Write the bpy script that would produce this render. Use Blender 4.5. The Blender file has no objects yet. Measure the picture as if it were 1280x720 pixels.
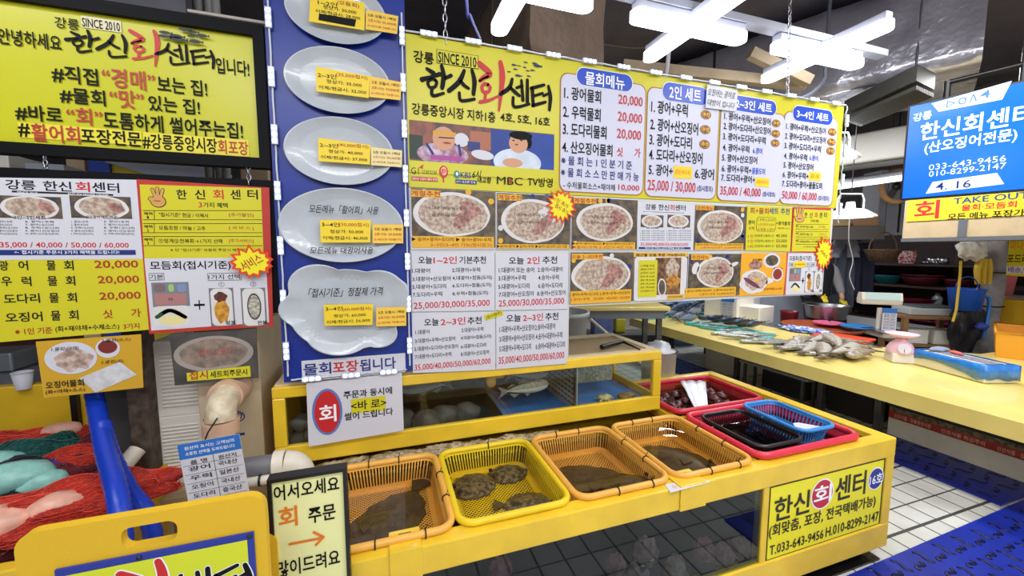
import bpy, bmesh, math, random
from mathutils import Vector, Matrix, noise as mnoise
R = math.radians
random.seed(7)
SC = bpy.context.scene
COL = SC.collection
# ------------------------------------------------------------------ camera
FPX, PITCH, YAW, CAMH = 494.0, R(5.3), R(18.4), 1.6
cd = bpy.data.cameras.new('camera'); cd.sensor_width = 36; cd.lens = FPX / 1280 * 36
cd.clip_start = 0.05
cam = bpy.data.objects.new('camera', cd); COL.objects.link(cam)
cam.location = (0, 0, CAMH); cam.rotation_euler = (R(90) - PITCH, 0, -YAW)
SC.camera = cam
# ------------------------------------------------------------------ world, lights, exposure
SC.view_settings.view_transform = 'Standard'; SC.view_settings.look = 'None'
SC.view_settings.gamma = 1; SC.view_settings.use_curve_mapping = False
SC.view_settings.exposure = 0.0
wd = bpy.data.worlds.new('hall_ambient'); SC.world = wd; wd.use_nodes = True
wb = wd.node_tree.nodes['Background']; wb.inputs[0].default_value = (0.93, 0.95, 1.0, 1); wb.inputs[1].default_value = 0.6
def area(name, loc, rot, sx, sy, power, col=(0.985, 0.99, 1.0)):
    l = bpy.data.lights.new(name, 'AREA'); l.shape = 'RECTANGLE'; l.size = sx; l.size_y = sy
    l.energy = power; l.color = col
    o = bpy.data.objects.new(name, l); COL.objects.link(o); o.location = loc; o.rotation_euler = rot
    return o
# rows of ceiling tubes over the aisle the photographer stands in, and over the stalls behind
area('ceiling_light_aisle_front', (0.4, -0.35, 3.1), (R(22), 0, 0), 3.6, 0.25, 50)
area('ceiling_light_aisle_rear', (0.4, -2.6, 3.1), (R(12), 0, 0), 4.2, 0.3, 62)
area('ceiling_light_right_aisle', (3.0, 0.5, 3.2), (0, R(-8), 0), 0.3, 3.0, 78)
area('ceiling_light_fish_table', (4.5, 2.8, 3.0), (0, 0, 0), 0.35, 2.4, 88)
area('ceiling_light_far_shop', (5.6, 5.8, 3.0), (0, 0, 0), 2.5, 0.3, 58)
area('ceiling_light_left_stall', (-1.6, 1.0, 3.0), (0, 0, 0), 1.2, 0.3, 18)
# ------------------------------------------------------------------ pixel <-> world (image is 1280 x 720)
FW = Vector((math.sin(YAW) * math.cos(PITCH), math.cos(YAW) * math.cos(PITCH), -math.sin(PITCH)))
RT = Vector((math.cos(YAW), -math.sin(YAW), 0)); UPV = RT.cross(FW); CP = Vector((0, 0, CAMH))
def ray(px, py): return FW + RT * ((px - 640) / FPX) - UPV * ((py - 360) / FPX)
def onZ(px, py, z): d = ray(px, py); return CP + d * ((z - CAMH) / d.z)
def onY(px, py, y): d = ray(px, py); return CP + d * (y / d.y)
def onX(px, py, x): d = ray(px, py); return CP + d * (x / d.x)
def at(px, py, D): return CP + ray(px, py) * D
# ------------------------------------------------------------------ materials
def lin(c): c = c / 255; return c / 12.92 if c <= 0.04045 else ((c + 0.055) / 1.055) ** 2.4
def rgb(r, g, b): return (lin(r), lin(g), lin(b), 1)
MATS = {}
def M(name, col, rough=0.5, metal=0.0, var=0.0, scale=8.0, bump=0.0, bscale=40.0, emit=0.0, spec=0.5, col2=None, coat=0.0, detail=4.0):
    """principled material; var / col2 = procedural wear or mottling, bump = surface grain"""
    if name in MATS: return MATS[name]
    m = bpy.data.materials.new(name); m.use_nodes = True
    nt = m.node_tree; b = nt.nodes['Principled BSDF']
    c = rgb(*col); m.diffuse_color = c
    b.inputs['Base Color'].default_value = c; b.inputs['Roughness'].default_value = rough
    b.inputs['Metallic'].default_value = metal; b.inputs['Specular IOR Level'].default_value = spec
    b.inputs['Coat Weight'].default_value = coat
    geo = None
    if var or col2 or bump: geo = nt.nodes.new('ShaderNodeNewGeometry')
    if var or col2:
        n = nt.nodes.new('ShaderNodeTexNoise'); n.inputs['Scale'].default_value = scale; n.inputs['Detail'].default_value = detail
        nt.links.new(geo.outputs['Position'], n.inputs['Vector'])
        r = nt.nodes.new('ShaderNodeValToRGB'); r.color_ramp.elements[0].position = 0.36; r.color_ramp.elements[1].position = 0.64
        if col2: r.color_ramp.elements[0].color = c; r.color_ramp.elements[1].color = rgb(*col2)
        else:
            r.color_ramp.elements[0].color = tuple(x * (1 - var) for x in c[:3]) + (1,)
            r.color_ramp.elements[1].color = tuple(min(1, x * (1 + var * .6)) for x in c[:3]) + (1,)
        nt.links.new(n.outputs['Fac'], r.inputs['Fac']); nt.links.new(r.outputs['Color'], b.inputs['Base Color'])
    if bump:
        n2 = nt.nodes.new('ShaderNodeTexNoise'); n2.inputs['Scale'].default_value = bscale; n2.inputs['Detail'].default_value = 3
        nt.links.new(geo.outputs['Position'], n2.inputs['Vector'])
        bp = nt.nodes.new('ShaderNodeBump'); bp.inputs['Strength'].default_value = bump; bp.inputs['Distance'].default_value = 0.02
        nt.links.new(n2.outputs['Fac'], bp.inputs['Height']); nt.links.new(bp.outputs['Normal'], b.inputs['Normal'])
    if emit:
        b.inputs['Emission Color'].default_value = c; b.inputs['Emission Strength'].default_value = emit
    MATS[name] = m; return m
def glassy(name, tint, f0=1.33, bump=0.0, bscale=14.0, rough=0.0, gloss=1.0):
    """thin clear sheet: tinted see-through plus fresnel mirror"""
    if name in MATS: return MATS[name]
    m = bpy.data.materials.new(name); m.use_nodes = True; nt = m.node_tree; nt.nodes.clear()
    out = nt.nodes.new('ShaderNodeOutputMaterial'); mix = nt.nodes.new('ShaderNodeMixShader')
    tr = nt.nodes.new('ShaderNodeBsdfTransparent'); tr.inputs[0].default_value = tint
    gl = nt.nodes.new('ShaderNodeBsdfGlossy'); gl.inputs['Roughness'].default_value = rough; gl.inputs['Color'].default_value = (gloss, gloss, gloss, 1)
    fr = nt.nodes.new('ShaderNodeFresnel'); fr.inputs['IOR'].default_value = f0
    bf = nt.nodes.new('ShaderNodeNewGeometry'); ma = nt.nodes.new('ShaderNodeMath'); ma.operation = 'MULTIPLY_ADD'; ma.inputs[1].default_value = 1 / f0 - f0; ma.inputs[2].default_value = f0   # same mirror strength from both faces
    nt.links.new(bf.outputs['Backfacing'], ma.inputs[0]); nt.links.new(ma.outputs[0], fr.inputs['IOR'])
    nt.links.new(fr.outputs[0], mix.inputs[0]); nt.links.new(tr.outputs[0], mix.inputs[1]); nt.links.new(gl.outputs[0], mix.inputs[2])
    nt.links.new(mix.outputs[0], out.inputs[0])
    if bump:
        g = nt.nodes.new('ShaderNodeNewGeometry'); n = nt.nodes.new('ShaderNodeTexNoise'); n.inputs['Scale'].default_value = bscale; n.inputs['Detail'].default_value = 2
        nt.links.new(g.outputs['Position'], n.inputs['Vector'])
        bp = nt.nodes.new('ShaderNodeBump'); bp.inputs['Strength'].default_value = bump; bp.inputs['Distance'].default_value = 0.02
        nt.links.new(n.outputs['Fac'], bp.inputs['Height'])
        nt.links.new(bp.outputs['Normal'], fr.inputs['Normal']); nt.links.new(bp.outputs['Normal'], gl.inputs['Normal'])
    MATS[name] = m; return m
def tile_mat(name, size, c1, c2, grout, rough, gap=0.012, ox=0.0, oy=0.0):
    m = bpy.data.materials.new(name); m.use_nodes = True; nt = m.node_tree; b = nt.nodes['Principled BSDF']
    g = nt.nodes.new('ShaderNodeNewGeometry'); mp = nt.nodes.new('ShaderNodeMapping'); mp.inputs['Location'].default_value = (ox, oy, 0)
    br = nt.nodes.new('ShaderNodeTexBrick'); br.offset = 0.0; br.squash = 1.0
    br.inputs['Scale'].default_value = 1.0; br.inputs['Brick Width'].default_value = size[0]; br.inputs['Row Height'].default_value = size[1]
    br.inputs['Mortar Size'].default_value = gap; br.inputs['Mortar Smooth'].default_value = 0.2
    br.inputs['Color1'].default_value = rgb(*c1); br.inputs['Color2'].default_value = rgb(*c2); br.inputs['Mortar'].default_value = rgb(*grout)
    nt.links.new(g.outputs['Position'], mp.inputs['Vector']); nt.links.new(mp.outputs[0], br.inputs['Vector'])
    n = nt.nodes.new('ShaderNodeTexNoise'); n.inputs['Scale'].default_value = 2.2; n.inputs['Detail'].default_value = 6
    nt.links.new(g.outputs['Position'], n.inputs['Vector'])
    mx = nt.nodes.new('ShaderNodeMix'); mx.data_type = 'RGBA'; mx.blend_type = 'MULTIPLY'
    rp = nt.nodes.new('ShaderNodeValToRGB'); rp.color_ramp.elements[0].color = (0.6, 0.58, 0.55, 1); rp.color_ramp.elements[0].position = 0.35; rp.color_ramp.elements[1].position = 0.6
    nt.links.new(n.outputs['Fac'], rp.inputs['Fac']); mx.inputs[0].default_value = 0.55
    nt.links.new(br.outputs['Color'], mx.inputs[6]); nt.links.new(rp.outputs['Color'], mx.inputs[7]); nt.links.new(mx.outputs[2], b.inputs['Base Color'])
    b.inputs['Roughness'].default_value = rough
    MATS[name] = m; return m
YEL = M('yellow_gloss_paint', (234, 194, 46), .28, var=.10, scale=5, coat=.3)
WHITE = M('white_print', (208, 208, 218), .45)
SIGNY = M('yellow_print', (208, 199, 36), .35)
SIGNG = M('gold_print', (232, 190, 30), .45)
BLACK = M('black_print', (12, 12, 14), .6, spec=.2)
INK = M('ink_grey', (26, 26, 32), .6, spec=.2)
RED = M('red_print', (196, 34, 40), .5)
BROWNRED = M('brown_red_print', (165, 48, 30), .5)
NAVY = M('navy_print', (26, 44, 120), .5)
BLUEP = M('blue_print', (24, 72, 190), .4)
WTXT = M('white_lettering', (245, 245, 250), .5)
ORANGE = M('orange_print', (226, 120, 22), .5)
BLK = M('black_plastic', (16, 16, 18), .4)
STEEL = M('steel', (170, 172, 176), .3, metal=1, var=.15)
WPLA = M('white_plastic', (225, 222, 212), .4)
FOAM = M('white_styrofoam', (228, 224, 214), .7, bump=.05, bscale=150)
RUST = M('rusty_steel', (92, 82, 72), .7, col2=(62, 42, 28), scale=22, bump=.2)
WOOD = M('pale_timber', (188, 168, 138), .6, var=.15, scale=6)
PVC = M('white_pvc', (222, 214, 198), .35, var=.08)
LEDM = M('led_lens', (225, 235, 255), .3, emit=6)
# ------------------------------------------------------------------ object bookkeeping
def tag(o, label, cat, group=None, kind=None):
    if label: o['label'] = label
    if cat: o['category'] = cat
    if group: o['group'] = group
    if kind: o['kind'] = kind
    return o
def thing(name, label, cat, loc=(0, 0, 0), group=None):
    o = bpy.data.objects.new(name, None); COL.objects.link(o); o.location = loc; o.empty_display_size = .05
    return tag(o, label, cat, group)
def dup(root, loc=None, rotz=0.0, label=None, group=None, scale=None):
    r = root.copy(); COL.objects.link(r)
    if loc is not None: r.location = loc
    r.rotation_euler = (0, 0, rotz)
    if label: r['label'] = label
    if group: r['group'] = group
    if scale: r.scale = scale
    for ch in list(root.children):
        c = ch.copy(); COL.objects.link(c); c.parent = r
        for g in list(ch.children):
            d = g.copy(); COL.objects.link(d); d.parent = c
    return r
# ------------------------------------------------------------------ text outlines
TXT = {}
def glyphs(s, off):
    off = min(off, .017); k = (s, off)
    if k in TXT: return TXT[k]
    cu = bpy.data.curves.new('lettering_curve', 'FONT'); cu.body = s; cu.size = 1; cu.offset = off; cu.resolution_u = 2
    o = bpy.data.objects.new('lettering_curve', cu); COL.objects.link(o)
    bpy.context.view_layer.update()
    me = o.evaluated_get(bpy.context.evaluated_depsgraph_get()).to_mesh()
    co = [(v.co.x, v.co.y) for v in me.vertices]; fa = [tuple(p.vertices) for p in me.polygons]
    o.evaluated_get(bpy.context.evaluated_depsgraph_get()).to_mesh_clear()
    bpy.data.objects.remove(o); bpy.data.curves.remove(cu)
    x0 = min(c[0] for c in co); x1 = max(c[0] for c in co); y0 = min(c[1] for c in co); y1 = max(c[1] for c in co)
    co = [((x - x0) / (x1 - x0), (y - y0) / (y1 - y0) - .5) for x, y in co]
    TXT[k] = (co, fa); return TXT[k]
# ------------------------------------------------------------------ planes that carry print
class Panel:
    """a flat face in the place: origin O, horizontal U, outward normal N; zoom(ox,oy,s) sets the crop its readings are in"""
    def __init__(s, O, U=(1, 0, 0), N=(0, -1, 0)):
        s.O = Vector(O); s.U = Vector(U).normalized(); s.N = Vector(N).normalized(); s.V = s.N.cross(s.U).normalized(); s.ox = s.oy = 0; s.k = 1
    def zoom(s, ox=0, oy=0, k=1): s.ox, s.oy, s.k = ox, oy, k; return s
    def uv(s, x, y):
        d = ray(s.ox + x * s.k, s.oy + y * s.k); t = (s.O - CP).dot(s.N) / d.dot(s.N); q = CP + d * t - s.O
        return q.dot(s.U), q.dot(s.V)
    def P(s, u, v, d=0.0): return s.O + s.U * u + s.V * v + s.N * d
# ------------------------------------------------------------------ mesh builder
class MB:
    def __init__(s): s.v = []; s.f = []; s.mi = []; s.sm = []; s.mats = []
    def mid(s, m):
        if m not in s.mats: s.mats.append(m)
        return s.mats.index(m)
    def add(s, vs, fs, m, smooth=False):
        b = len(s.v); s.v += [Vector(v) for v in vs]; i = s.mid(m)
        for f in fs: s.f.append(tuple(b + k for k in f)); s.mi.append(i); s.sm.append(smooth)
        return s
    def box(s, c, d, m, rot=None):
        x, y, z = d[0] / 2, d[1] / 2, d[2] / 2
        vs = [Vector(p) for p in ((-x, -y, -z), (x, -y, -z), (x, y, -z), (-x, y, -z), (-x, -y, z), (x, -y, z), (x, y, z), (-x, y, z))]
        if rot is not None: vs = [rot @ p for p in vs]
        c = Vector(c)
        return s.add([p + c for p in vs], [(0, 3, 2, 1), (4, 5, 6, 7), (0, 1, 5, 4), (1, 2, 6, 5), (2, 3, 7, 6), (3, 0, 4, 7)], m)
    def bb(s, x0, x1, y0, y1, z0, z1, m): return s.box(((x0 + x1) / 2, (y0 + y1) / 2, (z0 + z1) / 2), (x1 - x0, y1 - y0, z1 - z0), m)
    def tube(s, pts, r, m, n=10, closed=False, flat=1.0):
        pts = [Vector(p) for p in pts]; k = len(pts); vs = []; prev = None
        rr = r if isinstance(r, (list, tuple)) else [r] * k
        for i, p in enumerate(pts):
            if closed: t = pts[(i + 1) % k] - pts[i - 1]
            else: t = pts[min(i + 1, k - 1)] - pts[max(i - 1, 0)]
            t.normalize()
            if prev is None:
                a = Vector((0, 0, 1)) if abs(t.z) < .9 else Vector((1, 0, 0)); n1 = t.cross(a).normalized()
            else: n1 = (prev - t * prev.dot(t)).normalized()
            prev = n1; n2 = t.cross(n1)
            for j in range(n):
                a = 2 * math.pi * j / n; vs.append(p + n1 * (math.cos(a) * rr[i]) + n2 * (math.sin(a) * rr[i] * flat))
        fs = []
        for i in range(k if closed else k - 1):
            a, b = i * n, ((i + 1) % k) * n
            for j in range(n): fs.append((a + j, a + (j + 1) % n, b + (j + 1) % n, b + j))
        s.add(vs, fs, m, True)
        if not closed:
            s.add(vs[:n], [tuple(range(n - 1, -1, -1))], m); s.add(vs[-n:], [tuple(range(n))], m)
        return s
    def lathe(s, prof, c, m, n=28, mat3=None, sx=1.0, sy=1.0, rot=None):
        c = Vector(c); vs = []
        for r, z in prof:
            for j in range(n):
                a = 2 * math.pi * j / n; p = Vector((r * math.cos(a) * sx, r * math.sin(a) * sy, z))
                vs.append(c + (rot @ p if rot is not None else p))
        fs = []
        for i in range(len(prof) - 1):
            for j in range(n): fs.append((i * n + j, i * n + (j + 1) % n, (i + 1) * n + (j + 1) % n, (i + 1) * n + j))
        s.add(vs, fs, m, True)
        if prof[0][0] > 1e-4: s.add(vs[:n], [tuple(range(n - 1, -1, -1))], m)
        if prof[-1][0] > 1e-4: s.add(vs[-n:], [tuple(range(n))], m)
        return s
    def blob(s, c, rad, m, seed=0, amp=.15, fr=2.0, sub=3, rot=None, smooth=True):
        bm = bmesh.new(); bmesh.ops.create_icosphere(bm, subdivisions=sub, radius=1)
        vs = []
        for v in bm.verts:
            p = v.co.normalized(); k = 1 + amp * mnoise.noise(p * fr + Vector((seed * 3.7, seed * 1.3, seed)))
            q = Vector((p.x * rad[0], p.y * rad[1], p.z * rad[2])) * k
            vs.append(Vector(c) + (rot @ q if rot is not None else q))
        fs = [tuple(v.index for v in f.verts) for f in bm.faces]; bm.free()
        return s.add(vs, fs, m, smooth)
    def prism(s, pts, n, th, m, mside=None):
        """solid slab: pts = outline seen from +n (counter-clockwise), th = thickness behind it"""
        pts = [Vector(p) for p in pts]; n = Vector(n); k = len(pts); bk = [p - n * th for p in pts]
        s.add(pts, [tuple(range(k))], m); s.add(bk, [tuple(range(k - 1, -1, -1))], mside or m)
        s.add(pts + bk, [(i, k + i, k + (i + 1) % k, (i + 1) % k) for i in range(k)], mside or m)
        return s
    # --- print on a Panel, readings in the panel's zoom crop
    def ptxt(s, pn, t, x0, x1, yc, h, m, d=.004, b=.018, skew=0.0, rot=0.0):
        xm = (x0 + x1) / 2; u0, v0 = pn.uv(x0, yc); u1, v1 = pn.uv(x1, yc); um, vm = pn.uv(xm, yc)
        ht = (pn.uv(xm, yc - h / 2)[1] - pn.uv(xm, yc + h / 2)[1]); w = u1 - u0
        co, fa = glyphs(t, b); ca, sa = math.cos(rot), math.sin(rot); vs = []
        for x, y in co:
            a = (x - .5) * w + y * ht * skew; c = y * ht; vs.append(pn.P(um + a * ca - c * sa, vm + a * sa + c * ca, d))
        return s.add(vs, fa, m)
    def pquad(s, pn, q, m, d=.002):
        vs = [pn.P(*pn.uv(x, y), d) for x, y in q]
        return s.add(vs, [tuple(range(len(vs) - 1, -1, -1))] if s._cw(pn, q) else [tuple(range(len(vs)))], m)
    def _cw(s, pn, q):
        a = 0
        for i in range(len(q)):
            (x0, y0), (x1, y1) = pn.uv(*q[i]), pn.uv(*q[(i + 1) % len(q)]); a += x0 * y1 - x1 * y0
        return a < 0
    def rect(s, pn, x0, y0, x1, y1, m, d=.002, th=0.0):
        """upright rectangle from its top-left and bottom-right readings"""
        u0, v1 = pn.uv(x0, y0); u1, v0 = pn.uv(x1, y1)
        p = [pn.P(u0, v0, d), pn.P(u1, v0, d), pn.P(u1, v1, d), pn.P(u0, v1, d)]
        return s.prism(p, pn.N, th, m) if th else s.add(p, [(0, 1, 2, 3)], m)
    def rrect(s, pn, x0, y0, x1, y1, r, m, d=.002, grow=0.0):
        u0, v1 = pn.uv(x0, y0); u1, v0 = pn.uv(x1, y1); u0 -= grow; u1 += grow; v0 -= grow; v1 += grow; r = min(r, (v1 - v0) / 2, (u1 - u0) / 2); p = []
        for cx, cy, a0 in ((u1 - r, v1 - r, 0), (u0 + r, v1 - r, 90), (u0 + r, v0 + r, 180), (u1 - r, v0 + r, 270)):
            for j in range(7): a = R(a0 + 15 * j); p.append(pn.P(cx + r * math.cos(a), cy + r * math.sin(a), d))
        return s.add(p, [tuple(range(len(p)))], m)
    def ell(s, pn, cx, cy, rx, ry, m, d=.003, rot=0.0, n=36, wob=0.0, seed=0):
        u0, v0 = pn.uv(cx, cy); ru = abs(pn.uv(cx + rx, cy)[0] - pn.uv(cx - rx, cy)[0]) / 2; rv = abs(pn.uv(cx, cy - ry)[1] - pn.uv(cx, cy + ry)[1]) / 2; p = []
        for j in range(n):
            a = 2 * math.pi * j / n; k = 1 + wob * mnoise.noise(Vector((math.cos(a) * 2 + seed * 5, math.sin(a) * 2, seed)))
            x, y = ru * k * math.cos(a), rv * k * math.sin(a); p.append(pn.P(u0 + x * math.cos(rot) - y * math.sin(rot), v0 + x * math.sin(rot) + y * math.cos(rot), d))
        return s.add(p, [tuple(range(n))], m)
    def strokes(s, pn, uvpts, w, m, d=.004):
        """brush stroke along rectified uv points, w = width(s) in metres"""
        k = len(uvpts); ww = w if isinstance(w, (list, tuple)) else [w] * k
        # smooth the path
        pts = []; ws = []
        for i in range(k - 1):
            p0 = Vector(uvpts[max(i - 1, 0)]); p1 = Vector(uvpts[i]); p2 = Vector(uvpts[i + 1]); p3 = Vector(uvpts[min(i + 2, k - 1)])
            for j in range(6):
                t = j / 6; pts.append(.5 * ((2 * p1) + (p2 - p0) * t + (2 * p0 - 5 * p1 + 4 * p2 - p3) * t * t + (3 * p1 - p0 - 3 * p2 + p3) * t ** 3)); ws.append(ww[i] * (1 - t) + ww[i + 1] * t)
        pts.append(Vector(uvpts[-1])); ws.append(ww[-1]); L = []; Rr = []
        for i, p in enumerate(pts):
            t = pts[min(i + 1, len(pts) - 1)] - pts[max(i - 1, 0)]
            if t.length < 1e-9: t = Vector((1, 0))
            t.normalize(); n = Vector((-t.y, t.x)); L.append(pn.P(*(p + n * ws[i] / 2), d)); Rr.append(pn.P(*(p - n * ws[i] / 2), d))
        n = len(pts); s.add(L + Rr, [(n + i, n + i + 1, i + 1, i) for i in range(n - 1)], m)
        for e, w_ in ((pts[0], ws[0]), (pts[-1], ws[-1])):
            s.add([pn.P(e.x + w_ / 2 * math.cos(R(a)), e.y + w_ / 2 * math.sin(R(a)), d + .0001) for a in range(0, 360, 36)], [tuple(range(10))], m)
        return s
    def line(s, pn, x0, y0, x1, y1, w, m, d=.003):
        return s.strokes(pn, [pn.uv(x0, y0), pn.uv(x1, y1)], w, m, d)
    def star(s, pn, cx, cy, r0, r1, n, m, d=.004, asp=1.0, seed=1):
        rnd = random.Random(seed); u0, v0 = pn.uv(cx, cy); k = abs(pn.uv(cx + 10, cy)[0] - pn.uv(cx - 10, cy)[0]) / 20; p = []
        for j in range(2 * n):
            a = math.pi * j / n + .2; r = (r1 if j % 2 else r0) * k * rnd.uniform(.9, 1.1); p.append(pn.P(u0 + r * math.cos(a), v0 + r * math.sin(a) * asp, d))
        c = pn.P(u0, v0, d); return s.add([c] + p, [(0, 1 + j, 1 + (j + 1) % (2 * n)) for j in range(2 * n)], m)
    def build(s, name, parent=None, loc=None, bevel=0.0, seg=2, smooth_all=False):
        o_loc = Vector(loc) if loc is not None else Vector((0, 0, 0))
        base = o_loc.copy(); p = parent
        while p is not None: base += Vector(p.location); p = p.parent
        me = bpy.data.meshes.new(name); me.from_pydata([tuple(v - base) for v in s.v], [], s.f)
        for m in s.mats: me.materials.append(m)
        me.polygons.foreach_set('material_index', s.mi); me.polygons.foreach_set('use_smooth', [True] * len(s.f) if smooth_all else s.sm)
        me.update()
        o = bpy.data.objects.new(name, me); COL.objects.link(o); o.location = o_loc
        if parent is not None: o.parent = parent
        if bevel:
            b = o.modifiers.new('bevel', 'BEVEL'); b.width = bevel; b.segments = seg; b.limit_method = 'ANGLE'; b.angle_limit = R(40)
        return o
def struct(name, mb, bevel=0.0):
    o = mb.build(name, bevel=bevel); o['kind'] = 'structure'; return o
# ================================================================== SETTING
FLOORM = tile_mat('white_floor_tile', (0.15, 0.15), (214, 214, 208), (204, 205, 200), (88, 86, 84), .3, gap=.006, ox=.03, oy=.04)
struct('floor', MB().bb(-6, 8.5, -6, 9.5, -.1, 0, FLOORM))
CEIL = M('dark_ceiling', (104, 98, 108), .8, var=.2, scale=1.5)
struct('ceiling', MB().bb(-6, 8.5, -.5, 9.5, 4.0, 4.1, CEIL))
struct('wall_back', MB().bb(-6, 8.5, 9.4, 9.5, 0, 4.0, M('grey_back_wall', (92, 90, 94), .8, var=.15, scale=2)))
struct('wall_right', MB().bb(8.4, 8.5, -.5, 9.5, 0, 4.0, M('grey_side_wall', (104, 100, 100), .8, var=.15, scale=2)))
struct('wall_left', MB().bb(-6.1, -6, -6, 9.5, 0, 4.0, M('brown_side_wall', (98, 76, 64), .8, var=.15, scale=2)))
# dark joints between slabs of tile in the aisle
for k, y in enumerate((1.31, 1.76, 2.21, 2.66)):
    struct('trim_%d' % (k + 1), MB().bb(2.45, 3.66, y - .008, y + .008, 0, .002, M('dark_grout', (60, 58, 56), .6)))
# ================================================================== CEILING FITTINGS
TUBE = M('lamp_diffuser', (240, 244, 255), .4, emit=7.5)
LBODY = M('lamp_housing', (190, 192, 205), .4)
def stadium(mb, cx, cy, z, L, w, th, m, axis):
    r = w / 2; p = []
    for a0, sx in ((-90, 1), (90, -1)):
        for j in range(9):
            a = R(a0 + 22.5 * j); q = (sx * (L / 2 - r) + r * math.cos(a), r * math.sin(a)); p.append(q if axis == 'x' else (-q[1], q[0]))
    mb.prism([Vector((cx + x, cy + y, z)) for x, y in p], (0, 0, 1), th, m)
LAMPX = (0.69, 1.73, 2.77)
rail = MB().bb(-.2, 3.4, 1.915, 1.985, 2.955, 3.0, M('lamp_rail', (168, 170, 182), .4))
tag(rail.build('lamp_rail', bevel=.003), 'grey metal rail that carries the cross-shaped ceiling lamps', 'rail')
for i, x in enumerate(LAMPX):
    lb = ('cross-shaped white tube lamp half cut off above the logo end of the long menu sign',
          'middle cross-shaped white tube lamp above the menu sign', 'cross-shaped white tube lamp nearest the silver duct')[i]
    t = thing('cross_lamp', lb, 'ceiling lamp', (x, 1.95, 2.9), 'cross lamps on the ceiling rail')
    for ax in 'xy':
        mb = MB(); stadium(mb, x, 1.95, 2.9 if ax == 'x' else 2.902, .8, .095, .045, TUBE, ax); mb.build('lamp_tube', t, bevel=.012)
        mb = MB(); d = (.76, .06, .05) if ax == 'x' else (.06, .76, .05); mb.box((x, 1.95, 2.926), d, LBODY); mb.build('housing', t, bevel=.006)
# foil clad ducts
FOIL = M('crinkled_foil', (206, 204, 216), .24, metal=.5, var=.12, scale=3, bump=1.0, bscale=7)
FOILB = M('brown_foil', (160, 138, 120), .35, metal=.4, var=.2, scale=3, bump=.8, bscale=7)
def duct(name, label, a, b, w, h, m, seg=40, seams=3, round_=.25, side=1):
    a = Vector(a); b = Vector(b); ax = (b - a).normalized(); rt = Vector((ax.y, -ax.x, 0)).normalized() * side
    t = thing(name, label, 'duct', a); mb = MB(); sec = []
    for q in ((0, 0), (w, 0), (w, h - round_ * .4), (w - round_ * .4, h), (round_, h), (round_ * .3, h - round_ * .3), (0, h - round_)): sec.append(q)
    fine = []
    for i in range(len(sec)):
        p, q = Vector(sec[i]), Vector(sec[(i + 1) % len(sec)]); k = max(1, int((q - p).length / .09))
        for j in range(k): fine.append(p.lerp(q, j / k))
    n = len(fine); vs = []; cen = Vector((w / 2, h / 2))
    for i in range(seg + 1):
        for q in fine:
            c = a.lerp(b, i / seg) + rt * q.x + Vector((0, 0, q.y)); e = (q - cen).normalized()
            k = .03 * mnoise.noise(c * 4) + .016 * mnoise.noise(c * 13); vs.append(c + (rt * e.x + Vector((0, 0, e.y))) * k)
    fs = [(i * n + j, i * n + (j + 1) % n, (i + 1) * n + (j + 1) % n, (i + 1) * n + j) for i in range(seg) for j in range(n)]
    mb.add(vs, fs, m, True); mb.add(vs[:n], [tuple(range(n))], m); mb.add(vs[-n:], [tuple(range(n))], m); mb.build('duct_body', t)
    for k in (.2, .55, .85):
        c = a.lerp(b, k) + rt * (w / 2); MB().tube([Vector((c.x, c.y, a.z + h - .06)), Vector((c.x, c.y, 4.0))], .01, BLK, 6).build('hanger', t)
    for s_ in range(seams):
        c = a.lerp(b, (s_ + .35) / seams); mb = MB()
        mb.tube([c + rt * q.x * 1.01 + Vector((0, 0, q.y * 1.01 - .005)) for q in fine], .008, M('seam_tape', (120, 116, 122), .5, metal=.5), 6, True); mb.build('seam_band', t)
    return t
duct('foil_duct', 'big silver foil duct under the ceiling at the right', (4.45, 1.89, 3.08), (3.15, 4.7, 3.08), 1.15, .86, FOIL, side=1)
p0 = onZ(535, 60, 3.0)
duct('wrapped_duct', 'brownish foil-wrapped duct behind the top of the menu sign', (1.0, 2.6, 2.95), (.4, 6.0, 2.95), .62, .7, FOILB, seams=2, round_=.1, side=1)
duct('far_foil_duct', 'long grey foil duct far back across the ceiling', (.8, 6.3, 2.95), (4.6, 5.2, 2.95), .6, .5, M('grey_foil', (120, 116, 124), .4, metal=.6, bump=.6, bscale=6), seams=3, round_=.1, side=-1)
# timber pieces, hangers, wires
def plank(p, q, w, h, label, nm='timber_plank', m=WOOD):
    p = Vector(p); q = Vector(q); d = q - p; L = d.length; rot = d.to_track_quat('X', 'Z').to_matrix()
    mb = MB().box((p + q) / 2, (L, w, h), m, rot); tag(mb.build(nm, loc=p, bevel=.004), label, 'plank')
plank(at(778, 82, 3.3), at(1005, 106, 3.3), .07, .08, 'long pale timber plank behind the top of the menu sign')
plank(at(938, 66, 3.15), at(1012, 102, 3.15), .07, .08, 'short pale timber plank slanting beside the silver duct')
plank(at(905, 78, 5.6), at(1060, -5, 5.6), .05, .06, 'thin dark ceiling strut slanting behind the lamps', 'ceiling_strut', M('dark_wood', (84, 74, 70), .7))
for i, (px, py, D, l) in enumerate(((733, 30, 5.0, 'threaded rod left of the middle cross lamp'), (745, 60, 5.2, 'threaded rod just right of the leftmost one'), (893, 80, 4.0, 'threaded rod between the two right cross lamps'),
                                 (940, 60, 5.4, 'threaded rod above the short timber plank'), (1027, 14, 5.5, 'threaded rod above the rightmost cross lamp'), (1046, 12, 5.4, 'threaded rod next to the silver duct'))):
    p = at(px, py, D); tag(MB().tube([p - Vector((0, 0, .6)), Vector((p.x, p.y, 4.0))], .012, BLK, 8).build('hanger_rod', loc=p), 'thin black ' + l, 'rod', 'ceiling hanger rods')
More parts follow.
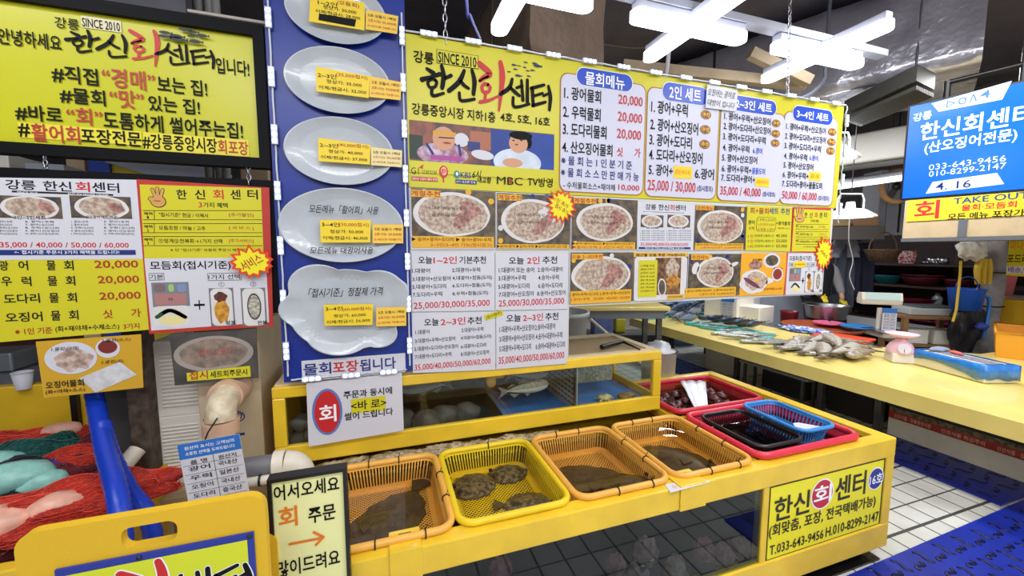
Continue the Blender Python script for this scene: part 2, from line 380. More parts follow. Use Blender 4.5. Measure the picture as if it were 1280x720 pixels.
def chain(p, q, label):
    p = Vector(p); q = Vector(q); n = int((q - p).length / .034); mb = MB(); m = M('zinc_chain', (190, 190, 196), .3, metal=1)
    for i in range(n):
        c = p.lerp(q, (i + .5) / n); e = Vector((1, 0, 0)) if i % 2 else Vector((0, 1, 0))
        mb.tube([c + e * .009 * math.cos(R(a)) + Vector((0, 0, .021 * math.sin(R(a)))) for a in range(0, 360, 45)], .003, m, 5, True)
    return tag(mb.build('hanging_chain', loc=p), label, 'chain')
chain(onY(557, 58, 1.893), (onY(551, 0, 1.893).x, 1.893, 3.99), 'zinc chain holding the left end of the menu sign')
chain(onY(984, 121, 1.893), (onY(978, 60, 1.893).x, 1.893, 3.99), 'zinc chain holding the right end of the menu sign')
def cable(pts, r, m, name, label, cat='cable'):
    # smooth curve through the points
    P_ = [Vector(p) for p in pts]; o = []
    for i in range(len(P_) - 1):
        p0, p1, p2, p3 = P_[max(i - 1, 0)], P_[i], P_[i + 1], P_[min(i + 2, len(P_) - 1)]
        for j in range(8):
            t = j / 8; o.append(.5 * ((2 * p1) + (p2 - p0) * t + (2 * p0 - 5 * p1 + 4 * p2 - p3) * t * t + (3 * p1 - p0 - 3 * p2 + p3) * t ** 3))
    o.append(P_[-1]); return tag(MB().tube(o, r, m, 8).build(name, loc=P_[0]), label, cat)
cable([Vector((onY(580, -8, 2.0).x, 2.0, 3.99)), onY(583, -8, 2.0), onY(588, 20, 2.0), onY(600, 50, 1.91)], .008, M('blue_cable', (30, 40, 110), .5), 'power_cable', 'dark blue cable dropping to the menu sign beside its chain')
cable([onY(828, 118, 2.6), onY(830, 104, 2.6), onY(836, 62, 2.6), Vector((onY(838, 50, 2.6).x, 2.6, 3.99))], .016, M('white_conduit', (210, 210, 214), .4), 'flexible_conduit', 'white corrugated conduit between the lamps')
cable([at(752, 55, 4.5), at(800, 60, 4.5), at(850, 52, 4.5), at(880, 40, 4.6), at(940, 5, 4.8)], .01, M('tan_cable', (120, 106, 96), .5), 'ceiling_wire', 'tan wire sagging under the dark ceiling')
cable([at(985, 128, 2.6), at(1012, 118, 2.8), at(1030, 100, 3.0), at(1032, 80, 3.1), Vector((at(1032, 80, 3.1).x, at(1032, 80, 3.1).y, 3.99))], .012, M('grey_cable', (86, 88, 100), .5), 'power_cable', 'grey cable looping in front of the silver duct')
# air conditioner hung under the duct
acm = M('grey_grille', (84, 83, 80), .6); acd = M('grille_dark', (60, 58, 56), .6)
q = [onZ(1054, 147, 2.85), onZ(1145, 106, 2.85), onZ(1180, 120, 2.85), onZ(1076, 154, 2.85)]
t = thing('air_vent', 'grey slatted ceiling air vent hanging under the silver duct', 'vent', q[0])
u = (q[1] - q[0]); wv = (q[3] - q[0]); u2 = Vector((u.x, u.y, 0)); w2 = Vector((wv.x, wv.y, 0)); nz = Vector((0, 0, 1))
mb = MB(); c = q[0] + (u2 + w2) / 2
mb.prism([q[0] + nz * .15, q[0] + u2 + nz * .15, q[0] + w2 + u2 + nz * .15, q[0] + w2 + nz * .15], (0, 0, 1), .12, acm); mb.build('housing', t)
mb = MB()
for i in range(15):
    a = q[0] + w2 * ((i + .5) / 15); mb.prism([a, a + w2 * .035, a + w2 * .035 + u2, a + u2], (0, 0, -1), -.03, acd if i % 2 else acm)
mb.build('grille', t)
# ================================================================== SIGNS ON THE STALL FRONT
YS = 1.885
SASH = M('printed_sashimi', (204, 186, 168), .5, col2=(150, 126, 112), scale=64)
SASH2 = M('printed_pink_fish', (190, 140, 128), .5, col2=(120, 84, 80), scale=50)
PDISH = M('printed_dish', (216, 212, 212), .5, var=.05, scale=20)
PDARK = M('printed_table_scene', (58, 54, 52), .5, col2=(110, 92, 70), scale=26)
GOLD = M('printed_gold_label', (226, 172, 40), .5)
BLUEB = M('blue_board', (14, 44, 140), .35, var=.06, scale=3)
SKIN = M('printed_skin', (208, 152, 118), .5)
# --- brush lettering of the shop name, traced once in the long menu sign's crop
LOGO = [
 ('k', [(110, 184), (136, 202)], (8, 13)), ('k', [(90, 228), (126, 218), (162, 206)], (13, 9, 11)), ('k', [(146, 232), (130, 226), (114, 240), (122, 260), (142, 258), (150, 240), (144, 230)], 8),
 ('k', [(170, 172), (178, 215), (172, 262)], (9, 13, 11)), ('k', [(178, 226), (208, 212)], (8, 10)), ('k', [(130, 264), (134, 294), (178, 284)], (9, 9, 7)),
 ('k', [(262, 192), (242, 236), (200, 274)], (9, 13, 12)), ('k', [(242, 226), (260, 250), (280, 264)], (8, 10, 8)), ('k', [(294, 190), (304, 235), (300, 288)], (9, 13, 10)), ('k', [(242, 282), (250, 314), (304, 308)], (8, 9, 8)),
 ('r', [(324, 162), (366, 204), (338, 220), (326, 232)], (14, 17, 10, 8)), ('r', [(326, 234), (366, 212)], (8, 6)), ('r', [(360, 250), (344, 246), (334, 262), (344, 280), (362, 276), (368, 260), (358, 248)], 9),
 ('r', [(350, 284), (346, 312)], 8), ('r', [(328, 320), (366, 312), (400, 296)], (10, 8, 6)), ('r', [(410, 158), (418, 220), (404, 356)], (12, 17, 5)),
 ('k', [(458, 226), (446, 262), (410, 288)], (8, 12, 11)), ('k', [(446, 256), (468, 278), (488, 294)], (8, 11, 8)), ('k', [(476, 262), (500, 254)], 8), ('k', [(496, 232), (502, 312)], (8, 10)),
 ('k', [(520, 230), (520, 320)], (9, 11)), ('k', [(462, 302), (468, 340), (528, 328)], (9, 9, 7)),
 ('k', [(536, 264), (588, 250)], (10, 8)), ('k', [(540, 264), (544, 334)], 10), ('k', [(544, 296), (582, 284)], 8), ('k', [(542, 334), (594, 320)], (10, 8)), ('k', [(586, 294), (606, 286)], 8), ('k', [(606, 256), (614, 300), (610, 352)], (9, 12, 9))]
def logo(mb, pn, src, a0=None, a1=None, d=.004, wk=1.0, mono=None, ky=1.0):
    """src = panel whose crop the strokes were read in; a0/a1 = where its left and right ends go (uv) on pn"""
    src.zoom(500, 30, .3057); L = []
    for c, pts, w in LOGO: L.append((c, [Vector(src.uv(*p)) for p in pts], w))
    s0 = Vector(src.uv(90, 228)); s1 = Vector(src.uv(614, 300)); k = 1; kw = .3057 * 2.05 / FPX
    if a0 is not None: k = (a1[0] - a0[0]) / (s1.x - s0.x)
    for c, pts, w in L:
        q = [Vector(((p - s0).x * k, (p - s0).y * k * ky)) + Vector(a0) if a0 is not None else p for p in pts]
        q = [tuple(p) for p in q]; ww = [x * kw * k * 1.36 * wk for x in w] if isinstance(w, tuple) else w * kw * k * 1.36 * wk
        mb.strokes(pn, q, ww, mono or (BLACK if c == 'k' else RED), d)
def fishes(mb, pn, spots, m, L):
    for x, y, k in spots:
        u, v = pn.uv(x, y); l = L * k; p = []
        for a in range(0, 360, 30): p.append((u + l * .5 * math.cos(R(a)), v + l * .17 * math.sin(R(a))))
        mb.add([pn.P(*q, .004) for q in p], [tuple(range(12))], m)
        mb.add([pn.P(u + l * .4, v, .004), pn.P(u + l * .68, v + l * .15, .004), pn.P(u + l * .68, v - l * .15, .004)][::-1], [(0, 1, 2)], m)
# ------------------------------------------------------------------ long yellow menu sign
PS = Panel((0, YS, 0))
S0 = thing('menu_sign', 'long yellow menu sign with black and red brush lettering and four white price panels', 'sign', (.14, YS, 2.23))
pn = PS.zoom()
uL = pn.uv(506.5, 40)[0]; uR = pn.uv(1050, 200)[0]; vT = pn.uv(506.5, 41)[1]; vB = pn.uv(800, 248)[1]
mb = MB(); mb.prism([pn.P(uL, vB), pn.P(uR, vB), pn.P(uR, vT), pn.P(uL, vT)], pn.N, .022, SIGNY); mb.build('board', S0, bevel=.002)
mb = MB(); mb2 = MB()
pn.zoom(500, 30, .3057)
mb.ptxt(pn, '강릉', 55, 138, 138, 50, BLACK, b=.03)
mb.rect(pn, 149, 103, 321, 186, BLACK, .002); mb.rect(pn, 151.5, 105.5, 318.5, 183.5, SIGNY, .003); mb.ptxt(pn, 'SINCE 2010', 157, 313, 148, 44, BLACK, b=.02)
logo(mb, pn, PS); pn.zoom(500, 30, .3057)
fishes(mb, pn, [(464, 168, 1), (512, 158, .8), (486, 172, .6), (548, 162, 1), (470, 186, .8), (508, 178, .7), (560, 172, 1.6), (444, 196, .7), (482, 212, 1.3), (520, 192, .7), (540, 190, .9), (524, 214, .8)], M('fish_navy', (20, 40, 84), .5), .024)
mb.ptxt(pn, '강릉중앙시장 지하1층', 55, 395, 365, 46, INK, b=.012); mb.ptxt(pn, '4호, 5호, 16호', 412, 614, 392, 40, INK, b=.014)
mb.build('shop_name', S0)
# printed photograph of two people, and broadcaster marks
mb = MB(); pn.zoom(500, 140, .15625)
mb.rect(pn, 72, 62, 1230, 466, M('printed_photo_ground', (150, 88, 70), .5, col2=(70, 60, 70), scale=14), .002)
mb.rect(pn, 725, 135, 1230, 466, M('printed_blue_wall', (24, 62, 150), .5, var=.2, scale=6), .0026)
mb.rect(pn, 72, 180, 185, 380, M('printed_green_dark', (34, 54, 48), .5), .0026); mb.rect(pn, 560, 150, 735, 310, M('printed_brick', (172, 104, 78), .5), .0024)
mb.ell(pn, 490, 225, 60, 55, WHITE, .0028); mb.rect(pn, 540, 235, 640, 320, M('printed_navy_bag', (34, 52, 120), .5), .003)
mb.ell(pn, 345, 340, 205, 90, M('printed_striped_shirt', (210, 190, 204), .5, col2=(150, 96, 130), scale=30), .0032); mb.ell(pn, 350, 215, 90, 95, SKIN, .0036)
mb.rect(pn, 262, 150, 445, 195, M('printed_headband', (214, 160, 40), .5), .004); mb.rect(pn, 245, 342, 500, 398, M('printed_apron', (170, 70, 150), .5), .004)
mb.line(pn, 215, 260, 262, 335, .012, NAVY, .0042); mb.line(pn, 470, 270, 482, 345, .012, NAVY, .0042); mb.ell(pn, 375, 250, 32, 8, BROWNRED, .0044); mb.line(pn, 310, 205, 430, 212, .004, INK, .0044)
mb.ell(pn, 660, 345, 90, 38, WHITE, .0034, rot=-.1);
mb.ell(pn, 940, 405, 190, 110, M('printed_white_jacket', (206, 216, 232), .5, var=.1, scale=20), .0036); mb.ell(pn, 945, 255, 75, 75, SKIN, .004)
mb.ell(pn, 965, 190, 92, 34, BLACK, .0044); mb.ell(pn, 1025, 245, 28, 50, BLACK, .0038); mb.ell(pn, 930, 262, 14, 7, BROWNRED, .0046); mb.ell(pn, 900, 408, 80, 36, SKIN, .0044)
for x in (905, 968): mb.ell(pn, x, 230, 10, 5, BLACK, .0048)
mb.rect(pn, 72, 386, 1230, 552, SIGNY, .0038)
mb.ptxt(pn, 'G1', 88, 150, 470, 50, INK, b=0); mb.ptxt(pn, '강원민방', 172, 296, 482, 30, INK, b=0); mb.add([pn.P(*pn.uv(x, y), .004) for x, y in ((150, 445), (188, 418), (180, 458))][::-1], [(0, 1, 2)], RED)
mb.rect(pn, 92, 515, 300, 558, M('mark_red', (190, 70, 44), .5), .0039); mb.ptxt(pn, '생방송 강원이 좋다 방영', 98, 295, 538, 22, WTXT, .004, b=0)
mb.ell(pn, 348, 478, 36, 48, RED, .0041); mb.ell(pn, 350, 474, 24, 34, M('mark_pink', (236, 180, 150), .5), .0044); mb.ptxt(pn, 'go', 330, 370, 478, 40, RED, .0048); mb.line(pn, 344, 520, 348, 560, .006, RED)
mb.ell(pn, 453, 500, 24, 30, M('mark_teal', (40, 128, 120), .5), .0041); mb.ell(pn, 455, 496, 10, 14, WTXT, .0045)
mb.ptxt(pn, 'KBS', 482, 568, 505, 46, NAVY, b=.03); mb.ptxt(pn, '6시', 578, 645, 500, 68, BLACK, b=.02, skew=.15); mb.ptxt(pn, '내고향', 620, 728, 545, 50, BLACK, b=.03, skew=.1)
mb.rect(pn, 443, 540, 612, 580, NAVY, .0039); mb.ptxt(pn, '6시 내고향 방송', 452, 604, 560, 20, WTXT, .004, b=0)
mb.ptxt(pn, 'MBC', 775, 980, 552, 62, BLACK, b=.0); mb.rect(pn, 866, 536, 894, 566, BROWNRED, .0045); mb.ptxt(pn, 'TV방영', 1020, 1220, 562, 74, BLACK, b=.01)
mb.build('printed_photo', S0)
# four price panels
BORD = M('panel_border', (170, 112, 60), .5); LAV = M('panel_white', (206, 206, 226), .4); PILL = M('pill_blue', (28, 72, 190), .35); STAMP = M('stamp_brown', (120, 60, 30), .5); STAMPT = M('stamp_text', (246, 200, 60), .5)
def price_panel(z, tl, br, pill, head):
    mb = MB(); PS.zoom(*z); mb.rrect(PS, *tl, *br, .045, BORD, .002, grow=.006); mb.rrect(PS, *tl, *br, .042, LAV, .003)
    mb.rrect(PS, *pill[0], *pill[1], .2, WTXT, .004, grow=.004); mb.rrect(PS, *pill[0], *pill[1], .2, PILL, .005)
    mb.ptxt(PS, head[0], *head[1:], WTXT, .006, b=.025); return mb
def stamp(mb, x, y, r):
    mb.ell(PS, x, y, r * 1.15, r, STAMP, .005); mb.ell(PS, x, y, r * .98, r * .84, STAMPT, .0055); mb.ell(PS, x, y, r * .9, r * .78, STAMP, .006); mb.ptxt(PS, '추천', x - r * .75, x + r * .75, y, r * .9, STAMPT, .0065, b=.02)
ZP = (700, 70, .25); ZQ = (860, 100, .2222); ZF = (690, 70, .28125)
def lines(mb, L, m=INK, d=.005, b=.012):
    for s, x0, x1, y, h in L: mb.ptxt(PS, s, x0, x1, y, h, m, d, b)
mb = price_panel(ZP, (5, 85), (410, 695), ((83, 55), (358, 183)), ('물회메뉴', 125, 322, 126, 66))
lines(mb, [('1. 광어물회', 20, 205, 196, 66), ('2. 우럭물회', 15, 203, 288, 66), ('3. 도다리물회', 14, 233, 375, 66), ('4. 산오징어물회', 12, 263, 465, 62)], b=.02)
lines(mb, [('20,000', 290, 412, 228, 56), ('20,000', 287, 410, 313, 56), ('20,000', 283, 404, 397, 56), ('싯', 282, 312, 480, 46), ('가', 370, 400, 486, 46)], RED, b=.014)
lines(mb, [('※ 물 회 는 1 인 분 기 준', 10, 363, 535, 44), ('※ 물 회 소 스 만 판 매 가 능', 10, 398, 594, 44)], NAVY, b=.014)
lines(mb, [('- 수저물회소스+채야채', 18, 275, 652, 34)], b=.006); lines(mb, [('10,000', 290, 395, 661, 32)], RED, b=.012); mb.build('price_panel', S0)
mb = MB(); PS.zoom(*ZP)
# second panel's corners come from two crops, so read it in full-frame pixels
mb = price_panel((0, 0, 1), (810, 109), (893, 249), ((828, 102), (884, 133)), ('2인 세트', 836, 876, 118, 17))
PS.zoom(*ZF)
lines(mb, [('1. 광어+우럭', 440, 603, 235, 58), ('2. 광어+산오징어', 437, 650, 315, 56), ('3. 광어+도다리', 433, 622, 380, 56), ('4. 도다리+산오징어', 432, 670, 447, 54), ('5. 광어+', 428, 535, 508, 52), ('6.광어', 633, 718, 525, 50)], b=.018)
mb.rect(PS, 539, 488, 619, 548, M('note_yellow', (244, 206, 40), .6), .0045); mb.ptxt(PS, '줄돔(세꼬시)', 545, 613, 518, 26, ORANGE, .0052, b=0, skew=.2)
lines(mb, [('25,000 / 30,000', 425, 638, 583, 54)], RED, b=.012); lines(mb, [('(접시참조)', 643, 712, 592, 30)], NAVY)
for x, y in ((682, 262), (679, 328), (676, 393)): stamp(mb, x, y, 20)
mb.build('price_panel', S0)
mb = price_panel(ZQ, (187, 148), (514, 692), ((236, 82), (490, 205)), ('2~3인 세트', 265, 470, 147, 54))
lines(mb, [('1. 광어+우럭+산오징어', 203, 465, 220, 44), ('2. 광어+도다리+산오징어', 200, 465, 275, 44), ('3. 광어+도다리+우럭', 195, 437, 330, 44), ('4. 광어+우럭', 193, 343, 385, 44), ('5. 광어+산오징어', 190, 388, 445, 44), ('6. 광어+우럭+', 188, 355, 503, 44), ('7. 도다리+광어+', 185, 375, 555, 44)], b=.018)
lines(mb, [('6.광어', 362, 415, 400, 36), ('물들도미', 357, 430, 514, 36)], BLUEP)
mb.rect(PS, 376, 548, 452, 604, MATS['note_yellow'], .0045); mb.ptxt(PS, '줄돔(세꼬시)', 382, 448, 576, 24, ORANGE, .0052, b=0, skew=.2)
lines(mb, [('35,000 / 40,000', 180, 408, 632, 56)], RED, b=.012); lines(mb, [('(접시참조)', 417, 487, 645, 32)], NAVY)
for x, y in ((492, 245), (490, 303), (487, 356)): stamp(mb, x, y, 21)
mb.build('price_panel', S0)
mb = price_panel(ZQ, (545, 178), (806, 708), ((590, 142), (806, 258)), ('3~4인 세트', 608, 788, 203, 48))
lines(mb, [('1. 광어+우럭+산오징어', 550, 775, 275, 40), ('2. 광어+도다리+산오징어', 545, 775, 328, 40), ('3. 광어+도다리+우럭', 540, 747, 380, 40), ('4. 광어+우럭', 537, 668, 432, 40), ('5. 광어+산오징어', 535, 703, 485, 40), ('6. 광어+우럭+', 530, 675, 537, 40), ('7. 도다리+광어+물들도미', 528, 753, 590, 40)], b=.018)
lines(mb, [('6.광어', 680, 728, 440, 32)], BLUEP)
mb.rect(PS, 678, 515, 742, 570, MATS['note_yellow'], .0045); mb.ptxt(PS, '줄돔', 684, 736, 542, 24, ORANGE, .0052, b=0, skew=.2)
lines(mb, [('50,000 / 60,000', 527, 722, 655, 52)], RED, b=.012); lines(mb, [('(접시참조)', 728, 790, 667, 30)], NAVY)
for x, y in ((807, 293), (803, 350), (798, 400)): stamp(mb, x, y, 21)
mb.build('price_panel', S0)
def sheet(name, label, cat, pn, quad, m, th=.003, d=.006, group=None, loc=None):
    mb = MB(); q = [pn.uv(*p) for p in quad]; p3 = [pn.P(*a, d) for a in q]
    if mb._cw(pn, quad): p3 = p3[::-1]
    mb.prism(p3, pn.N, th, m); mb.info = (name, label, cat, group, p3[0]); return mb
def done(mb, **k):
    n, l, c, g, p = mb.info; return tag(mb.build(n, loc=p, **k), l, c, g)
mb = sheet('paper_note', 'white handwritten note taped over the top of the menu sign', 'note', PS.zoom(*ZQ), [(98, 30), (268, 62), (262, 182), (88, 160)], WHITE, d=.014)
mb.ptxt(PS, '오징어는 광어로', 102, 255, 84, 40, BLACK, .0155, b=-.002, skew=.2); mb.ptxt(PS, '대방어 입니다', 100, 252, 140, 36, BLACK, .0155, b=-.002, skew=.2); done(mb)
# LED strings along the signs
def led_string(label, path, n, pn=PS):
    """path: uv polyline on the panel; n modules of three lenses each"""
    P_ = [Vector(p) for p in path]; tot = sum((P_[i + 1] - P_[i]).length for i in range(len(P_) - 1))
    def loc(s):
        for i in range(len(P_) - 1):
            l = (P_[i + 1] - P_[i]).length
            if s <= l or i == len(P_) - 2: return P_[i] + (P_[i + 1] - P_[i]) * (s / l), (P_[i + 1] - P_[i]).normalized()
            s -= l
    t = thing('led_string', label, 'light string', pn.P(*P_[0], .012))
    cm = M('clear_wire', (200, 204, 214), .4); bm_ = M('led_module_body', (196, 204, 226), .4)
    mb = MB(); mb.tube([pn.P(*loc(tot * i / 40)[0], .010 + .004 * math.sin(i * 1.9)) for i in range(41)], .004, cm, 6); mb.build('wire', t)
    for k in range(n):
        c, e = loc(tot * (k + .5) / n); f = Vector((-e.y, e.x)); mb = MB(); h = .038; w = .011
        mb.prism([pn.P(*(c - e * h - f * w), .022), pn.P(*(c + e * h - f * w), .022), pn.P(*(c + e * h + f * w), .022), pn.P(*(c - e * h + f * w), .022)], pn.N, .01, bm_)
        o = mb.build('led_module', t)
        mb = MB()
        for j in (-1, 0, 1):
            cc = c + e * (j * .025)
            mb.add([pn.P(cc.x + .0085 * math.cos(R(a)), cc.y + .0085 * math.sin(R(a)), .0235) for a in range(0, 360, 45)] + [pn.P(cc.x, cc.y, .027)], [(i, (i + 1) % 8, 8) for i in range(8)], LEDM)
        mb.build('led_lens', o)
led_string('string of white lights along the top edge of the long menu sign', [(uL, vT + .004), (uR, vT + .004)], 14)
led_string('string of white lights down the far right edge of the long menu sign', [(uR + .012, vT), (uR + .012, vB - .1)], 4)
# ------------------------------------------------------------------ backing and posters under it
pn = PS.zoom()
mb = MB(); u0 = pn.uv(512, 350)[0]; u1 = pn.uv(711, 400)[0]; u2_ = pn.uv(1029, 350)[0]; u3 = pn.uv(1040, 290)[0]; zb = 1.035; zc = pn.uv(860, 376)[1]; zd = pn.uv(1028, 317)[1]
mb.prism([pn.P(*q, 0) for q in ((u0, zb), (u1, zb), (u1, zc), (u2_, zc), (u2_, zd), (u3, zd), (u3, vB - .003), (u0, vB - .003))], pn.N, .015, M('grey_backing', (206, 206, 202), .5))
tag(mb.build('backing_board', loc=(u0, YS, zb)), 'pale backing board that carries the two rows of posters under the menu sign', 'board')
def dish_photo(mb, pn, rect, ell, head=None, hm=BROWNRED, foot=None, seed=1, food=SASH, hl=True):
    x0, y0, x1, y1 = rect; mb.rect(pn, *rect, PDARK, .0065)
    for i in range(7):
        rnd = random.Random(seed * 20 + i); mm = (NAVY, GOLD, WHITE, M('printed_slate', (80, 88, 104), .5), M('printed_umber', (96, 62, 46), .5))[i % 5]
        cx, cy = rnd.choice([(x0 + (x1 - x0) * .05, rnd.uniform(y0 + 20, y1 - 20)), (rnd.uniform(x0 + 20, x1 - 20), y0 + (y1 - y0) * .07), (x1 - (x1 - x0) * .05, rnd.uniform(y0 + 20, y1 - 20))]); mb.ell(pn, cx, cy, (x1 - x0) * .035, (y1 - y0) * .05, mm, .0068)
    cx, cy, rx, ry = ell; mb.ell(pn, cx, cy, rx, ry, PDISH, .0072, wob=.03, seed=seed)
    mb.ell(pn, cx + rx * .03, cy + ry * .02, rx * .9, ry * .88, food, .0076, wob=.1, seed=seed)
    mb.ell(pn, cx + rx * .3, cy + ry * .15, rx * .16, ry * .62, SASH2, .0080, rot=-.8, wob=.3, seed=seed + 3)
    mb.ell(pn, cx + rx * .45, cy - ry * .25, rx * .3, ry * .3, SASH2 if seed % 2 else PDISH, .0079, rot=-.5, wob=.3, seed=seed + 5)
    if hl:
        mb.ptxt(pn, '1.대광어+숭어+우럭', cx - rx * .6, cx + rx * .35, cy - ry * .28, ry * .16, BLACK, .0085, b=-.003, skew=.2); mb.ptxt(pn, '2.대광어+숭어+도다리', cx - rx * .62, cx + rx * .42, cy + ry * .05, ry * .16, BLACK, .0085, b=-.003, skew=.2)
    if head: mb.rect(pn, head[1], head[2], head[3], head[4], GOLD, .0085); mb.ptxt(pn, head[0], head[1] + 3, head[3] - 3, (head[2] + head[4]) / 2 + 1.5, (head[4] - head[2]) * .7, hm, .009, b=.02)
    if foot:
        fx0, fy0, fx1, fy1, ls = foot; mb.rect(pn, fx0, fy0, fx1, fy1, GOLD, .0085)
        for s, a, b_, y, h, m_ in ls: mb.ptxt(pn, s, a, b_, y, h, m_, .009, b=.006)
ZG = (500, 230, .33333); ZH = (700, 230, .27344); ZG5 = (610, 230, .14844); ZI = (690, 300, .140625); ZJ = (850, 240, .19436); ZG4 = (500, 230, .125)
mb = sheet('dish_poster', 'big photo poster of a sliced fish platter, first from the blue board', 'poster', pn.zoom(*ZG), [(39, 20), (356, 39), (354, 245), (41, 246)], WHITE)
pn.zoom(*ZG4); dish_photo(mb, pn, (108, 42, 950, 636), (525, 305, 385, 222), ('계절추천', 110, 55, 402, 140), foot=(118, 520, 935, 640, [('▶ 숭어+광어+도다리 ▶ 숭어+광어+우럭', 130, 920, 556, 40, BLACK), ('2~3인/3~4인 가능(접시참고)', 310, 925, 612, 42, BROWNRED)]), seed=1); done(mb)
mb = sheet('dish_poster', 'photo poster of a pale fish platter with a red starburst on its upper corner', 'poster', pn.zoom(*ZG5), [(66, 68), (694, 108), (688, 552), (68, 552)], WHITE)
dish_photo(mb, pn, (72, 76, 686, 546), (378, 315, 265, 185), ('계절추천', 78, 85, 280, 145), foot=(74, 506, 678, 545, [('▶숭어+광어 ▶숭어+우럭 ▶숭어+도다리 2인기준', 80, 668, 526, 26, BLACK)]), seed=2); done(mb)
mb = sheet('dish_poster', 'photo poster of a sashimi platter, right of the one with the red starburst', 'poster', pn.zoom(*ZG5), [(698, 108), (1252, 128), (1242, 556), (698, 556)], WHITE)
dish_photo(mb, pn, (704, 112, 1244, 550), (982, 322, 238, 160), ('계절추천', 716, 112, 905, 172), foot=(706, 486, 1230, 548, [('▶숭어+광어+도다리 ▶숭어+광어+산오징어', 712, 1222, 503, 22, BLACK), ('▶숭어+우럭 2~3인/3~4인 가능', 712, 1218, 532, 22, BROWNRED)]), seed=3); done(mb)
def mini_menu(mb, pn, x0, y0, x1, y1, k):
    """white house menu sheet: heading, two dishes, small print, red prices, blue bar (fractions of the sheet)"""
    W, H = x1 - x0, y1 - y0; X = lambda a: x0 + a * W; Y = lambda a: y0 + a * H
    mb.ptxt(pn, '강릉', X(.14), X(.34), Y(.1), H * .12, INK, k, b=.02); mb.ptxt(pn, '한신', X(.38), X(.58), Y(.105), H * .12, INK, k, b=.03); mb.ptxt(pn, '회', X(.59), X(.68), Y(.11), H * .12, RED, k, b=.03); mb.ptxt(pn, '센터', X(.69), X(.88), Y(.115), H * .12, INK, k, b=.03)
    mb.rect(pn, X(.1), Y(.19), X(.85), Y(.23), INK, k); mb.ptxt(pn, 'SINCE 2010', X(.14), X(.28), Y(.21), H * .025, WTXT, k + .0005, b=0)
    for a, s in ((.06, '2인~3인세트'), (.55, '산오징어 세트')):
        mb.rect(pn, X(a), Y(.26), X(a + .41), Y(.53), PDARK, k); mb.ell(pn, X(a + .2), Y(.4), W * .19, H * .135, PDISH, k + .0005); mb.ell(pn, X(a + .2), Y(.39), W * .155, H * .1, SASH, k + .001, wob=.1)
        mb.ptxt(pn, s, X(a + .09), X(a + .33), Y(.535), H * .04, INK, k + .0015, b=.01)
        for r_ in range(5):
            mb.ptxt(pn, ('%d. 광어+우럭' % (r_ + 1)), X(a - .02), X(a + .16), Y(.6 + .047 * r_), H * .03, INK, k, b=.004); mb.ptxt(pn, ('%d. 광어+우럭+도다리' % (r_ + 6)), X(a + .19), X(a + .43), Y(.6 + .047 * r_), H * .03, INK, k, b=.004)
    mb.ptxt(pn, '35,000/40,000/50,000/60,000', X(.06), X(.94), Y(.885), H * .075, RED, k, b=.012)
    mb.rect(pn, X(.02), Y(.935), X(.97), Y(.985), NAVY, k); mb.ptxt(pn, '접시기준 주문시 3가지 혜택을 드립니다!', X(.14), X(.86), Y(.96), H * .036, WTXT, k + .0005, b=.006)
mb = sheet('menu_poster', 'small white menu poster with red prices and a blue bar, below the price panels', 'poster', pn.zoom(*ZH), [(350, 78), (612, 92), (606, 304), (350, 304)], WHITE)
mini_menu(mb, pn, 352, 84, 600, 302, .0066); done(mb)
mb = sheet('dish_poster', 'photo poster of a round grey plate with blue items behind it', 'poster', pn.zoom(*ZH), [(613, 92), (849, 104), (844, 302), (610, 304)], WHITE)
dish_photo(mb, pn, (616, 95, 842, 300), (730, 196, 105, 76), ('추천메뉴', 618, 96, 698, 122), foot=(612, 270, 832, 300, [('1.광어+우럭+도다리 2.광어+우럭+산오징어', 615, 830, 278, 10, BLACK), ('3.광어+산오징어 35,000/40,000', 640, 828, 291, 10, BROWNRED)]), seed=5); done(mb)
mb = sheet('price_poster', 'yellow price list poster with red heading under the right end of the menu sign', 'poster', pn.zoom(*ZJ), [(424, 88), (716, 98), (703, 383), (410, 376)], SIGNY)
mb.ptxt(pn, '회+물회', 445, 565, 122, 40, BROWNRED, .0066, b=.025); mb.ptxt(pn, '세트 추천', 567, 700, 124, 40, NAVY, .0066, b=.025)
mb.ptxt(pn, '광어', 432, 475, 196, 28, INK, .0066, b=.02); mb.rrect(pn, 488, 160, 608, 255, .02, INK, .0066); mb.rrect(pn, 490, 162, 606, 253, .02, SIGNY, .0069)
for i, (s, m_) in enumerate((('1.우럭 2.도다리', INK), ('3.산오징어 4.농어', BROWNRED), ('5.참돔 6.숭어', BROWNRED))): mb.ptxt(pn, s, 496, 602, 180 + 30 * i, 18, m_, .0073, b=.006)
mb.ptxt(pn, '+광어물회', 612, 702, 202, 26, INK, .0066, b=.02); mb.ptxt(pn, '(채야채+소스)', 622, 700, 235, 16, BROWNRED, .0066, b=.004); mb.ptxt(pn, '우럭', 436, 472, 234, 22, BROWNRED, .0066)
for i, (a, c) in enumerate((('2 인', '45,000'), ('3 인', '50,000'), ('3~4인', '55,000'))):
    y = 283 + 33 * i; mb.ptxt(pn, a, 428, 464, y, 20, BROWNRED, .0066, b=.01); mb.ptxt(pn, '(모듬회)+물회1인', 472, 598, y, 18, INK, .0066, b=.002); mb.ptxt(pn, c, 612, 682, y, 22, INK, .0066, b=.004)
done(mb)
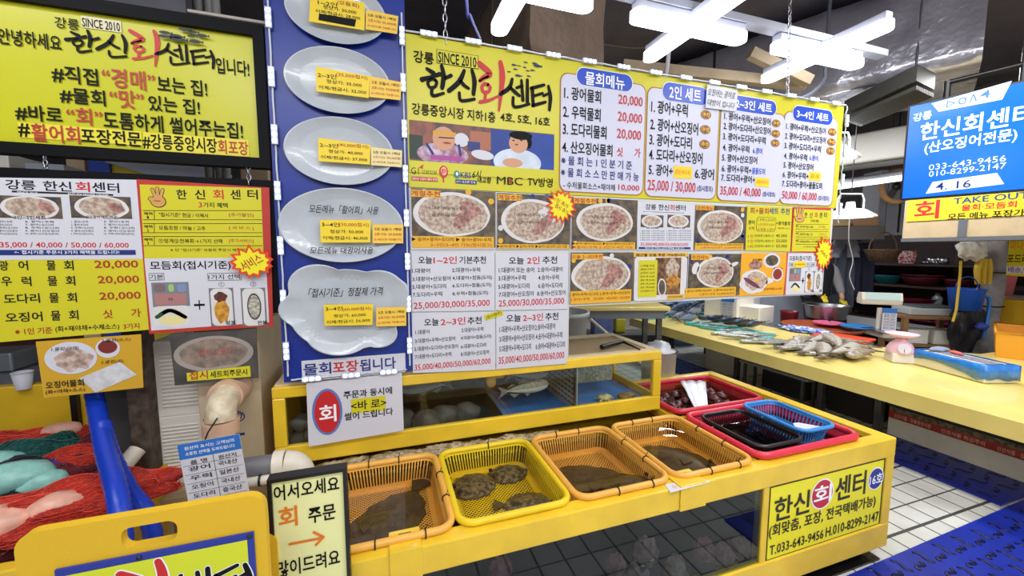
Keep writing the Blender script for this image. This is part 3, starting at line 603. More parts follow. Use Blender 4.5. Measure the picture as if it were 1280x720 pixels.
def hand(mb, pn, x, y, k, d, m=None):
    m = m or M('hand_icon', (206, 152, 84), .5)
    for mat_, g, dd in ((INK, 1.0, d), (m, .8, d + .0006)):
        for fx, fy, rot in ((-.32, .5, .28), (0, .62, 0), (.34, .5, -.3)):
            u, v = pn.uv(x, y); kk = abs(pn.uv(x + k, y)[0] - u); c = Vector((u + fx * kk, v + fy * kk)); e = Vector((-math.sin(rot), math.cos(rot))); mb.strokes(pn, [tuple(c - e * .5 * kk), tuple(c + e * .38 * kk)], .34 * kk * (1 if g == 1 else .72), mat_, dd)
        mb.ell(pn, x + k * .02, y + k * .28, k * .68 * (1 if g == 1 else .9), k * .52 * (1 if g == 1 else .88), mat_, dd + .0002)
        mb.ell(pn, x - k * .5, y + k * .1, k * .36 * (1 if g == 1 else .84), k * .22 * (1 if g == 1 else .78), mat_, dd + .0003, rot=-.4)
    mb.line(pn, x - k * .3, y + k * .22, x + k * .22, y + k * .26, .02 * abs(pn.uv(x + k, y)[0] - pn.uv(x, y)[0]) * 3, INK, d + .0014)
def benefits(mb, pn, x0, y0, x1, y1, k):
    W, H = x1 - x0, y1 - y0; X = lambda a: x0 + a * W; Y = lambda a: y0 + a * H
    hand(mb, pn, X(.13), Y(.2), H * .16, k)
    for s, a, m_ in (('한', .28, INK), ('신', .43, INK), ('회', .58, RED), ('센', .72, INK), ('터', .86, INK)): mb.ptxt(pn, s, X(a), X(a + .085), Y(.15), H * .13, m_, k, b=.035)
    mb.ptxt(pn, '3', X(.46), X(.49), Y(.29), H * .075, RED, k, b=.02); mb.ptxt(pn, '가지 혜택', X(.5), X(.7), Y(.295), H * .07, INK, k, b=.02)
    for i, (s, t_, b0) in enumerate((('"접시기준" 현금 / 이체시', '[추가할인]', .54), ('모듬조정 / 마늘 / 고추', '[ 서 비 스 ]', .52), ('①멍게②전복회→1가지 선택', '[추가서비스]', .66))):
        y = .43 + .175 * i
        for yy in (y - .062, y + .062): mb.line(pn, X(.01), Y(yy), X(.98), Y(yy), .0022, INK, k)
        mb.line(pn, X(.1), Y(y - .062), X(.1), Y(y + .062), .002, INK, k); mb.ptxt(pn, '혜택', X(.015), X(.085), Y(y - .02), H * .042, INK, k, b=.02); mb.ptxt(pn, str(i + 1), X(.04), X(.055), Y(y + .03), H * .035, INK, k)
        mb.ptxt(pn, s, X(.14), X(b0), Y(y), H * .058, INK, k, b=.014); mb.ptxt(pn, t_, X(.71), X(.91), Y(y), H * .055, BROWNRED, k, b=.01)
    mb.ptxt(pn, '※ 단 "접시기준" 모듬회 주문시 혜택적용', X(.24), X(.88), Y(.9), H * .04, INK, k, b=.008)
mb = sheet('benefit_poster', 'small red bordered yellow poster with a hand at the far right end', 'poster', pn.zoom(*ZJ), [(722, 98), (965, 106), (955, 388), (707, 384)], RED)
mb.rect(pn, 730, 108, 950, 382, SIGNY, .0064); benefits(mb, pn, 734, 108, 950, 380, .0068); done(mb)
# lower row: four white price sheets
def price_sheet(label, quad, head, rows, price):
    mb = sheet('price_sheet', label, 'poster', PS.zoom(*ZG), quad, WHITE, group=None)
    for s, a, b_, y, h, m_ in head: mb.ptxt(PS, s, a, b_, y, h, m_, .0068, b=.02)
    for s, a, b_, y, h in rows: mb.ptxt(PS, s, a, b_, y, h, INK, .0068, b=.012)
    s, a, b_, y, h = price; mb.ptxt(PS, s, a, b_, y, h, RED, .0068, b=.012); done(mb)
price_sheet('white price sheet headed 1~2인 with red prices, beside the blue board', [(43, 255), (353, 257), (353, 474), (45, 478)], [('오늘', 68, 120, 285, 28, INK), ('1~2인', 125, 213, 285, 28, RED), ('기본추천', 222, 322, 285, 28, INK)],
    [('1.대광어', 45, 112, 325, 18), ('2.대광어+우럭', 195, 300, 322, 18), ('3.대광어+산오징어', 47, 190, 355, 18), ('4.대광어+참돔(도미)', 197, 345, 352, 18), ('5.대광어+도다리', 47, 173, 384, 18), ('6.도다리+참돔(도미)', 197, 342, 380, 18), ('7.도다리+우럭', 48, 158, 413, 18), ('8.우럭+참돔(도미)', 197, 330, 410, 18)], ('25,000/30,000/35,000', 55, 340, 452, 28))
price_sheet('white price sheet headed 2인 with red prices, right of the 1~2인 sheet', [(357, 257), (630, 258), (626, 468), (357, 473)], [('오늘', 407, 463, 287, 28, INK), ('2인', 475, 522, 286, 28, RED), ('추천', 533, 588, 285, 28, INK)],
    [('1.대광어 또는 숭어', 370, 502, 322, 20), ('2.숭어+대광어', 515, 608, 320, 20), ('3.대광어+우럭', 368, 470, 352, 20), ('4.숭어+우럭', 517, 594, 350, 20), ('5.대광어+도다리', 368, 485, 383, 20), ('6.숭어+도다리', 517, 607, 380, 20), ('7.대광어+산오징어', 370, 500, 412, 20), ('8.숭어+산오징어', 513, 620, 408, 20)], ('25,000/30,000/35,000', 372, 617, 444, 28))
price_sheet('white price sheet headed 2~3인, lower left one standing on the fish tank', [(44, 483), (355, 479), (357, 695), (48, 708)], [('오늘', 90, 145, 517, 28, INK), ('2~3인', 152, 245, 514, 28, RED), ('추천', 252, 305, 511, 28, INK)],
    [('1.대광어', 57, 110, 554, 17), ('2.대광어+우럭', 230, 312, 545, 17), ('3.대광어+우럭+산오징어', 57, 207, 583, 17), ('4.대광어+참돔(도미)', 228, 342, 574, 17), ('5.대광어+도다리+산오징어', 55, 218, 612, 17), ('6.대광어+도다리', 228, 322, 605, 17), ('7.대광어+도다리+우럭', 57, 193, 642, 17), ('8.대광어+산오징어', 228, 333, 633, 17)], ('35,000/40,000/50,000/60,000', 58, 343, 676, 26))
price_sheet('white price sheet headed 2~3인, lower right one standing on the fish tank', [(359, 478), (628, 472), (624, 672), (360, 694)], [('오늘', 397, 452, 502, 28, INK), ('2~3인', 460, 535, 499, 28, RED), ('추천', 543, 592, 496, 28, INK)],
    [('1.대광어+우럭+산오징어', 372, 502, 541, 24), ('2.숭어+대광어', 505, 580, 534, 24), ('3.대광어+숭어+산오징어', 372, 502, 576, 24), ('4.숭어+대광어+우럭', 508, 607, 568, 24), ('5.대광어+우럭+도다리', 372, 490, 613, 24), ('6.숭어+대광어+도다리', 508, 617, 604, 24)], ('35,000/40,000/50,000/60,000', 372, 617, 652, 30))
mb = sheet('tag_sticker', 'small tilted yellow sticker between two white price sheets', 'sticker', PS.zoom(*ZG), [(314, 490), (382, 471), (386, 490), (318, 511)], SIGNY, th=.001, d=.009)
mb.ptxt(PS, '(접시참조)', 320, 380, 491, 14, INK, .0095, b=.006, rot=.3); done(mb)
mb = sheet('dish_poster', 'photo poster of a wide sashimi plate, lower row beside the white price sheets', 'poster', pn.zoom(*ZI), [(155, 104), (715, 112), (708, 538), (148, 552)], WHITE)
dish_photo(mb, pn, (160, 110, 708, 540), (435, 312, 262, 168), ('오늘 2~3인추천', 170, 122, 445, 170), foot=(158, 455, 695, 545, [('1.광어+우럭+도다리 2.광어+우럭+산오징어', 162, 690, 476, 30, BLACK), ('3.광어+우럭   35,000 / 40,000 / 50,000', 164, 690, 518, 30, BROWNRED)]), seed=7, hl=False); done(mb)
mb = sheet('seafood_poster', 'photo poster of a seafood tray with a yellow list on it', 'poster', pn.zoom(*ZI), [(718, 112), (1205, 118), (1168, 514), (715, 528)], GOLD)
mb.rect(pn, 722, 150, 1190, 515, M('printed_blue_grey', (88, 96, 116), .5, var=.3, scale=20), .0064); mb.rrect(pn, 730, 150, 1182, 524, .02, PDISH, .0067)
mb.rect(pn, 915, 158, 1130, 480, M('printed_shellfish', (70, 44, 34), .5, col2=(140, 100, 60), scale=45), .007); mb.ell(pn, 1065, 250, 60, 90, SASH, .0073, wob=.4); mb.ell(pn, 1070, 360, 62, 60, M('printed_roe', (206, 150, 60), .5, col2=(140, 80, 30), scale=60), .0075, wob=.4)
mb.ell(pn, 970, 420, 36, 80, PDISH, .0073, rot=.1); mb.ell(pn, 970, 420, 28, 66, PDARK, .0076, rot=.1); mb.rect(pn, 765, 180, 920, 502, SIGNY, .008)
mb.ptxt(pn, '해산물 모듬 주문 가능합니다', 745, 1180, 133, 26, INK, .008, b=.01)
for i, s in enumerate(('스페셜 모듬', '(현금/이체시)', '오징어 시가', '멍게 1팩 10,000', '해삼 1팩 20,000', '전복 1팩 20,000', '문어 1팩 30,000', '소라(삶은) 시가')): mb.ptxt(pn, s, 778, 905, 228 + 32 * i, 18, INK, .0085, b=.006)
mb.rect(pn, 1015, 488, 1160, 520, GOLD, .0082); mb.ptxt(pn, '가격 문의하세요', 1022, 1152, 504, 18, INK, .0087, b=.006); done(mb)
mb = sheet('dish_poster', 'photo poster of a fish-shaped sashimi plate, left of the orange poster', 'poster', pn.zoom(*ZJ), [(48, 396), (384, 392), (356, 664), (16, 672)], WHITE)
dish_photo(mb, pn, (52, 398, 376, 662), (222, 515, 118, 98), ('추천메뉴', 66, 400, 182, 436), foot=(26, 620, 350, 666, [('1.광어+우럭+도다리  2.광어+산오징어', 30, 345, 632, 16, BLACK), ('3.광어+우럭  35,000/40,000', 120, 345, 654, 16, BROWNRED)]), seed=9)
mb.ell(pn, 95, 490, 22, 40, PDISH, .0072, rot=-.4); mb.ell(pn, 340, 465, 30, 12, PDISH, .0072, rot=.3); done(mb)
mb = sheet('seafood_poster', 'orange photo poster of a squid dish with side bowls and red sauce', 'poster', pn.zoom(*ZJ), [(388, 392), (680, 392), (664, 660), (360, 668)], M('printed_orange', (232, 166, 30), .45))
for x, y, rx, ry, m_ in ((585, 442, 55, 48, PDISH), (480, 470, 42, 28, SASH2), (620, 530, 36, 44, WHITE), (620, 528, 28, 34, M('printed_sauce', (140, 44, 30), .5)), (585, 440, 40, 34, PDARK)): mb.ell(pn, x, y, rx, ry, m_, .0066 + .0005 * (rx < 45) + .0005 * (ry == 34))
mb.ell(pn, 470, 575, 88, 78, PDISH, .0072, wob=.15, seed=4); mb.ell(pn, 555, 570, 40, 20, PDISH, .0072); mb.ell(pn, 482, 570, 70, 58, SASH, .0075, wob=.2); mb.ell(pn, 455, 585, 60, 14, M('printed_purple', (110, 50, 80), .5), .0078, rot=-.45); mb.ell(pn, 487, 565, 20, 12, GOLD, .008)
mb.ptxt(pn, '오징어물회', 460, 520, 436, 14, INK, .007); mb.ptxt(pn, '물회(소스)', 595, 655, 490, 12, INK, .007); mb.ptxt(pn, '오징어회 3~4인', 530, 650, 622, 16, BROWNRED, .008, b=.01); done(mb)
# red bordered poster: set contents (small one at the right end, and its big twin on the left board)
def set_poster(mb, pn, x0, y0, x1, y1, k, small=False):
    W, H = x1 - x0, y1 - y0; X = lambda a: x0 + a * W; Y = lambda a: y0 + a * H
    mb.ptxt(pn, '모듬회(접시기준)', X(.04), X(.7), Y(.13), H * .14, INK, k, b=.02)
    for s, a, b_ in (('기본', .02, .15), ('1가지 선택', .5, .78)):
        mb.rect(pn, X(a), Y(.235), X(b_), Y(.335), INK, k); mb.rect(pn, X(a) + W * .004, Y(.242), X(b_) - W * .004, Y(.328), WHITE, k + .0004); mb.ptxt(pn, s, X(a + .01), X(b_ - .01), Y(.287), H * .075, INK, k + .0008, b=.014)
    mb.rect(pn, X(.04), Y(.37), X(.36), Y(.7), M('printed_tray_edge', (120, 124, 132), .5), k)
    for a, b_, m_ in ((.06, .16, M('printed_mauve', (120, 98, 104), .5)), (.18, .23, M('printed_pale_green', (150, 190, 120), .5)), (.25, .33, M('printed_blue_box', (120, 140, 180), .5))): mb.rrect(pn, X(a), Y(.39), X(b_), Y(.5), .01, m_, k + .0006)
    mb.rect(pn, X(.065), Y(.53), X(.335), Y(.68), M('printed_rose', (168, 118, 116), .5), k + .0006); mb.ptxt(pn, '초장', X(.18), X(.22), Y(.605), H * .04, INK, k + .001, b=.01)
    mb.rrect(pn, X(.05), Y(.71), X(.37), Y(.99), .02, PDISH, k + .0004); mb.ell(pn, X(.22), Y(.9), W * .11, H * .07, M('printed_cream', (226, 214, 150), .5), k + .0008)
    for a0, b0 in ((.09, .86), (.12, .82)): mb.strokes(pn, [pn.uv(X(a0), Y(b0)), pn.uv(X(.2), Y(.765)), pn.uv(X(.32), Y(.86))], abs(pn.uv(x1, y0)[0] - pn.uv(x0, y0)[0]) * .035, M('printed_green', (24, 74, 40), .5), k + .001)
    mb.rect(pn, X(.39), Y(.675), X(.48), Y(.7), BLACK, k); mb.rect(pn, X(.427), Y(.62), X(.443), Y(.755), BLACK, k)
    for a, s, n_ in ((.51, '멍게', '①'), (.77, '전복', '②')):
        mb.ptxt(pn, n_, X(a + .08), X(a + .13), Y(.395), H * .07, INK, k, b=0); mb.rect(pn, X(a), Y(.45), X(a + .22), Y(.98), M('printed_steel', (110, 112, 116), .5), k); mb.rrect(pn, X(a + .012), Y(.455), X(a + .208), Y(.975), .02, PDISH, k + .0005); mb.ptxt(pn, s, X(a + .14), X(a + .22), Y(.94), H * .06, INK, k + .0016, b=.02)
    mb.ell(pn, X(.62), Y(.77), W * .06, H * .17, M('printed_yellow_flesh', (214, 160, 50), .5, col2=(170, 110, 30), scale=60), k + .001, wob=.2); mb.ell(pn, X(.61), Y(.57), W * .055, H * .07, M('printed_dark_shell', (110, 50, 30), .5, col2=(50, 30, 26), scale=70), k + .0012, wob=.3)
    mb.ell(pn, X(.885), Y(.71), W * .058, H * .19, M('printed_shell_rim', (60, 60, 60), .5), k + .001); mb.ell(pn, X(.885), Y(.71), W * .048, H * .165, M('printed_abalone', (206, 200, 184), .5, col2=(120, 116, 104), scale=80), k + .0014)
mb = sheet('set_poster', 'small red bordered white set menu poster at the lower right end under the menu sign', 'poster', pn.zoom(*ZJ), [(682, 390), (920, 390), (905, 648), (660, 662)], M('poster_pink_red', (206, 84, 80), .5))
mb.rect(pn, 690, 394, 908, 650, WHITE, .0064); set_poster(mb, pn, 690, 396, 906, 648, .0068)
mb.ell(pn, 762, 465, 44, 22, M('note_yellow', (244, 206, 40), .6), .009); mb.ptxt(pn, '접시세트추천', 728, 796, 466, 14, BROWNRED, .0095, b=.006); done(mb)
def burst(label, pn, cx, cy, r, asp, txt, rot, d, n=15, seed=3, in_=M('burst_yellow', (236, 224, 30), .4)):
    mb = MB(); mb.star(pn, cx, cy, r, r * .72, n, M('burst_red', (222, 62, 30), .4), d, asp, seed); mb.star(pn, cx, cy, r * .8, r * .58, n, in_, d + .0012, asp, seed)
    for i, (s, hh) in enumerate(txt): mb.ptxt(pn, s, cx - r * .48, cx + r * .48, cy + (i - (len(txt) - 1) / 2) * r * .4, r * hh, BROWNRED, d + .002, b=.012, rot=rot)
    u, v = pn.uv(cx, cy); o = mb.build('starburst_sticker', loc=pn.P(u, v, d))
    s = o.modifiers.new('thickness', 'SOLIDIFY'); s.thickness = .001; s.offset = -1
    tag(o, label, 'sticker')
burst('red and yellow starburst sticker between the second and third dish posters', pn.zoom(*ZG5), 612, 188, 128, 1.05, [('1인 추가', .3), ('접시 추가', .3)], -.5, .012)
burst('small red and yellow starburst sticker at the far right end of the posters', pn.zoom(*ZJ), 912, 398, 60, 1.3, [('서비스', .4)], -.6, .012, seed=5)
# ------------------------------------------------------------------ tall blue board with plates
PB = Panel((0, 1.868, 0)); pn = PB.zoom()
bl = pn.uv(340, 200)[0]; br_ = pn.uv(510, 200)[0]; bz = pn.uv(435, 471)[1]
BLU = thing('plate_board', 'tall blue board with five white plates and price cards on it', 'board', (bl, 1.868, bz))
MB().prism([pn.P(bl, bz), pn.P(br_, bz), pn.P(br_, 2.72), pn.P(bl, 2.72)], pn.N, .03, BLUEB, M('board_edge', (200, 204, 214), .4)).build('board', BLU, bevel=.002)
mb = MB(); pn.zoom(330, 230, .45872)
mb.rect(pn, 102, 482, 386, 512, WHITE, .002); mb.ptxt(pn, '물회', 108, 184, 503, 32, NAVY, .004, b=.035); mb.ptxt(pn, '포장', 187, 258, 497, 32, RED, .004, b=.035); mb.ptxt(pn, '됩니다', 262, 360, 490, 32, NAVY, .004, b=.035); mb.build('lettering', BLU)
led_string('string of white lights down the left edge of the blue board', [(bl + .018, 2.62), (bl + .018, bz + .03)], 7, PB)
led_string('string of white lights down the right edge of the blue board', [(br_ - .014, 2.62), (br_ - .014, bz + .03)], 8, PB)
led_string('string of white lights along the bottom edge of the blue board', [(bl + .03, bz + .012), (br_ - .03, bz + .012)], 3, PB)
PLM = M('melamine_plate', (184, 190, 199), .25, var=.04, scale=12, coat=.3)
def plate(label, cx, cy, rx, ry, outline=None):
    u, v = pn.uv(cx, cy); ru = abs(pn.uv(cx + rx, cy)[0] - pn.uv(cx - rx, cy)[0]) / 2; rv = abs(pn.uv(cx, cy - ry)[1] - pn.uv(cx, cy + ry)[1]) / 2
    n = 96; vs = []; prof = [(1.0, .030), (.985, .034), (.96, .031), (.74, .014), (.70, .012), (.3, .011), (.001, .011)]
    def out(j):
        a = 2 * math.pi * j / n
        if outline: return outline(a)
        return Vector((math.cos(a), math.sin(a)))
    for q, (r, d) in enumerate(prof):
        for j in range(n):
            e = out(j); base = Vector((math.cos(2 * math.pi * j / n), math.sin(2 * math.pi * j / n))); e2 = base.lerp(e, max(0, (r - .5) / .5)) if outline else e
            dd = d + (.0016 * (1 if (j // 1) % 2 else -1) if q in (3, 4) else 0); vs.append(pn.P(u + e2.x * r * ru, v + e2.y * r * rv, dd))
    fs = [(i * n + j, (i + 1) * n + j, (i + 1) * n + (j + 1) % n, i * n + (j + 1) % n) for i in range(len(prof) - 1) for j in range(n)]
    fs = [f[::-1] for f in fs]
    mb = MB(); mb.add(vs, fs, PLM, True)
    bk = [pn.P(u + out(j).x * .97 * ru, v + out(j).y * .97 * rv, .026) for j in range(n)] + [pn.P(u + out(j).x * .6 * ru, v + out(j).y * .6 * rv, .002) for j in range(n)]
    mb.add(bk, [(j, (j + 1) % n, n + (j + 1) % n, n + j) for j in range(n)], PLM, True); mb.add(bk[n:], [tuple(range(n))], PLM); mb.add(vs[:n] + bk[:n], [(j, n + j, n + (j + 1) % n, (j + 1) % n) for j in range(n)], PLM, True)
    return tag(mb.build('serving_plate', loc=pn.P(u, v, .002)), label, 'plate', 'plates fixed on the blue board')
def card(label, q, rows, m=M('card_yellow', (238, 206, 40), .5), group='price cards on the plates', d=.04, name='price_card', strike=None):
    mb = sheet(name, label, 'price card', pn, q, m, th=.003, d=d, group=group)
    x0 = (q[0][0] + q[3][0]) / 2; x1 = (q[1][0] + q[2][0]) / 2; W = x1 - x0; yt = (q[0][1] + q[1][1]) / 2; yb = (q[2][1] + q[3][1]) / 2; H = yb - yt
    rot = math.atan2(-(q[1][1] - q[0][1]), q[1][0] - q[0][0]) if False else 0
    for s, a, b_, y, h, m_ in rows: mb.ptxt(pn, s, x0 + a * W, x0 + b_ * W, yt + y * H, h * H, m_, d + .001, b=.008)
    if strike: mb.pquad(pn, strike, BLACK, d + .0015)
    return done(mb)
NOTE = M('card_amber', (240, 196, 70), .5)
def rows3(t, a, b_): return [(t[0], .03, .38, .2, .2, INK), (t[1], .38, .97, .22, .2, BROWNRED), ('정상가: ' + a, .2, .86, .52, .17, INK), ('이체/현금시: ' + b_, .06, .95, .8, .17, INK)]
def rowsn(): return [('5조 모듬시 1팩당', .08, .95, .25, .16, INK), ('3조시는 50,000원', .08, .95, .52, .16, BROWNRED), ('(2~4인으로 가능합니다)', .06, .95, .8, .14, BROWNRED)]
pn.zoom(320, 0, .33333)
plate('oval white plate at the top of the blue board, cut by the frame', 306, 58, 186, 118); plate('second plate from the top on the blue board, embossed oval', 313, 312, 195, 122); plate('third plate from the top on the blue board, shiny oval', 320, 573, 202, 125)
card('yellow price card with a blacked-out line on the topmost plate', [(210, 0), (410, 32), (408, 132), (205, 100)], [('1~2인', .15, .5, .2, .18, INK), ('(모듬회)', .5, .9, .22, .18, BROWNRED), ('정상가: 30,000', .25, .85, .42, .15, INK), ('이체/현금시: 28,000', .12, .92, .6, .15, INK)], strike=[(242, 72), (378, 94), (372, 120), (240, 96)])
card('amber handwritten card at the right of the topmost plate', [(414, 56), (532, 80), (528, 145), (412, 128)], rowsn(), NOTE)
card('yellow price card reading 35,000 on the second plate', [(230, 266), (428, 300), (424, 380), (232, 356)], rows3(('2~3인', '(35,000접시)'), '35,000', '32,000'))
card('amber handwritten card at the right of the second plate', [(428, 300), (544, 322), (540, 388), (426, 376)], rowsn(), NOTE)
card('yellow price card reading 40,000 on the third plate', [(238, 526), (430, 552), (428, 624), (240, 612)], rows3(('2~3인', '(40,000접시)'), '40,000', '37,000'))
card('pale handwritten card at the right of the third plate', [(432, 560), (546, 572), (545, 634), (432, 626)], rowsn(), M('card_pale', (232, 214, 150), .5))
pn.zoom(330, 230, .45872)
plate('oval white plate, fourth from the top, with marker writing on it', 218, 114, 167, 100)
def fishy(a):
    # body, two side fins and a pointed nose, as on the bottom dish
    k = 1.0; d_ = (math.degrees(a) + 360) % 360
    def bump(c, w, h):
        x = min(abs(d_ - c), 360 - abs(d_ - c)); return h * max(0, 1 - (x / w) ** 2)
    k = .86 + bump(40, 28, .2) + bump(128, 30, .25) + bump(175, 22, .14) + bump(312, 20, .17) + bump(10, 26, .12) + bump(255, 30, .1)
    return Vector((math.cos(a) * k, math.sin(a) * k))
plate('fish-shaped white plate, lowest on the blue board', 228, 342, 176, 128, fishy)
card('yellow price card reading 50,000 on the fourth plate', [(156, 100), (292, 100), (290, 160), (158, 160)], rows3(('3~4인', '(50,000접시)'), '50,000', '46,000'))
card('amber handwritten card at the right of the fourth plate', [(296, 112), (378, 112), (378, 162), (296, 162)], rowsn(), NOTE)
card('yellow price card reading 60,000 on the fish-shaped plate', [(166, 326), (298, 324), (296, 380), (168, 382)], rows3(('3~4인', '(60,000접시)'), '60,000', '56,000'))
card('amber handwritten card at the right of the fish-shaped plate', [(306, 334), (386, 332), (386, 382), (306, 384)], rowsn(), NOTE)
for lab, s, a, b_, y, h in (('upper line of black marker writing on the fourth plate', '모든메뉴「활어회」사용', 130, 314, 72, 22), ('lower line of black marker writing on the fourth plate', '모든메뉴 대광어사용', 132, 300, 181, 18), ('black marker writing on the fish-shaped plate', '「접시기준」정찰제 가격', 128, 326, 292, 24)):
    mb = MB(); mb.ptxt(pn, s, a, b_, y, h, BLACK, .036, b=.008, skew=.2); u, v = pn.uv(a, y); o = mb.build('marker_writing', loc=pn.P(u, v, .036)); tag(o, lab, 'writing')
# white "at once" notice hanging under it
PN = Panel((0, 1.872, 0)); pn = PN.zoom(330, 460, .19442)
mb = sheet('notice_sign', 'white notice with a big red oval hanging in front of the yellow tank', 'sign', pn, [(275, 92), (885, 28), (898, 395), (290, 498)], WHITE, th=.005, d=.012)
mb.ell(pn, 410, 275, 97, 148, M('oval_rim_blue', (84, 120, 190), .5), .0135); mb.ell(pn, 410, 275, 82, 134, RED, .0142); mb.ptxt(pn, '회', 358, 468, 285, 110, WTXT, .015, b=.03)
mb.ptxt(pn, '주문과 동시에', 515, 826, 152, 48, INK, .0138, b=.016); mb.rect(pn, 560, 195, 782, 262, SIGNY, .0133); mb.ptxt(pn, '<바 로>', 562, 788, 226, 58, INK, .0138, b=.024); mb.ptxt(pn, '썰어 드립니다', 520, 832, 288, 48, INK, .0138, b=.016)
done(mb)
# ------------------------------------------------------------------ left signs
PL = Panel((0, 1.9, 0)); pn = PL.zoom(0, 0, .30548)
gu0, gv0 = pn.uv(-330, 300); gu1 = pn.uv(1050, 400)[0]; gvt = pn.uv(1035, 148)[1]; gvb = pn.uv(1063, 648)[1]
LS = thing('hanging_sign', 'big yellow shop sign in a black frame, hanging at the upper left', 'sign', ((gu0 + gu1) / 2, 1.9, gvb))
MB().prism([pn.P(gu0, gvb, -.01), pn.P(gu1, gvb, -.01), pn.P(gu1, gvt, -.01), pn.P(gu0, gvt, -.01)], pn.N, .02, M('sign_panel_yellow', (194, 192, 28), .3)).build('sign_panel', LS)
mb = MB(); fr = M('black_frame', (8, 9, 14), .6, spec=.15); fu = pn.uv(1095, 400)[0] - gu1; ft = pn.uv(1075, 108)[1] - gvt; fb = gvb - pn.uv(1085, 690)[1]
for a0, a1, b0, b1 in ((gu0 - .04, gu1 + fu, gvt, gvt + ft), (gu0 - .04, gu1 + fu, gvb - fb, gvb), (gu0 - .04, gu0, gvb, gvt), (gu1, gu1 + fu, gvb, gvt)): mb.prism([pn.P(a0, b0, .012), pn.P(a1, b0, .012), pn.P(a1, b1, .012), pn.P(a0, b1, .012)], pn.N, .05, fr)
mb.build('frame', LS)
mb = MB(); DK = M('sign_dark_text', (20, 22, 14), .6, spec=.2); D = -.006
mb.ptxt(pn, '강릉', 218, 318, 92, 46, DK, D, b=.008); mb.rect(pn, 324, 58, 494, 130, M('sticker_pale', (214, 206, 170), .4), D - .001); mb.ptxt(pn, 'SINCE 2010', 332, 486, 97, 36, DK, D, b=.01)
mb.ptxt(pn, '안녕하세요', -12, 246, 158, 66, DK, D, b=.016)
logo(mb, pn, PS, Vector(pn.zoom(0, 0, .30548).uv(265, 158)), Vector(pn.uv(872, 258)), D, .8, None, .8); pn.zoom(0, 0, .30548)
fishes(mb, pn, [(676, 135, 1), (755, 122, 1), (790, 132, .9), (672, 150, 1), (722, 150, 1.2), (728, 162, 1.4), (785, 150, .8), (800, 172, 1.1), (828, 147, 1)], M('fish_dark', (24, 34, 30), .5), .036)
mb.ptxt(pn, '입니다!', 882, 1018, 272, 66, DK, D, b=.018)
TR = M('sign_red_text', (176, 54, 36), .5)
for s, a, b_, y, h, m_ in (('#직접', 207, 397, 305, 72, DK), ('“경매”', 415, 632, 322, 80, TR), ('보는 집!', 642, 846, 350, 66, DK), ('#물회', 240, 427, 392, 66, DK), ('“맛”', 445, 585, 404, 76, TR), ('있는 집!', 606, 816, 428, 64, DK), ('#바로', 57, 250, 462, 66, DK), ('“회”', 268, 415, 475, 70, TR), ('도톰하게 썰어주는집!', 434, 1002, 512, 70, DK)): mb.ptxt(pn, s, a, b_, y, h, m_, D, b=.024)
mb.rect(pn, 64, 496, 578, 594, M('strip_yellow', (228, 214, 60), .4), D - .002); mb.rect(pn, 580, 538, 1018, 640, MATS['strip_yellow'], D - .0015)
for s, a, b_, y, h, m_ in (('#', 68, 116, 530, 56, DK), ('활어회', 124, 322, 545, 72, TR), ('포장전문', 328, 576, 561, 62, DK), ('#강릉중앙시장', 584, 888, 585, 62, DK), ('회포장', 890, 1014, 602, 58, TR)): mb.ptxt(pn, s, a, b_, y, h, m_, D, b=.02)
mb.build('lettering', LS)
for x in (330, 178, 1050, 990):
    pass
# rings between upper sign and the board below
for i, (x, y0, y1) in enumerate(((55, 188, 212), (310, 205, 232))):
    PLz = PL.zoom(); u, v0 = PLz.uv(x, y0); _, v1 = PLz.uv(x, y1); mb = MB(); n = 4
    for k in range(n):
        c = PLz.P(u, v0 + (v1 - v0) * (k + .5) / n, .0); r_ = abs(v1 - v0) / n * .6; e = Vector((1, 0, 0)) if k % 2 == 0 else Vector((0, 1, 0)); mb.tube([c + e * r_ * .6 * math.cos(R(a)) + Vector((0, 0, r_ * math.sin(R(a)))) for a in range(0, 360, 40)], .003, STEEL, 5, True)
    tag(mb.build('chain_link', loc=PLz.P(u, v0)), ('left', 'right')[i] + ' short chain between the upper shop sign and the menu board', 'chain')
# menu board under it
pn = PL.zoom(0, 210, .40276)
mu0 = pn.uv(-60, 300)[0]; mu1 = pn.uv(862, 300)[0]; mvt = pn.uv(420, 28)[1]; mvb = pn.uv(470, 505)[1]
tag(MB().prism([PL.P(mu0, mvb + .01, .0), PL.P(mu1, mvb + .05, .0), PL.P(mu1, mvt + .012, .0), PL.P(mu0, mvt + .012, .0)], PL.N, .03, fr).build('menu_board', loc=(mu1, 1.9, mvb), bevel=.003), 'black backing board behind the two left menu posters', 'board')
def lift(o): return o
mb = sheet('menu_poster', 'big poster, white top with two dishes and yellow bottom with 20,000 prices', 'poster', pn, [(-70, 30), (432, 38), (470, 500), (-66, 545)], SIGNY, d=.01)
mb.pquad(pn, [(-70, 30), (431, 38), (449, 282), (-68, 286)], WHITE, .0105)
pn.zoom(0, 210, .16667); k = .011
for s, a, b_, y, h, m_ in (('강릉', 62, 286, 130, 74, INK), ('한신', 342, 554, 140, 74, INK), ('회', 582, 690, 145, 74, RED), ('센터', 706, 908, 150, 74, INK)): mb.ptxt(pn, s, a, b_, y, h, m_, k, b=.024)
mb.rect(pn, 108, 172, 864, 212, INK, k); mb.ptxt(pn, 'SINCE 2010', 150, 300, 188, 16, WTXT, k + .0005, b=0); mb.ptxt(pn, 'EAST SEA SASHIMI CENTER', 530, 830, 204, 16, WTXT, k + .0005, b=0)
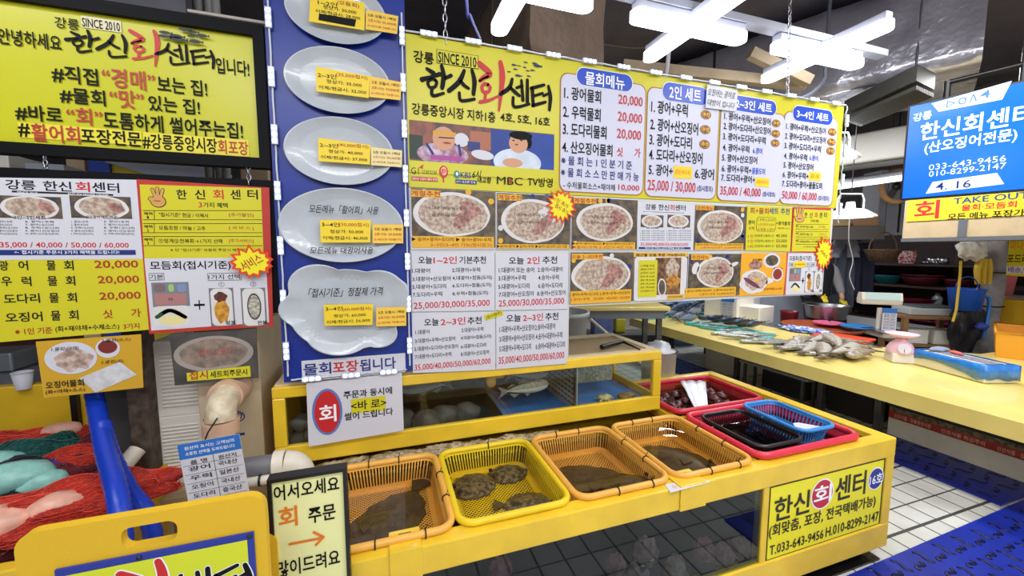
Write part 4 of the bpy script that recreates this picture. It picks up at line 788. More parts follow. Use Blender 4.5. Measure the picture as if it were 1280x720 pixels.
for x0, x1, s, seed in ((-20, 490, '2인~3인세트', 1), (535, 1005, '산오징어 세트(현금)', 2)):
    mb.rect(pn, x0, 206, x1, 384, PDARK, k); mb.ell(pn, (x0 + x1) / 2 + 10, 300, (x1 - x0) * .43, 88, PDISH, k + .0004, wob=.05, seed=seed); mb.ell(pn, (x0 + x1) / 2 + 10, 296, (x1 - x0) * .36, 72, SASH, k + .0008, wob=.1, seed=seed); mb.ell(pn, x1 - 120, 300, 70, 30, SASH2, k + .001, rot=-.5, wob=.3)
    mb.ptxt(pn, s, (x0 + x1) / 2 - 110, (x0 + x1) / 2 + 130, 372, 26, INK, k + .0012, b=.012)
for c, (xa, xb) in enumerate(((-10, 150), (210, 460), (550, 715), (795, 1020))):
    for r_, s in enumerate(('광어+우럭', '광어+도다리', '우럭+도다리', '광어+산오징어', '우럭+산오징어(도미)')): mb.ptxt(pn, '%d. %s' % (r_ + 1 + 5 * (c % 2), s), xa, xb - 40 * (r_ in (0, 1)), 404 + 23 * r_, 17, INK, k, b=.006)
mb.ptxt(pn, '35,000 / 40,000 / 50,000 / 60,000', 40, 996, 581, 46, RED, k, b=.018); mb.rect(pn, 6, 614, 1032, 652, NAVY, k); mb.ptxt(pn, '← 접시기준 주문시 3가지 혜택을 드립니다!', 140, 920, 632, 26, WTXT, k + .0006, b=.01)
pn.zoom(0, 210, .40276)
for s, a, b_, y, h in (('광', 5, 35, 303, 30), ('어', 65, 95, 302, 30), ('물', 152, 180, 302, 30), ('회', 205, 235, 302, 30), ('우', 12, 45, 351, 30), ('럭', 75, 105, 351, 30), ('물', 155, 185, 350, 30), ('회', 210, 240, 349, 30), ('도다리', 20, 132, 404, 30), ('물', 160, 190, 402, 30), ('회', 215, 245, 401, 30), ('오징어', 25, 140, 461, 30), ('물', 165, 195, 457, 30), ('회', 220, 250, 455, 30)): mb.ptxt(pn, s, a, b_, y, h, INK, k, b=.026)
for s, a, b_, y in (('20,000', 300, 435, 300), ('20,000', 310, 438, 347), ('20,000', 315, 443, 397), ('싯', 325, 355, 452), ('가', 412, 442, 448)): mb.ptxt(pn, s, a, b_, y, 27, BROWNRED, k, b=.026)
mb.ptxt(pn, '※ 1인 기준', 55, 170, 504, 20, BROWNRED, k, b=.014); mb.ptxt(pn, '(회+재야채+수제소스)', 180, 378, 495, 20, INK, k, b=.014); mb.ptxt(pn, '3가지', 388, 438, 489, 18, BROWNRED, k, b=.014); done(mb)
mb = sheet('benefit_poster', 'big red bordered poster with a hand icon above a white set menu half', 'poster', pn, [(428, 36), (838, 62), (850, 490), (468, 513)], M('poster_red', (184, 48, 36), .5), d=.011)
pn.zoom(170, 230, .14063); mb.pquad(pn, [(48, 8), (1118, 40), (1142, 652), (90, 662)], SIGNY, .0117); benefits(mb, pn, 70, -2, 1150, 652, .0122)
pn.zoom(170, 320, .14063); mb.pquad(pn, [(88, 22), (1160, 12), (1190, 585), (150, 658)], WHITE, .0117); set_poster(mb, pn, 106, 6, 1184, 625, .0122); done(mb)
burst('red and yellow starburst sticker overlapping the left edge of the blue board', pn.zoom(0, 210, .40276), 790, 292, 74, .8, [('서비스', .42)], .5, .04, n=13, seed=8)
# two photo cards hanging below
mb = sheet('photo_card', 'laminated gold photo card of a squid dish hanging under the menu poster', 'poster', pn, [(115, 538), (440, 515), (447, 680), (140, 712)], M('card_gold', (206, 160, 40), .35), d=.006)
mb.ell(pn, 225, 588, 82, 50, WHITE, .007); mb.ell(pn, 235, 592, 60, 34, M('printed_squid', (150, 120, 110), .5, col2=(210, 190, 180), scale=40), .0075, wob=.3); mb.ell(pn, 338, 558, 38, 30, WHITE, .007); mb.ell(pn, 338, 554, 30, 20, M('printed_red_sauce', (120, 40, 34), .5), .0075)
mb.pquad(pn, [(250, 650), (375, 600), (428, 640), (300, 695)], M('printed_tray', (206, 206, 210), .5, var=.15, scale=40), .0072)
for s, a, b_, y, h in (('1.물회(야채)', 165, 250, 560, 14), ('3.물회(소스)', 320, 410, 533, 12), ('2.물회(회)', 318, 388, 600, 12)): mb.ptxt(pn, s, a, b_, y, h, BLACK, .0085, b=0, skew=.2)
mb.ptxt(pn, '오징어물회', 147, 266, 668, 22, INK, .0085, b=.022); mb.ptxt(pn, '(회+야채+소스)', 147, 270, 690, 14, INK, .0085, b=.01); done(mb)
mb = sheet('photo_card', 'dark photo card of an oval plate with a yellow caption under the red poster', 'poster', pn, [(528, 515), (796, 497), (804, 650), (545, 674)], M('card_dark', (84, 78, 74), .35, col2=(58, 56, 54), scale=9), d=.006)
mb.ell(pn, 668, 575, 124, 55, M('printed_plate', (160, 150, 142), .5, var=.1), .007); mb.ell(pn, 668, 573, 106, 44, M('printed_slices', (150, 130, 118), .5, col2=(110, 96, 88), scale=30), .0075, wob=.1); mb.ptxt(pn, '접시 고등회', 622, 720, 570, 22, TR, .0082, b=-.002, skew=.2)
mb.pquad(pn, [(582, 634), (778, 612), (780, 646), (584, 660)], SIGNY, .0078); mb.ptxt(pn, '접시', 590, 648, 641, 26, TR, .0085, b=.03); mb.ptxt(pn, '세트회주문시', 655, 770, 635, 20, INK, .0085, b=.014); done(mb)
# ================================================================== YELLOW FISH TANKS
RIM = .66
TK = thing('fish_tank', 'long low yellow fish tank with a dark glass front and open water on top', 'fish tank', (1.02, 1.8, 0))
X0, X1, Y0, Y1 = -.42, 2.46, 1.21, 2.40
mb = MB()
mb.bb(X0, X1, Y0, Y0 + .065, .562, RIM, YEL)              # front rail
mb.bb(X0, X1, Y0, Y0 + .05, .075, .205, YEL)              # bottom rail
mb.bb(X0, X0 + .06, Y0 + .001, Y0 + .05, .2, .57, YEL); mb.bb(2.40, X1, Y0 + .001, Y0 + .05, .2, .57, YEL)
mb.bb(1.575, 1.61, Y0 + .004, Y0 + .05, .2, .57, YEL)
mb.bb(2.385, X1, Y0 + .06, Y1, .57, RIM, YEL); mb.bb(2.44, X1, Y0 + .05, Y1, .075, .57, YEL)  # right side
mb.bb(X0, X0 + .05, Y0 + .06, Y1, .57, RIM, YEL); mb.bb(X0, X0 + .02, Y0 + .05, Y1, .075, .57, YEL)
mb.bb(X0, X1, Y1 - .05, Y1, .075, RIM, YEL)
mb.bb(1.566, 1.606, Y0 + .06, Y1 - .04, .60, RIM - .004, YEL)     # cross rail beside the red tubs
mb.bb(1.60, 2.39, 1.755, 1.785, .60, RIM - .006, YEL)
mb.build('frame', TK, bevel=.006)
for x in (-.3, 1.0, 2.3):
    MB().bb(x, x + .09, 1.28, 2.3, 0, .08, M('dark_steel_foot', (40, 38, 38), .6, metal=.5)).build('foot', TK)
struct_dark = M('dark_tank_lining', (22, 26, 32), .6, var=.3, scale=4)
mb = MB(); mb.bb(X0 + .03, 2.43, Y0 + .06, Y1 - .06, .1, .12, struct_dark); mb.bb(X0 + .03, 2.43, 1.86, 1.88, .12, .56, struct_dark); mb.build('tank_lining', TK)
GL = glassy('dark_tank_glass', (.5, .57, .66, 1), 1.4)
MB().bb(X0 + .05, 1.58, Y0 + .012, Y0 + .02, .2, .57, GL).build('front_glass', TK)
WAT = glassy('tank_water', (.88, .83, .72, 1), 1.33, bump=.05, bscale=6)
WATD = glassy('dark_water', (.42, .36, .34, 1), 1.36, bump=.01, bscale=5)
MB().add([(X0 + .05, Y0 + .06, .628), (1.57, Y0 + .06, .628), (1.57, Y1 - .05, .628), (X0 + .05, Y1 - .05, .628)], [(0, 1, 2, 3)], WAT).build('water', TK)
MB().add([(1.60, Y0 + .06, .628), (2.39, Y0 + .06, .628), (2.39, Y1 - .05, .628), (1.60, Y1 - .05, .628)], [(0, 1, 2, 3)], WATD).build('water', TK)
MB().bb(.1, 1.5, 1.262, 1.272, .562, .572, M('added_fill_glow', (220, 226, 255), .4, emit=2.6)).build('added_fill_strip', TK)  # added glowing strip, hidden behind the front rail, brightens the sea squirts
# foam along the back of the water
mb = MB(); FO = M('water_foam', (196, 180, 150), .5, col2=(120, 104, 80), scale=40); rnd = random.Random(3)
for i in range(40):
    x = -.36 + i * .03 + rnd.uniform(-.01, .01); mb.blob((x, 1.835 + rnd.uniform(-.02, .02), .648), (rnd.uniform(.04, .075), rnd.uniform(.02, .045), .010), FO, i, .7, 3.5, 3)
tag(mb.build('water_foam', TK), None, None, kind='stuff')
# corner plates that clip over the front rail
def rail_clip(x0, x1, label):
    t = thing('rail_clip', label, 'clip', ((x0 + x1) / 2, Y0, .57)); mb = MB(); mb.bb(x0, x1, Y0 - .005, Y0 + .095, RIM + .001, RIM + .006, YEL); mb.bb(x0, x1, Y0 - .006, Y0 - .001, .56, RIM + .006, YEL); mb.build('plate', t, bevel=.002)
    c = (x0 + x1) / 2; MB().tube([(c - .02, Y0 + .062, RIM + .006), (c - .02, Y0 + .062, RIM + .013), (c + .02, Y0 + .062, RIM + .013), (c + .02, Y0 + .062, RIM + .006)], .003, BLK, 6).build('handle', t)
rail_clip(.0, .10, 'yellow clip plate with a small wire handle on the rail near the arrow sign'); rail_clip(1.11, 1.24, 'yellow clip plate on the rail beside the red tub')
# shop plate on the front
PT = Panel((0, Y0, 0)); pn = PT.zoom(930, 540, .27344)
sg = thing('tank_sign', 'yellow shop plate with a red circle and phone numbers on the front of the tank', 'sign', (2.0, Y0, .2))
MB().bb(1.612, 2.397, Y0 + .008, Y0 + .03, .207, .562, M('sign_recess', (40, 36, 20), .6)).build('backing', sg)
PT2 = Panel((0, Y0 + .006, 0)); pn = PT2.zoom(930, 540, .27344)
mb = MB(); mb.prism([PT2.P(1.618, .212), PT2.P(2.385, .212), PT2.P(2.385, .552), PT2.P(1.618, .552)], PT2.N, .004, M('plate_yellow', (238, 226, 30), .3)); mb.build('plate', sg)
mb = MB(); TX = M('plate_text', (44, 40, 30), .5)
mb.ptxt(pn, '한신', 140, 300, 335, 105, TX, .002, b=.035); mb.ptxt(pn, '센터', 420, 556, 245, 108, TX, .002, b=.035)
mb.ell(pn, 357, 282, 51, 68, WTXT, .0015); mb.ell(pn, 357, 282, 46, 62, M('plate_red', (190, 40, 60), .5), .0022); mb.ptxt(pn, '회', 318, 398, 283, 82, WTXT, .003, b=.035)
mb.ell(pn, 601, 212, 35, 50, WTXT, .0015); mb.ell(pn, 601, 212, 31, 45, M('plate_navy', (44, 56, 140), .5), .0022); mb.ptxt(pn, '16호', 573, 630, 212, 44, WTXT, .003, b=.02)
mb.ptxt(pn, '(회맞춤, 포장, 전국택배가능)', 135, 608, 382, 62, TX, .002, b=.018)
mb.ptxt(pn, 'T.033-643-9456', 122, 363, 502, 42, TX, .002, b=.01); mb.ptxt(pn, 'H.010-8299-2147', 380, 614, 418, 42, TX, .002, b=.01); mb.build('lettering', sg)
# small white sticker on the rail
c0 = onZ(858, 607, RIM); q = [onZ(831, 606, RIM), onZ(838, 616, RIM), onZ(888, 603, RIM), onZ(876, 597, RIM)]
mb = MB(); mb.prism([p + Vector((0, 0, .0015)) for p in q], (0, 0, 1), .001, WHITE)
PZ = Panel((0, 0, RIM + .002), (1, 0, 0), (0, 0, 1)); pz = PZ.zoom(640, 500, .24219)
mb.ptxt(pz, '포장가능', 866, 968, 435, 16, INK, .0005, b=.02); mb.ell(pz, 840, 447, 14, 10, M('mark_pink', (236, 180, 150), .5), .0005); tag(mb.build('sticker', loc=q[0]), 'small white sticker lying on the yellow rail of the tank', 'sticker')
# ------------------------------------------------------------------ upper display tank
UX0, UX1, UY0, UY1, UZ0, UZ1 = -.46, 1.56, 1.888, 2.40, .662, 1.015
UT = thing('display_tank', 'upper yellow glass-front tank standing on the long tank behind the baskets', 'fish tank', ((UX0 + UX1) / 2, 2.14, UZ0))
mb = MB(); wx0, wx1, wz0, wz1 = -.41, 1.505, .745, .965
mb.bb(UX0, UX1, UY0, UY0 + .03, wz1, UZ1, YEL); mb.bb(UX0, UX1, UY0, UY0 + .03, UZ0, wz0, YEL); mb.bb(UX0, wx0, UY0, UY0 + .03, wz0, wz1, YEL); mb.bb(wx1, UX1, UY0, UY0 + .03, wz0, wz1, YEL)
mb.bb(UX0, UX0 + .02, UY0 + .03, UY1, UZ0, UZ1, YEL); mb.bb(UX1 - .02, UX1, UY0 + .03, UY1, wz1, UZ1, YEL); mb.bb(UX1 - .02, UX1, UY0 + .03, UY1, UZ0, wz0, YEL); mb.bb(UX1 - .02, UX1, UY1 - .04, UY1, wz0, wz1, YEL)
mb.bb(UX0 + .02, UX1 - .02, UY1 - .02, UY1, UZ0, UZ1, YEL); mb.build('frame', UT, bevel=.005)
CLG = glassy('clear_tank_glass', (.93, .96, .95, 1), 1.4)
MB().bb(wx0 - .01, wx1 + .01, UY0 + .012, UY0 + .018, wz0 - .01, wz1 + .01, CLG).build('front_glass', UT)
MB().bb(UX1 - .012, UX1 - .006, UY0 + .04, UY1 - .05, wz0, wz1, CLG).build('side_glass', UT)
mb = MB(); mb.bb(UX0 + .02, 1.02, UY1 - .03, UY1 - .021, .70, .96, M('tank_back_dark', (62, 60, 54), .6, var=.4, scale=7)); mb.bb(UX0 + .02, .62, UY0 + .03, UY1 - .03, .69, .70, struct_dark); mb.bb(.62, UX1 - .02, UY0 + .03, UY1 - .03, .69, .70, M('tank_blue_floor', (60, 118, 190), .5, var=.1)); mb.build('inside_lining', UT)
mb = MB(); BUB = M('bubbly_back', (214, 214, 190), .5, col2=(150, 160, 130), scale=60, bump=.6, bscale=90); mb.bb(1.05, UX1 - .03, UY1 - .045, UY1 - .031, .70, .95, BUB); mb.build('bubble_wall', UT)
mb = MB(); DIV = M('pale_divider', (150, 162, 160), .4); mb.bb(1.012, 1.018, UY0 + .02, UY1 - .05, .70, .965, DIV)
for r_ in range(7):
    for c_ in range(9): y = UY0 + .05 + c_ * .045; mb.bb(1.008, 1.012, y, y + .028, .735 + r_ * .03, .741 + r_ * .03, BLK)
mb.build('slotted_divider', UT)
MB().bb(.995, 1.005, UY0 + .019, UY0 + .026, .74, .966, BLK).build('glass_joint', UT)
LIDP = bpy.data.materials.new('lid_plastic'); LIDP.use_nodes = True; _n = LIDP.node_tree; _n.nodes['Principled BSDF'].inputs['Base Color'].default_value = rgb(216, 198, 166); _n.nodes['Principled BSDF'].inputs['Roughness'].default_value = .25
_t = _n.nodes.new('ShaderNodeBsdfTranslucent'); _t.inputs[0].default_value = rgb(240, 226, 200); _m = _n.nodes.new('ShaderNodeMixShader'); _m.inputs[0].default_value = .7
_n.links.new(_n.nodes['Principled BSDF'].outputs[0], _m.inputs[1]); _n.links.new(_t.outputs[0], _m.inputs[2]); _n.links.new(_m.outputs[0], _n.nodes['Material Output'].inputs[0])
LID = M('frosted_lid', (214, 196, 160), .35, var=.08); 
mb = MB(); mb.bb(UX0 + .01, UX1 - .01, UY0 + .02, UY0 + .06, UZ1, UZ1 + .008, LID); mb.bb(UX0 + .01, UX1 - .01, UY1 - .07, UY1, UZ1, UZ1 + .008, LID); mb.bb(UX0 + .01, UX0 + .06, UY0 + .06, UY1 - .07, UZ1, UZ1 + .008, LID); mb.bb(UX1 - .06, UX1 - .01, UY0 + .06, UY1 - .07, UZ1, UZ1 + .008, LID); mb.build('lid_frame', UT)
MB().bb(UX0 + .06, UX1 - .06, UY0 + .06, UY1 - .07, UZ1 - .002, UZ1 + .003, LIDP).build('lid_panel', UT)
# scraper lying on the lid
t = thing('tank_scraper', 'black handled scraper lying on the lid of the display tank', 'tool', onZ(770, 432, UZ1 + .02)); a, b, c = onZ(752, 434, UZ1 + .024), onZ(778, 427, UZ1 + .026), onZ(800, 437, UZ1 + .014)
MB().tube([a, b], [.015, .012], BLK, 10).build('handle', t); MB().tube([b, (b + c) / 2, c], [.009, .006, .004], BLK, 8).build('blade', t)
# rocks, fish and plants in it
ROCK = M('dark_rock', (54, 52, 48), .7, col2=(84, 78, 70), scale=18)
rnd = random.Random(5)
for i in range(9):
    x = (-.385, -.33, -.37, -.25, -.1, .08, .2, .3, .42)[i]; z = (.72, .735, .80, .72, .735, .73, .725, .735, .72)[i]; tag(MB().blob((x, UY0 + .07 + rnd.uniform(0, .05) + .03 * (i > 3), z + .005), (.045 + .03 * (i > 3), .05, .042 + .02 * (i > 3)), ROCK, i + 2, .25, 1.4, 3).build('rock', loc=(x, UY0 + .09, .7)), 'dark rounded rock on the floor of the display tank', 'rock', 'rocks in the display tank')
def fish_mesh(L, H, T, back, belly, fin, seed=0, tail=.2, nseg=18, curve=0.0, mouth=False):
    """fish on its own axis: nose at +x, back at +y, thickness along z; one continuous body with fins and eye"""
    mb = MB(); n = 14; vs = []; st = []
    for i in range(nseg + 1):
        t = i / nseg; k = (math.sin(math.pi * min(1, t * 1.0) ** .62) ** .75) if t > 0 else 0
        k = max(k * (1 - .0 * t), .16 * min(1, t * 8)); x = L * (.5 - t * (1 - tail * .8))
        yc = curve * L * (t - .4) ** 2
        for j in range(n):
            a = 2 * math.pi * j / n; vs.append((x, yc + H / 2 * k * math.sin(a), T / 2 * k * math.cos(a)))
    bk = []; bl = []
    for i in range(nseg):
        for j in range(n):
            f = (i * n + j, i * n + (j + 1) % n, (i + 1) * n + (j + 1) % n, (i + 1) * n + j); am = 2 * math.pi * (j + .5) / n; (bk if math.sin(am) > .15 else bl).append(f)
    mb.add(vs, bk, back, True); mb.add(vs, bl, belly, True); mb.add(vs[:n], [tuple(range(n - 1, -1, -1))], back)
    xe = L * (.5 - (1 - tail * .8)); ye = curve * L * .36; th = T * .05
    def fin_(pts): mb.prism([Vector((x, y, th)) for x, y in pts], (0, 0, 1), 2 * th, fin)
    fin_([(xe + L * .04, ye + H * .07), (xe - L * tail * .75, ye + H * .46), (xe - L * tail * .45, ye), (xe - L * tail * .75, ye - H * .46), (xe + L * .04, ye - H * .07)])
    fin_([(L * .12, H * .43), (L * .02, H * .72), (-L * .12, H * .42)]); fin_([(-L * .16, H * .36), (-L * .22, H * .52), (-L * .32, H * .2)]); fin_([(-L * .1, -H * .42), (-L * .2, -H * .62), (-L * .28, -H * .22)][::-1]); fin_([(L * .14, -H * .44), (L * .06, -H * .7), (L * .0, -H * .42)][::-1])
    for s in (-1, 1): mb.lathe([(L * .017, -.001), (L * .015, L * .006), (.0001, L * .008)], (L * .41, H * .1, s * T * .27), BLK, 10, rot=Matrix.Rotation(0 if s > 0 else math.pi, 3, 'X'))
    return mb
SILV = M('silver_scales', (176, 178, 172), .3, col2=(120, 120, 108), scale=60, metal=.25); SILVB = M('silver_belly', (206, 206, 200), .3, metal=.2); SFIN = M('grey_fin', (120, 118, 108), .5)
fm = fish_mesh(.30, .072, .05, M('mullet_back', (116, 112, 96), .35, col2=(150, 146, 128), scale=70), SILVB, SFIN)
fo = fm.build('mullet'); fo.rotation_euler = (R(90), R(-4), R(0)); fo.location = (.73, 1.99, .85); tag(fo, 'grey striped mullet swimming behind the glass, nearest the front', 'fish')
f2 = fo.copy(); COL.objects.link(f2); f2.location = (.80, 2.12, .885); f2.rotation_euler = (R(90), R(4), R(10)); f2['label'] = 'second grey mullet swimming deeper in the tank, above the first one'
f3 = fo.copy(); COL.objects.link(f3); f3.location = (.22, 2.16, .86); f3.rotation_euler = (R(90), R(3), R(170)); f3['label'] = 'dim grey mullet in the dark left part of the display tank'
mb = MB(); YP = M('yellow_filter', (220, 170, 40), .4); mb.blob((.55, 2.02, .905), (.03, .03, .045), YP, 3, .1); mb.blob((.60, 2.03, .925), (.04, .02, .018), YP, 5, .2); tag(mb.build('air_float', loc=(.57, 2.02, .9)), 'yellow float at the water line above the mullet', 'float')
mb = MB(); CRB = M('pale_shell', (206, 190, 130), .5, var=.2, scale=40); mb.blob((1.26, 2.02, .722), (.045, .03, .018), CRB, 8, .5, 4)
for k in range(5): a = k * 1.25; mb.tube([(1.26, 2.02, .722), (1.26 + .06 * math.cos(a), 2.02 + .05 * math.sin(a), .712)], [.014, .004], CRB, 6)
tag(mb.build('starfish', loc=(1.26, 2.02, .70)), 'pale knobbly starfish on the blue floor of the display tank', 'starfish')
mb = MB(); mb.blob((1.40, 2.0, .722), (.06, .035, .02), M('brown_sea_cucumber', (110, 84, 44), .5, col2=(150, 120, 60), scale=30), 4, .3, 3); tag(mb.build('sea_cucumber', loc=(1.40, 2.0, .70)), 'brown sea cucumber at the right end of the display tank', 'sea cucumber')
# pale sea squirts behind the dark front glass
SQ = M('pink_sea_squirt', (196, 128, 110), .5, col2=(150, 70, 66), scale=30); SQ2 = M('cream_sea_squirt', (214, 178, 140), .5, col2=(180, 120, 96), scale=30)
for i, (px, py, s) in enumerate(((808, 690, .055), (770, 706, .04), (845, 706, .04), (880, 688, .05), (905, 694, .05), (925, 684, .045), (845, 716, .05), (800, 716, .05), (625, 716, .05))):
    c = onY(px, py, 1.275); c.z = max(c.z, .165); mb = MB(); m = (SQ2, SQ)[i in (1, 3, 4, 5, 8)]; mb.blob(c, (s * .9, s * .8, s), m, i, .35, 2.5)
    for k in range(5): a = i + k * 1.3; e = Vector((math.cos(a) * .6, math.sin(a) * .4, .8)); mb.blob(c + e * s * .9, (s * .2, s * .2, s * .35), m, i + k, .2, 2, 2)
    tag(mb.build('sea_squirt', loc=c), 'knobbly pale sea squirt behind the dark tank glass', 'sea squirt', 'sea squirts behind the dark front glass')
    if c.z - s > .13: tag(MB().bb(c.x - s * .8, c.x + s * .8, c.y - .03, c.y + .03, .12, c.z - s * .7, struct_dark).build('stone_block', loc=(c.x, c.y, .12)), 'dark stone under a sea squirt in the long tank', 'stone', 'dark stones in the long tank')
# ------------------------------------------------------------------ baskets
def rr_pts(w, d, r, z, n=6):
    p = []
    for cx, cy, a0 in ((w / 2 - r, d / 2 - r, 0), (-w / 2 + r, d / 2 - r, 90), (-w / 2 + r, -d / 2 + r, 180), (w / 2 - r, -d / 2 + r, 270)):
        for j in range(n + 1): a = R(a0 + 90 * j / n); p.append(Vector((cx + r * math.cos(a), cy + r * math.sin(a), z)))
    return p
def make_basket(label, w, d, h, m, ties, group, solid=None, rimr=.013, taper=.045, pitch=.013):
    t = thing('mesh_basket', label, 'basket', (0, 0, 0), group)
    mb = MB(); mb.tube(rr_pts(w - .026, d - .026, .055, 0), rimr, m, 10, True, 1.0); mb.build('rim', t)
    top = rr_pts(w - .04, d - .04, .05, 0, 5); bot = rr_pts(w - .04 - taper, d - .04 - taper, .045, -h, 5); n = len(top)
    mb = MB()
    if solid: mb.add(top + bot, [(i, (i + 1) % n, n + (i + 1) % n, n + i) for i in range(n)], m, True)
    else:
        # posts at the corners, a band top and bottom, and close upright bars
        for z0, z1 in ((0, .16), (.84, 1.0)):
            a = [top[i].lerp(bot[i], z0) for i in range(n)]; b = [top[i].lerp(bot[i], z1) for i in range(n)]; mb.add(a + b, [(i, (i + 1) % n, n + (i + 1) % n, n + i) for i in range(n)], m, True)
        per = []
        for i in range(n):
            L = (top[(i + 1) % n] - top[i]).length; k = max(1, int(L / pitch))
            for j in range(k): per.append((top[i].lerp(top[(i + 1) % n], j / k), bot[i].lerp(bot[(i + 1) % n], j / k)))
        for a, b in per:
            q, s = a.lerp(b, .15), a.lerp(b, .86); e = Vector((-a.y, a.x, 0)).normalized(); e = Vector((1, 0, 0)) if abs(a.y) / d > abs(a.x) / w else Vector((0, 1, 0)); o = Vector((a.x, a.y, 0)).normalized() * .0015; g = e * .0024
            mb.add([q - g - o, q + g - o, q + g + o, q - g + o, s - g - o, s + g - o, s + g + o, s - g + o], [(0, 1, 5, 4), (1, 2, 6, 5), (2, 3, 7, 6), (3, 0, 4, 7)], m)
    mb.build('side_wall', t)
    mb = MB(); W = w - .04 - taper; D = d - .04 - taper
    if solid: mb.add(bot, [tuple(range(n))], m)
    else:
        for x0, x1, y0, y1 in ((-W / 2, W / 2, -D / 2, -D / 2 + .02), (-W / 2, W / 2, D / 2 - .02, D / 2), (-W / 2, -W / 2 + .02, -D / 2, D / 2), (W / 2 - .02, W / 2, -D / 2, D / 2)): mb.bb(x0, x1, y0, y1, -h - .003, -h + .001, m)
        s = .016; k = int((W + D) / s)
        for dirn in (1, -1):
            for i in range(-k, k):
                # line x*1 - dirn*y = i*s, clipped
                c = i * s; pts = []
                for x in (-W / 2, W / 2):
                    y = (x - c) * dirn
                    if -D / 2 <= y <= D / 2: pts.append((x, y))
                for y in (-D / 2, D / 2):
                    x = c + y * dirn
                    if -W / 2 < x < W / 2: pts.append((x, y))
                if len(pts) >= 2:
                    p, q = Vector((*pts[0], -h)), Vector((*pts[1], -h)); dv = (q - p)
                    if dv.length < .01: continue
                    e = Vector((-dv.y, dv.x, 0)).normalized() * .0026; z = Vector((0, 0, .0012 * dirn)); mb.add([p - e + z, q - e + z, q + e + z, p + e + z], [(0, 1, 2, 3)], m)
    mb.build('floor_grid', t)
    for (sx, sy) in ties:
        x, y = sx * (w / 2 - .013), sy * (d / 2 - .013); ax = Vector((1, 0, 0)) if abs(sy) == 1 else Vector((0, 1, 0)); mb = MB()
        o = Vector((0, 1, 0)) if abs(sy) == 1 else Vector((1, 0, 0)); pts = [Vector((x, y, 0)) + o * (rimr + .002) * math.cos(R(a)) + Vector((0, 0, (rimr + .002) * math.sin(R(a)))) for a in range(0, 360, 36)]
        mb.tube(pts, .0026, BLK, 6, True); mb.tube([Vector((x, y, rimr)), Vector((x + .006, y - .006, rimr + .022))], .0015, BLK, 5); mb.build('cable_tie', t)
    return t
AMB = M('amber_plastic', (232, 172, 74), .35, var=.06); YEB = M('lemon_plastic', (232, 200, 30), .35, var=.06)
ties = ((-.35, 1), (.25, 1), (1, .3), (1, -.35), (-.2, -1), (.55, -1))
W_, D_ = .452, .535
bx = [(-.0, AMB, 'amber mesh basket at the left end of the long tank, partly behind the arrow sign'), (.443, YEB, 'lemon yellow mesh basket, second from the left, with speckled flatfish'), (.893, AMB, 'amber mesh basket, third from the left, with one big flatfish'), (1.345, AMB, 'amber mesh basket at the right end of the row, beside the red tubs')]
for i, (x, m, lb) in enumerate(bx):
    t = make_basket(lb, W_ - .006, D_, .105, m, ties if m is AMB else ((.1, 1),), 'mesh baskets hung in the tank'); t.location = (x, 1.508, .672)
RP = M('red_plastic', (196, 36, 54), .3); RPP = M('pink_red_plastic', (214, 48, 70), .3); BPL = M('blue_plastic', (60, 140, 214), .3)
t = make_basket('red slatted basket at the back right of the tank, holding a plastic bag', .69, .49, .12, RP, (), None, rimr=.016); t.location = (1.925, 2.015, .678); t['category'] = 'basket'
t = make_basket('wide pink-red tub at the right corner of the tank under two smaller baskets', .69, .50, .10, RPP, (), None, solid=True, rimr=.017); t.location = (1.93, 1.495, .678); t.name = 'plastic_tub'; t['category'] = 'tub'
t = make_basket('black oblong basket standing in the pink-red tub', .32, .40, .075, M('black_basket', (22, 14, 18), .3), (), None, rimr=.010, pitch=.016); t.location = (1.775, 1.475, .70)
t = make_basket('blue mesh basket with a white tag at the right of the black basket', .265, .385, .085, BPL, (), None, rimr=.010, pitch=.02); t.location = (2.055, 1.49, .722); t.rotation_euler = (0, 0, R(-1))
# water standing in the tub, bag, tag, shellfish
tag(MB().add([(1.63, 1.28, .640), (2.23, 1.28, .640), (2.23, 1.71, .640), (1.63, 1.71, .640)], [(0, 1, 2, 3)], WATD).build('tub_water', loc=(1.93, 1.49, .64)), 'dark water standing in the pink-red tub', 'water', kind='stuff')
mb = MB(); q = [onZ(*p, .668) for p in ((993, 538), (1022, 532), (1037, 540), (1008, 546))]; q = [p for p in q]
q = [onZ(800 + .25 * x, 450 + .25 * y, .69) for x, y in ((765, 315), (790, 312), (920, 335), (930, 350), (800, 352), (775, 335))]
mb.prism([p for p in q[::-1]], (0, 0, 1), .0015, WHITE); c = sum(q, Vector()) / 6; o = mb.build('paper_tag', loc=c); tag(o, 'white printed tag lying in the blue basket', 'tag')
PZ3 = Panel((0, 0, .6905), (1, 0, 0), (0, 0, 1)); pz = PZ3.zoom(800, 450, .25)
BAG = M('plastic_bag', (226, 228, 236), .3, var=.06, scale=20)
mb = MB(); a = [onZ(*p, .672) for p in ((850, 478), (882, 478))]; b = [onZ(*p, .645) for p in ((868, 511), (884, 510))]; vs = []
for i in range(9):
    for j in range(9):
        l = a[0].lerp(b[0], i / 8); r_ = a[1].lerp(b[1], i / 8); p = l.lerp(r_, j / 8); vs.append(p + Vector((0, 0, .006 * math.sin(j * 2.2 + i * .4) + .008 * mnoise.noise(p * 25) + .012)))
mb.add(vs, [(i * 9 + j, (i + 1) * 9 + j, (i + 1) * 9 + j + 1, i * 9 + j + 1) for i in range(8) for j in range(8)], BAG, True); o = mb.build('plastic_bag', loc=a[0]); s_ = o.modifiers.new('thickness', 'SOLIDIFY'); s_.thickness = .004; tag(o, 'crumpled white plastic bag lying in the red slatted basket', 'bag')
SHELL = M('dark_red_shellfish', (92, 34, 34), .35, col2=(52, 24, 26), scale=30); rnd = random.Random(11)
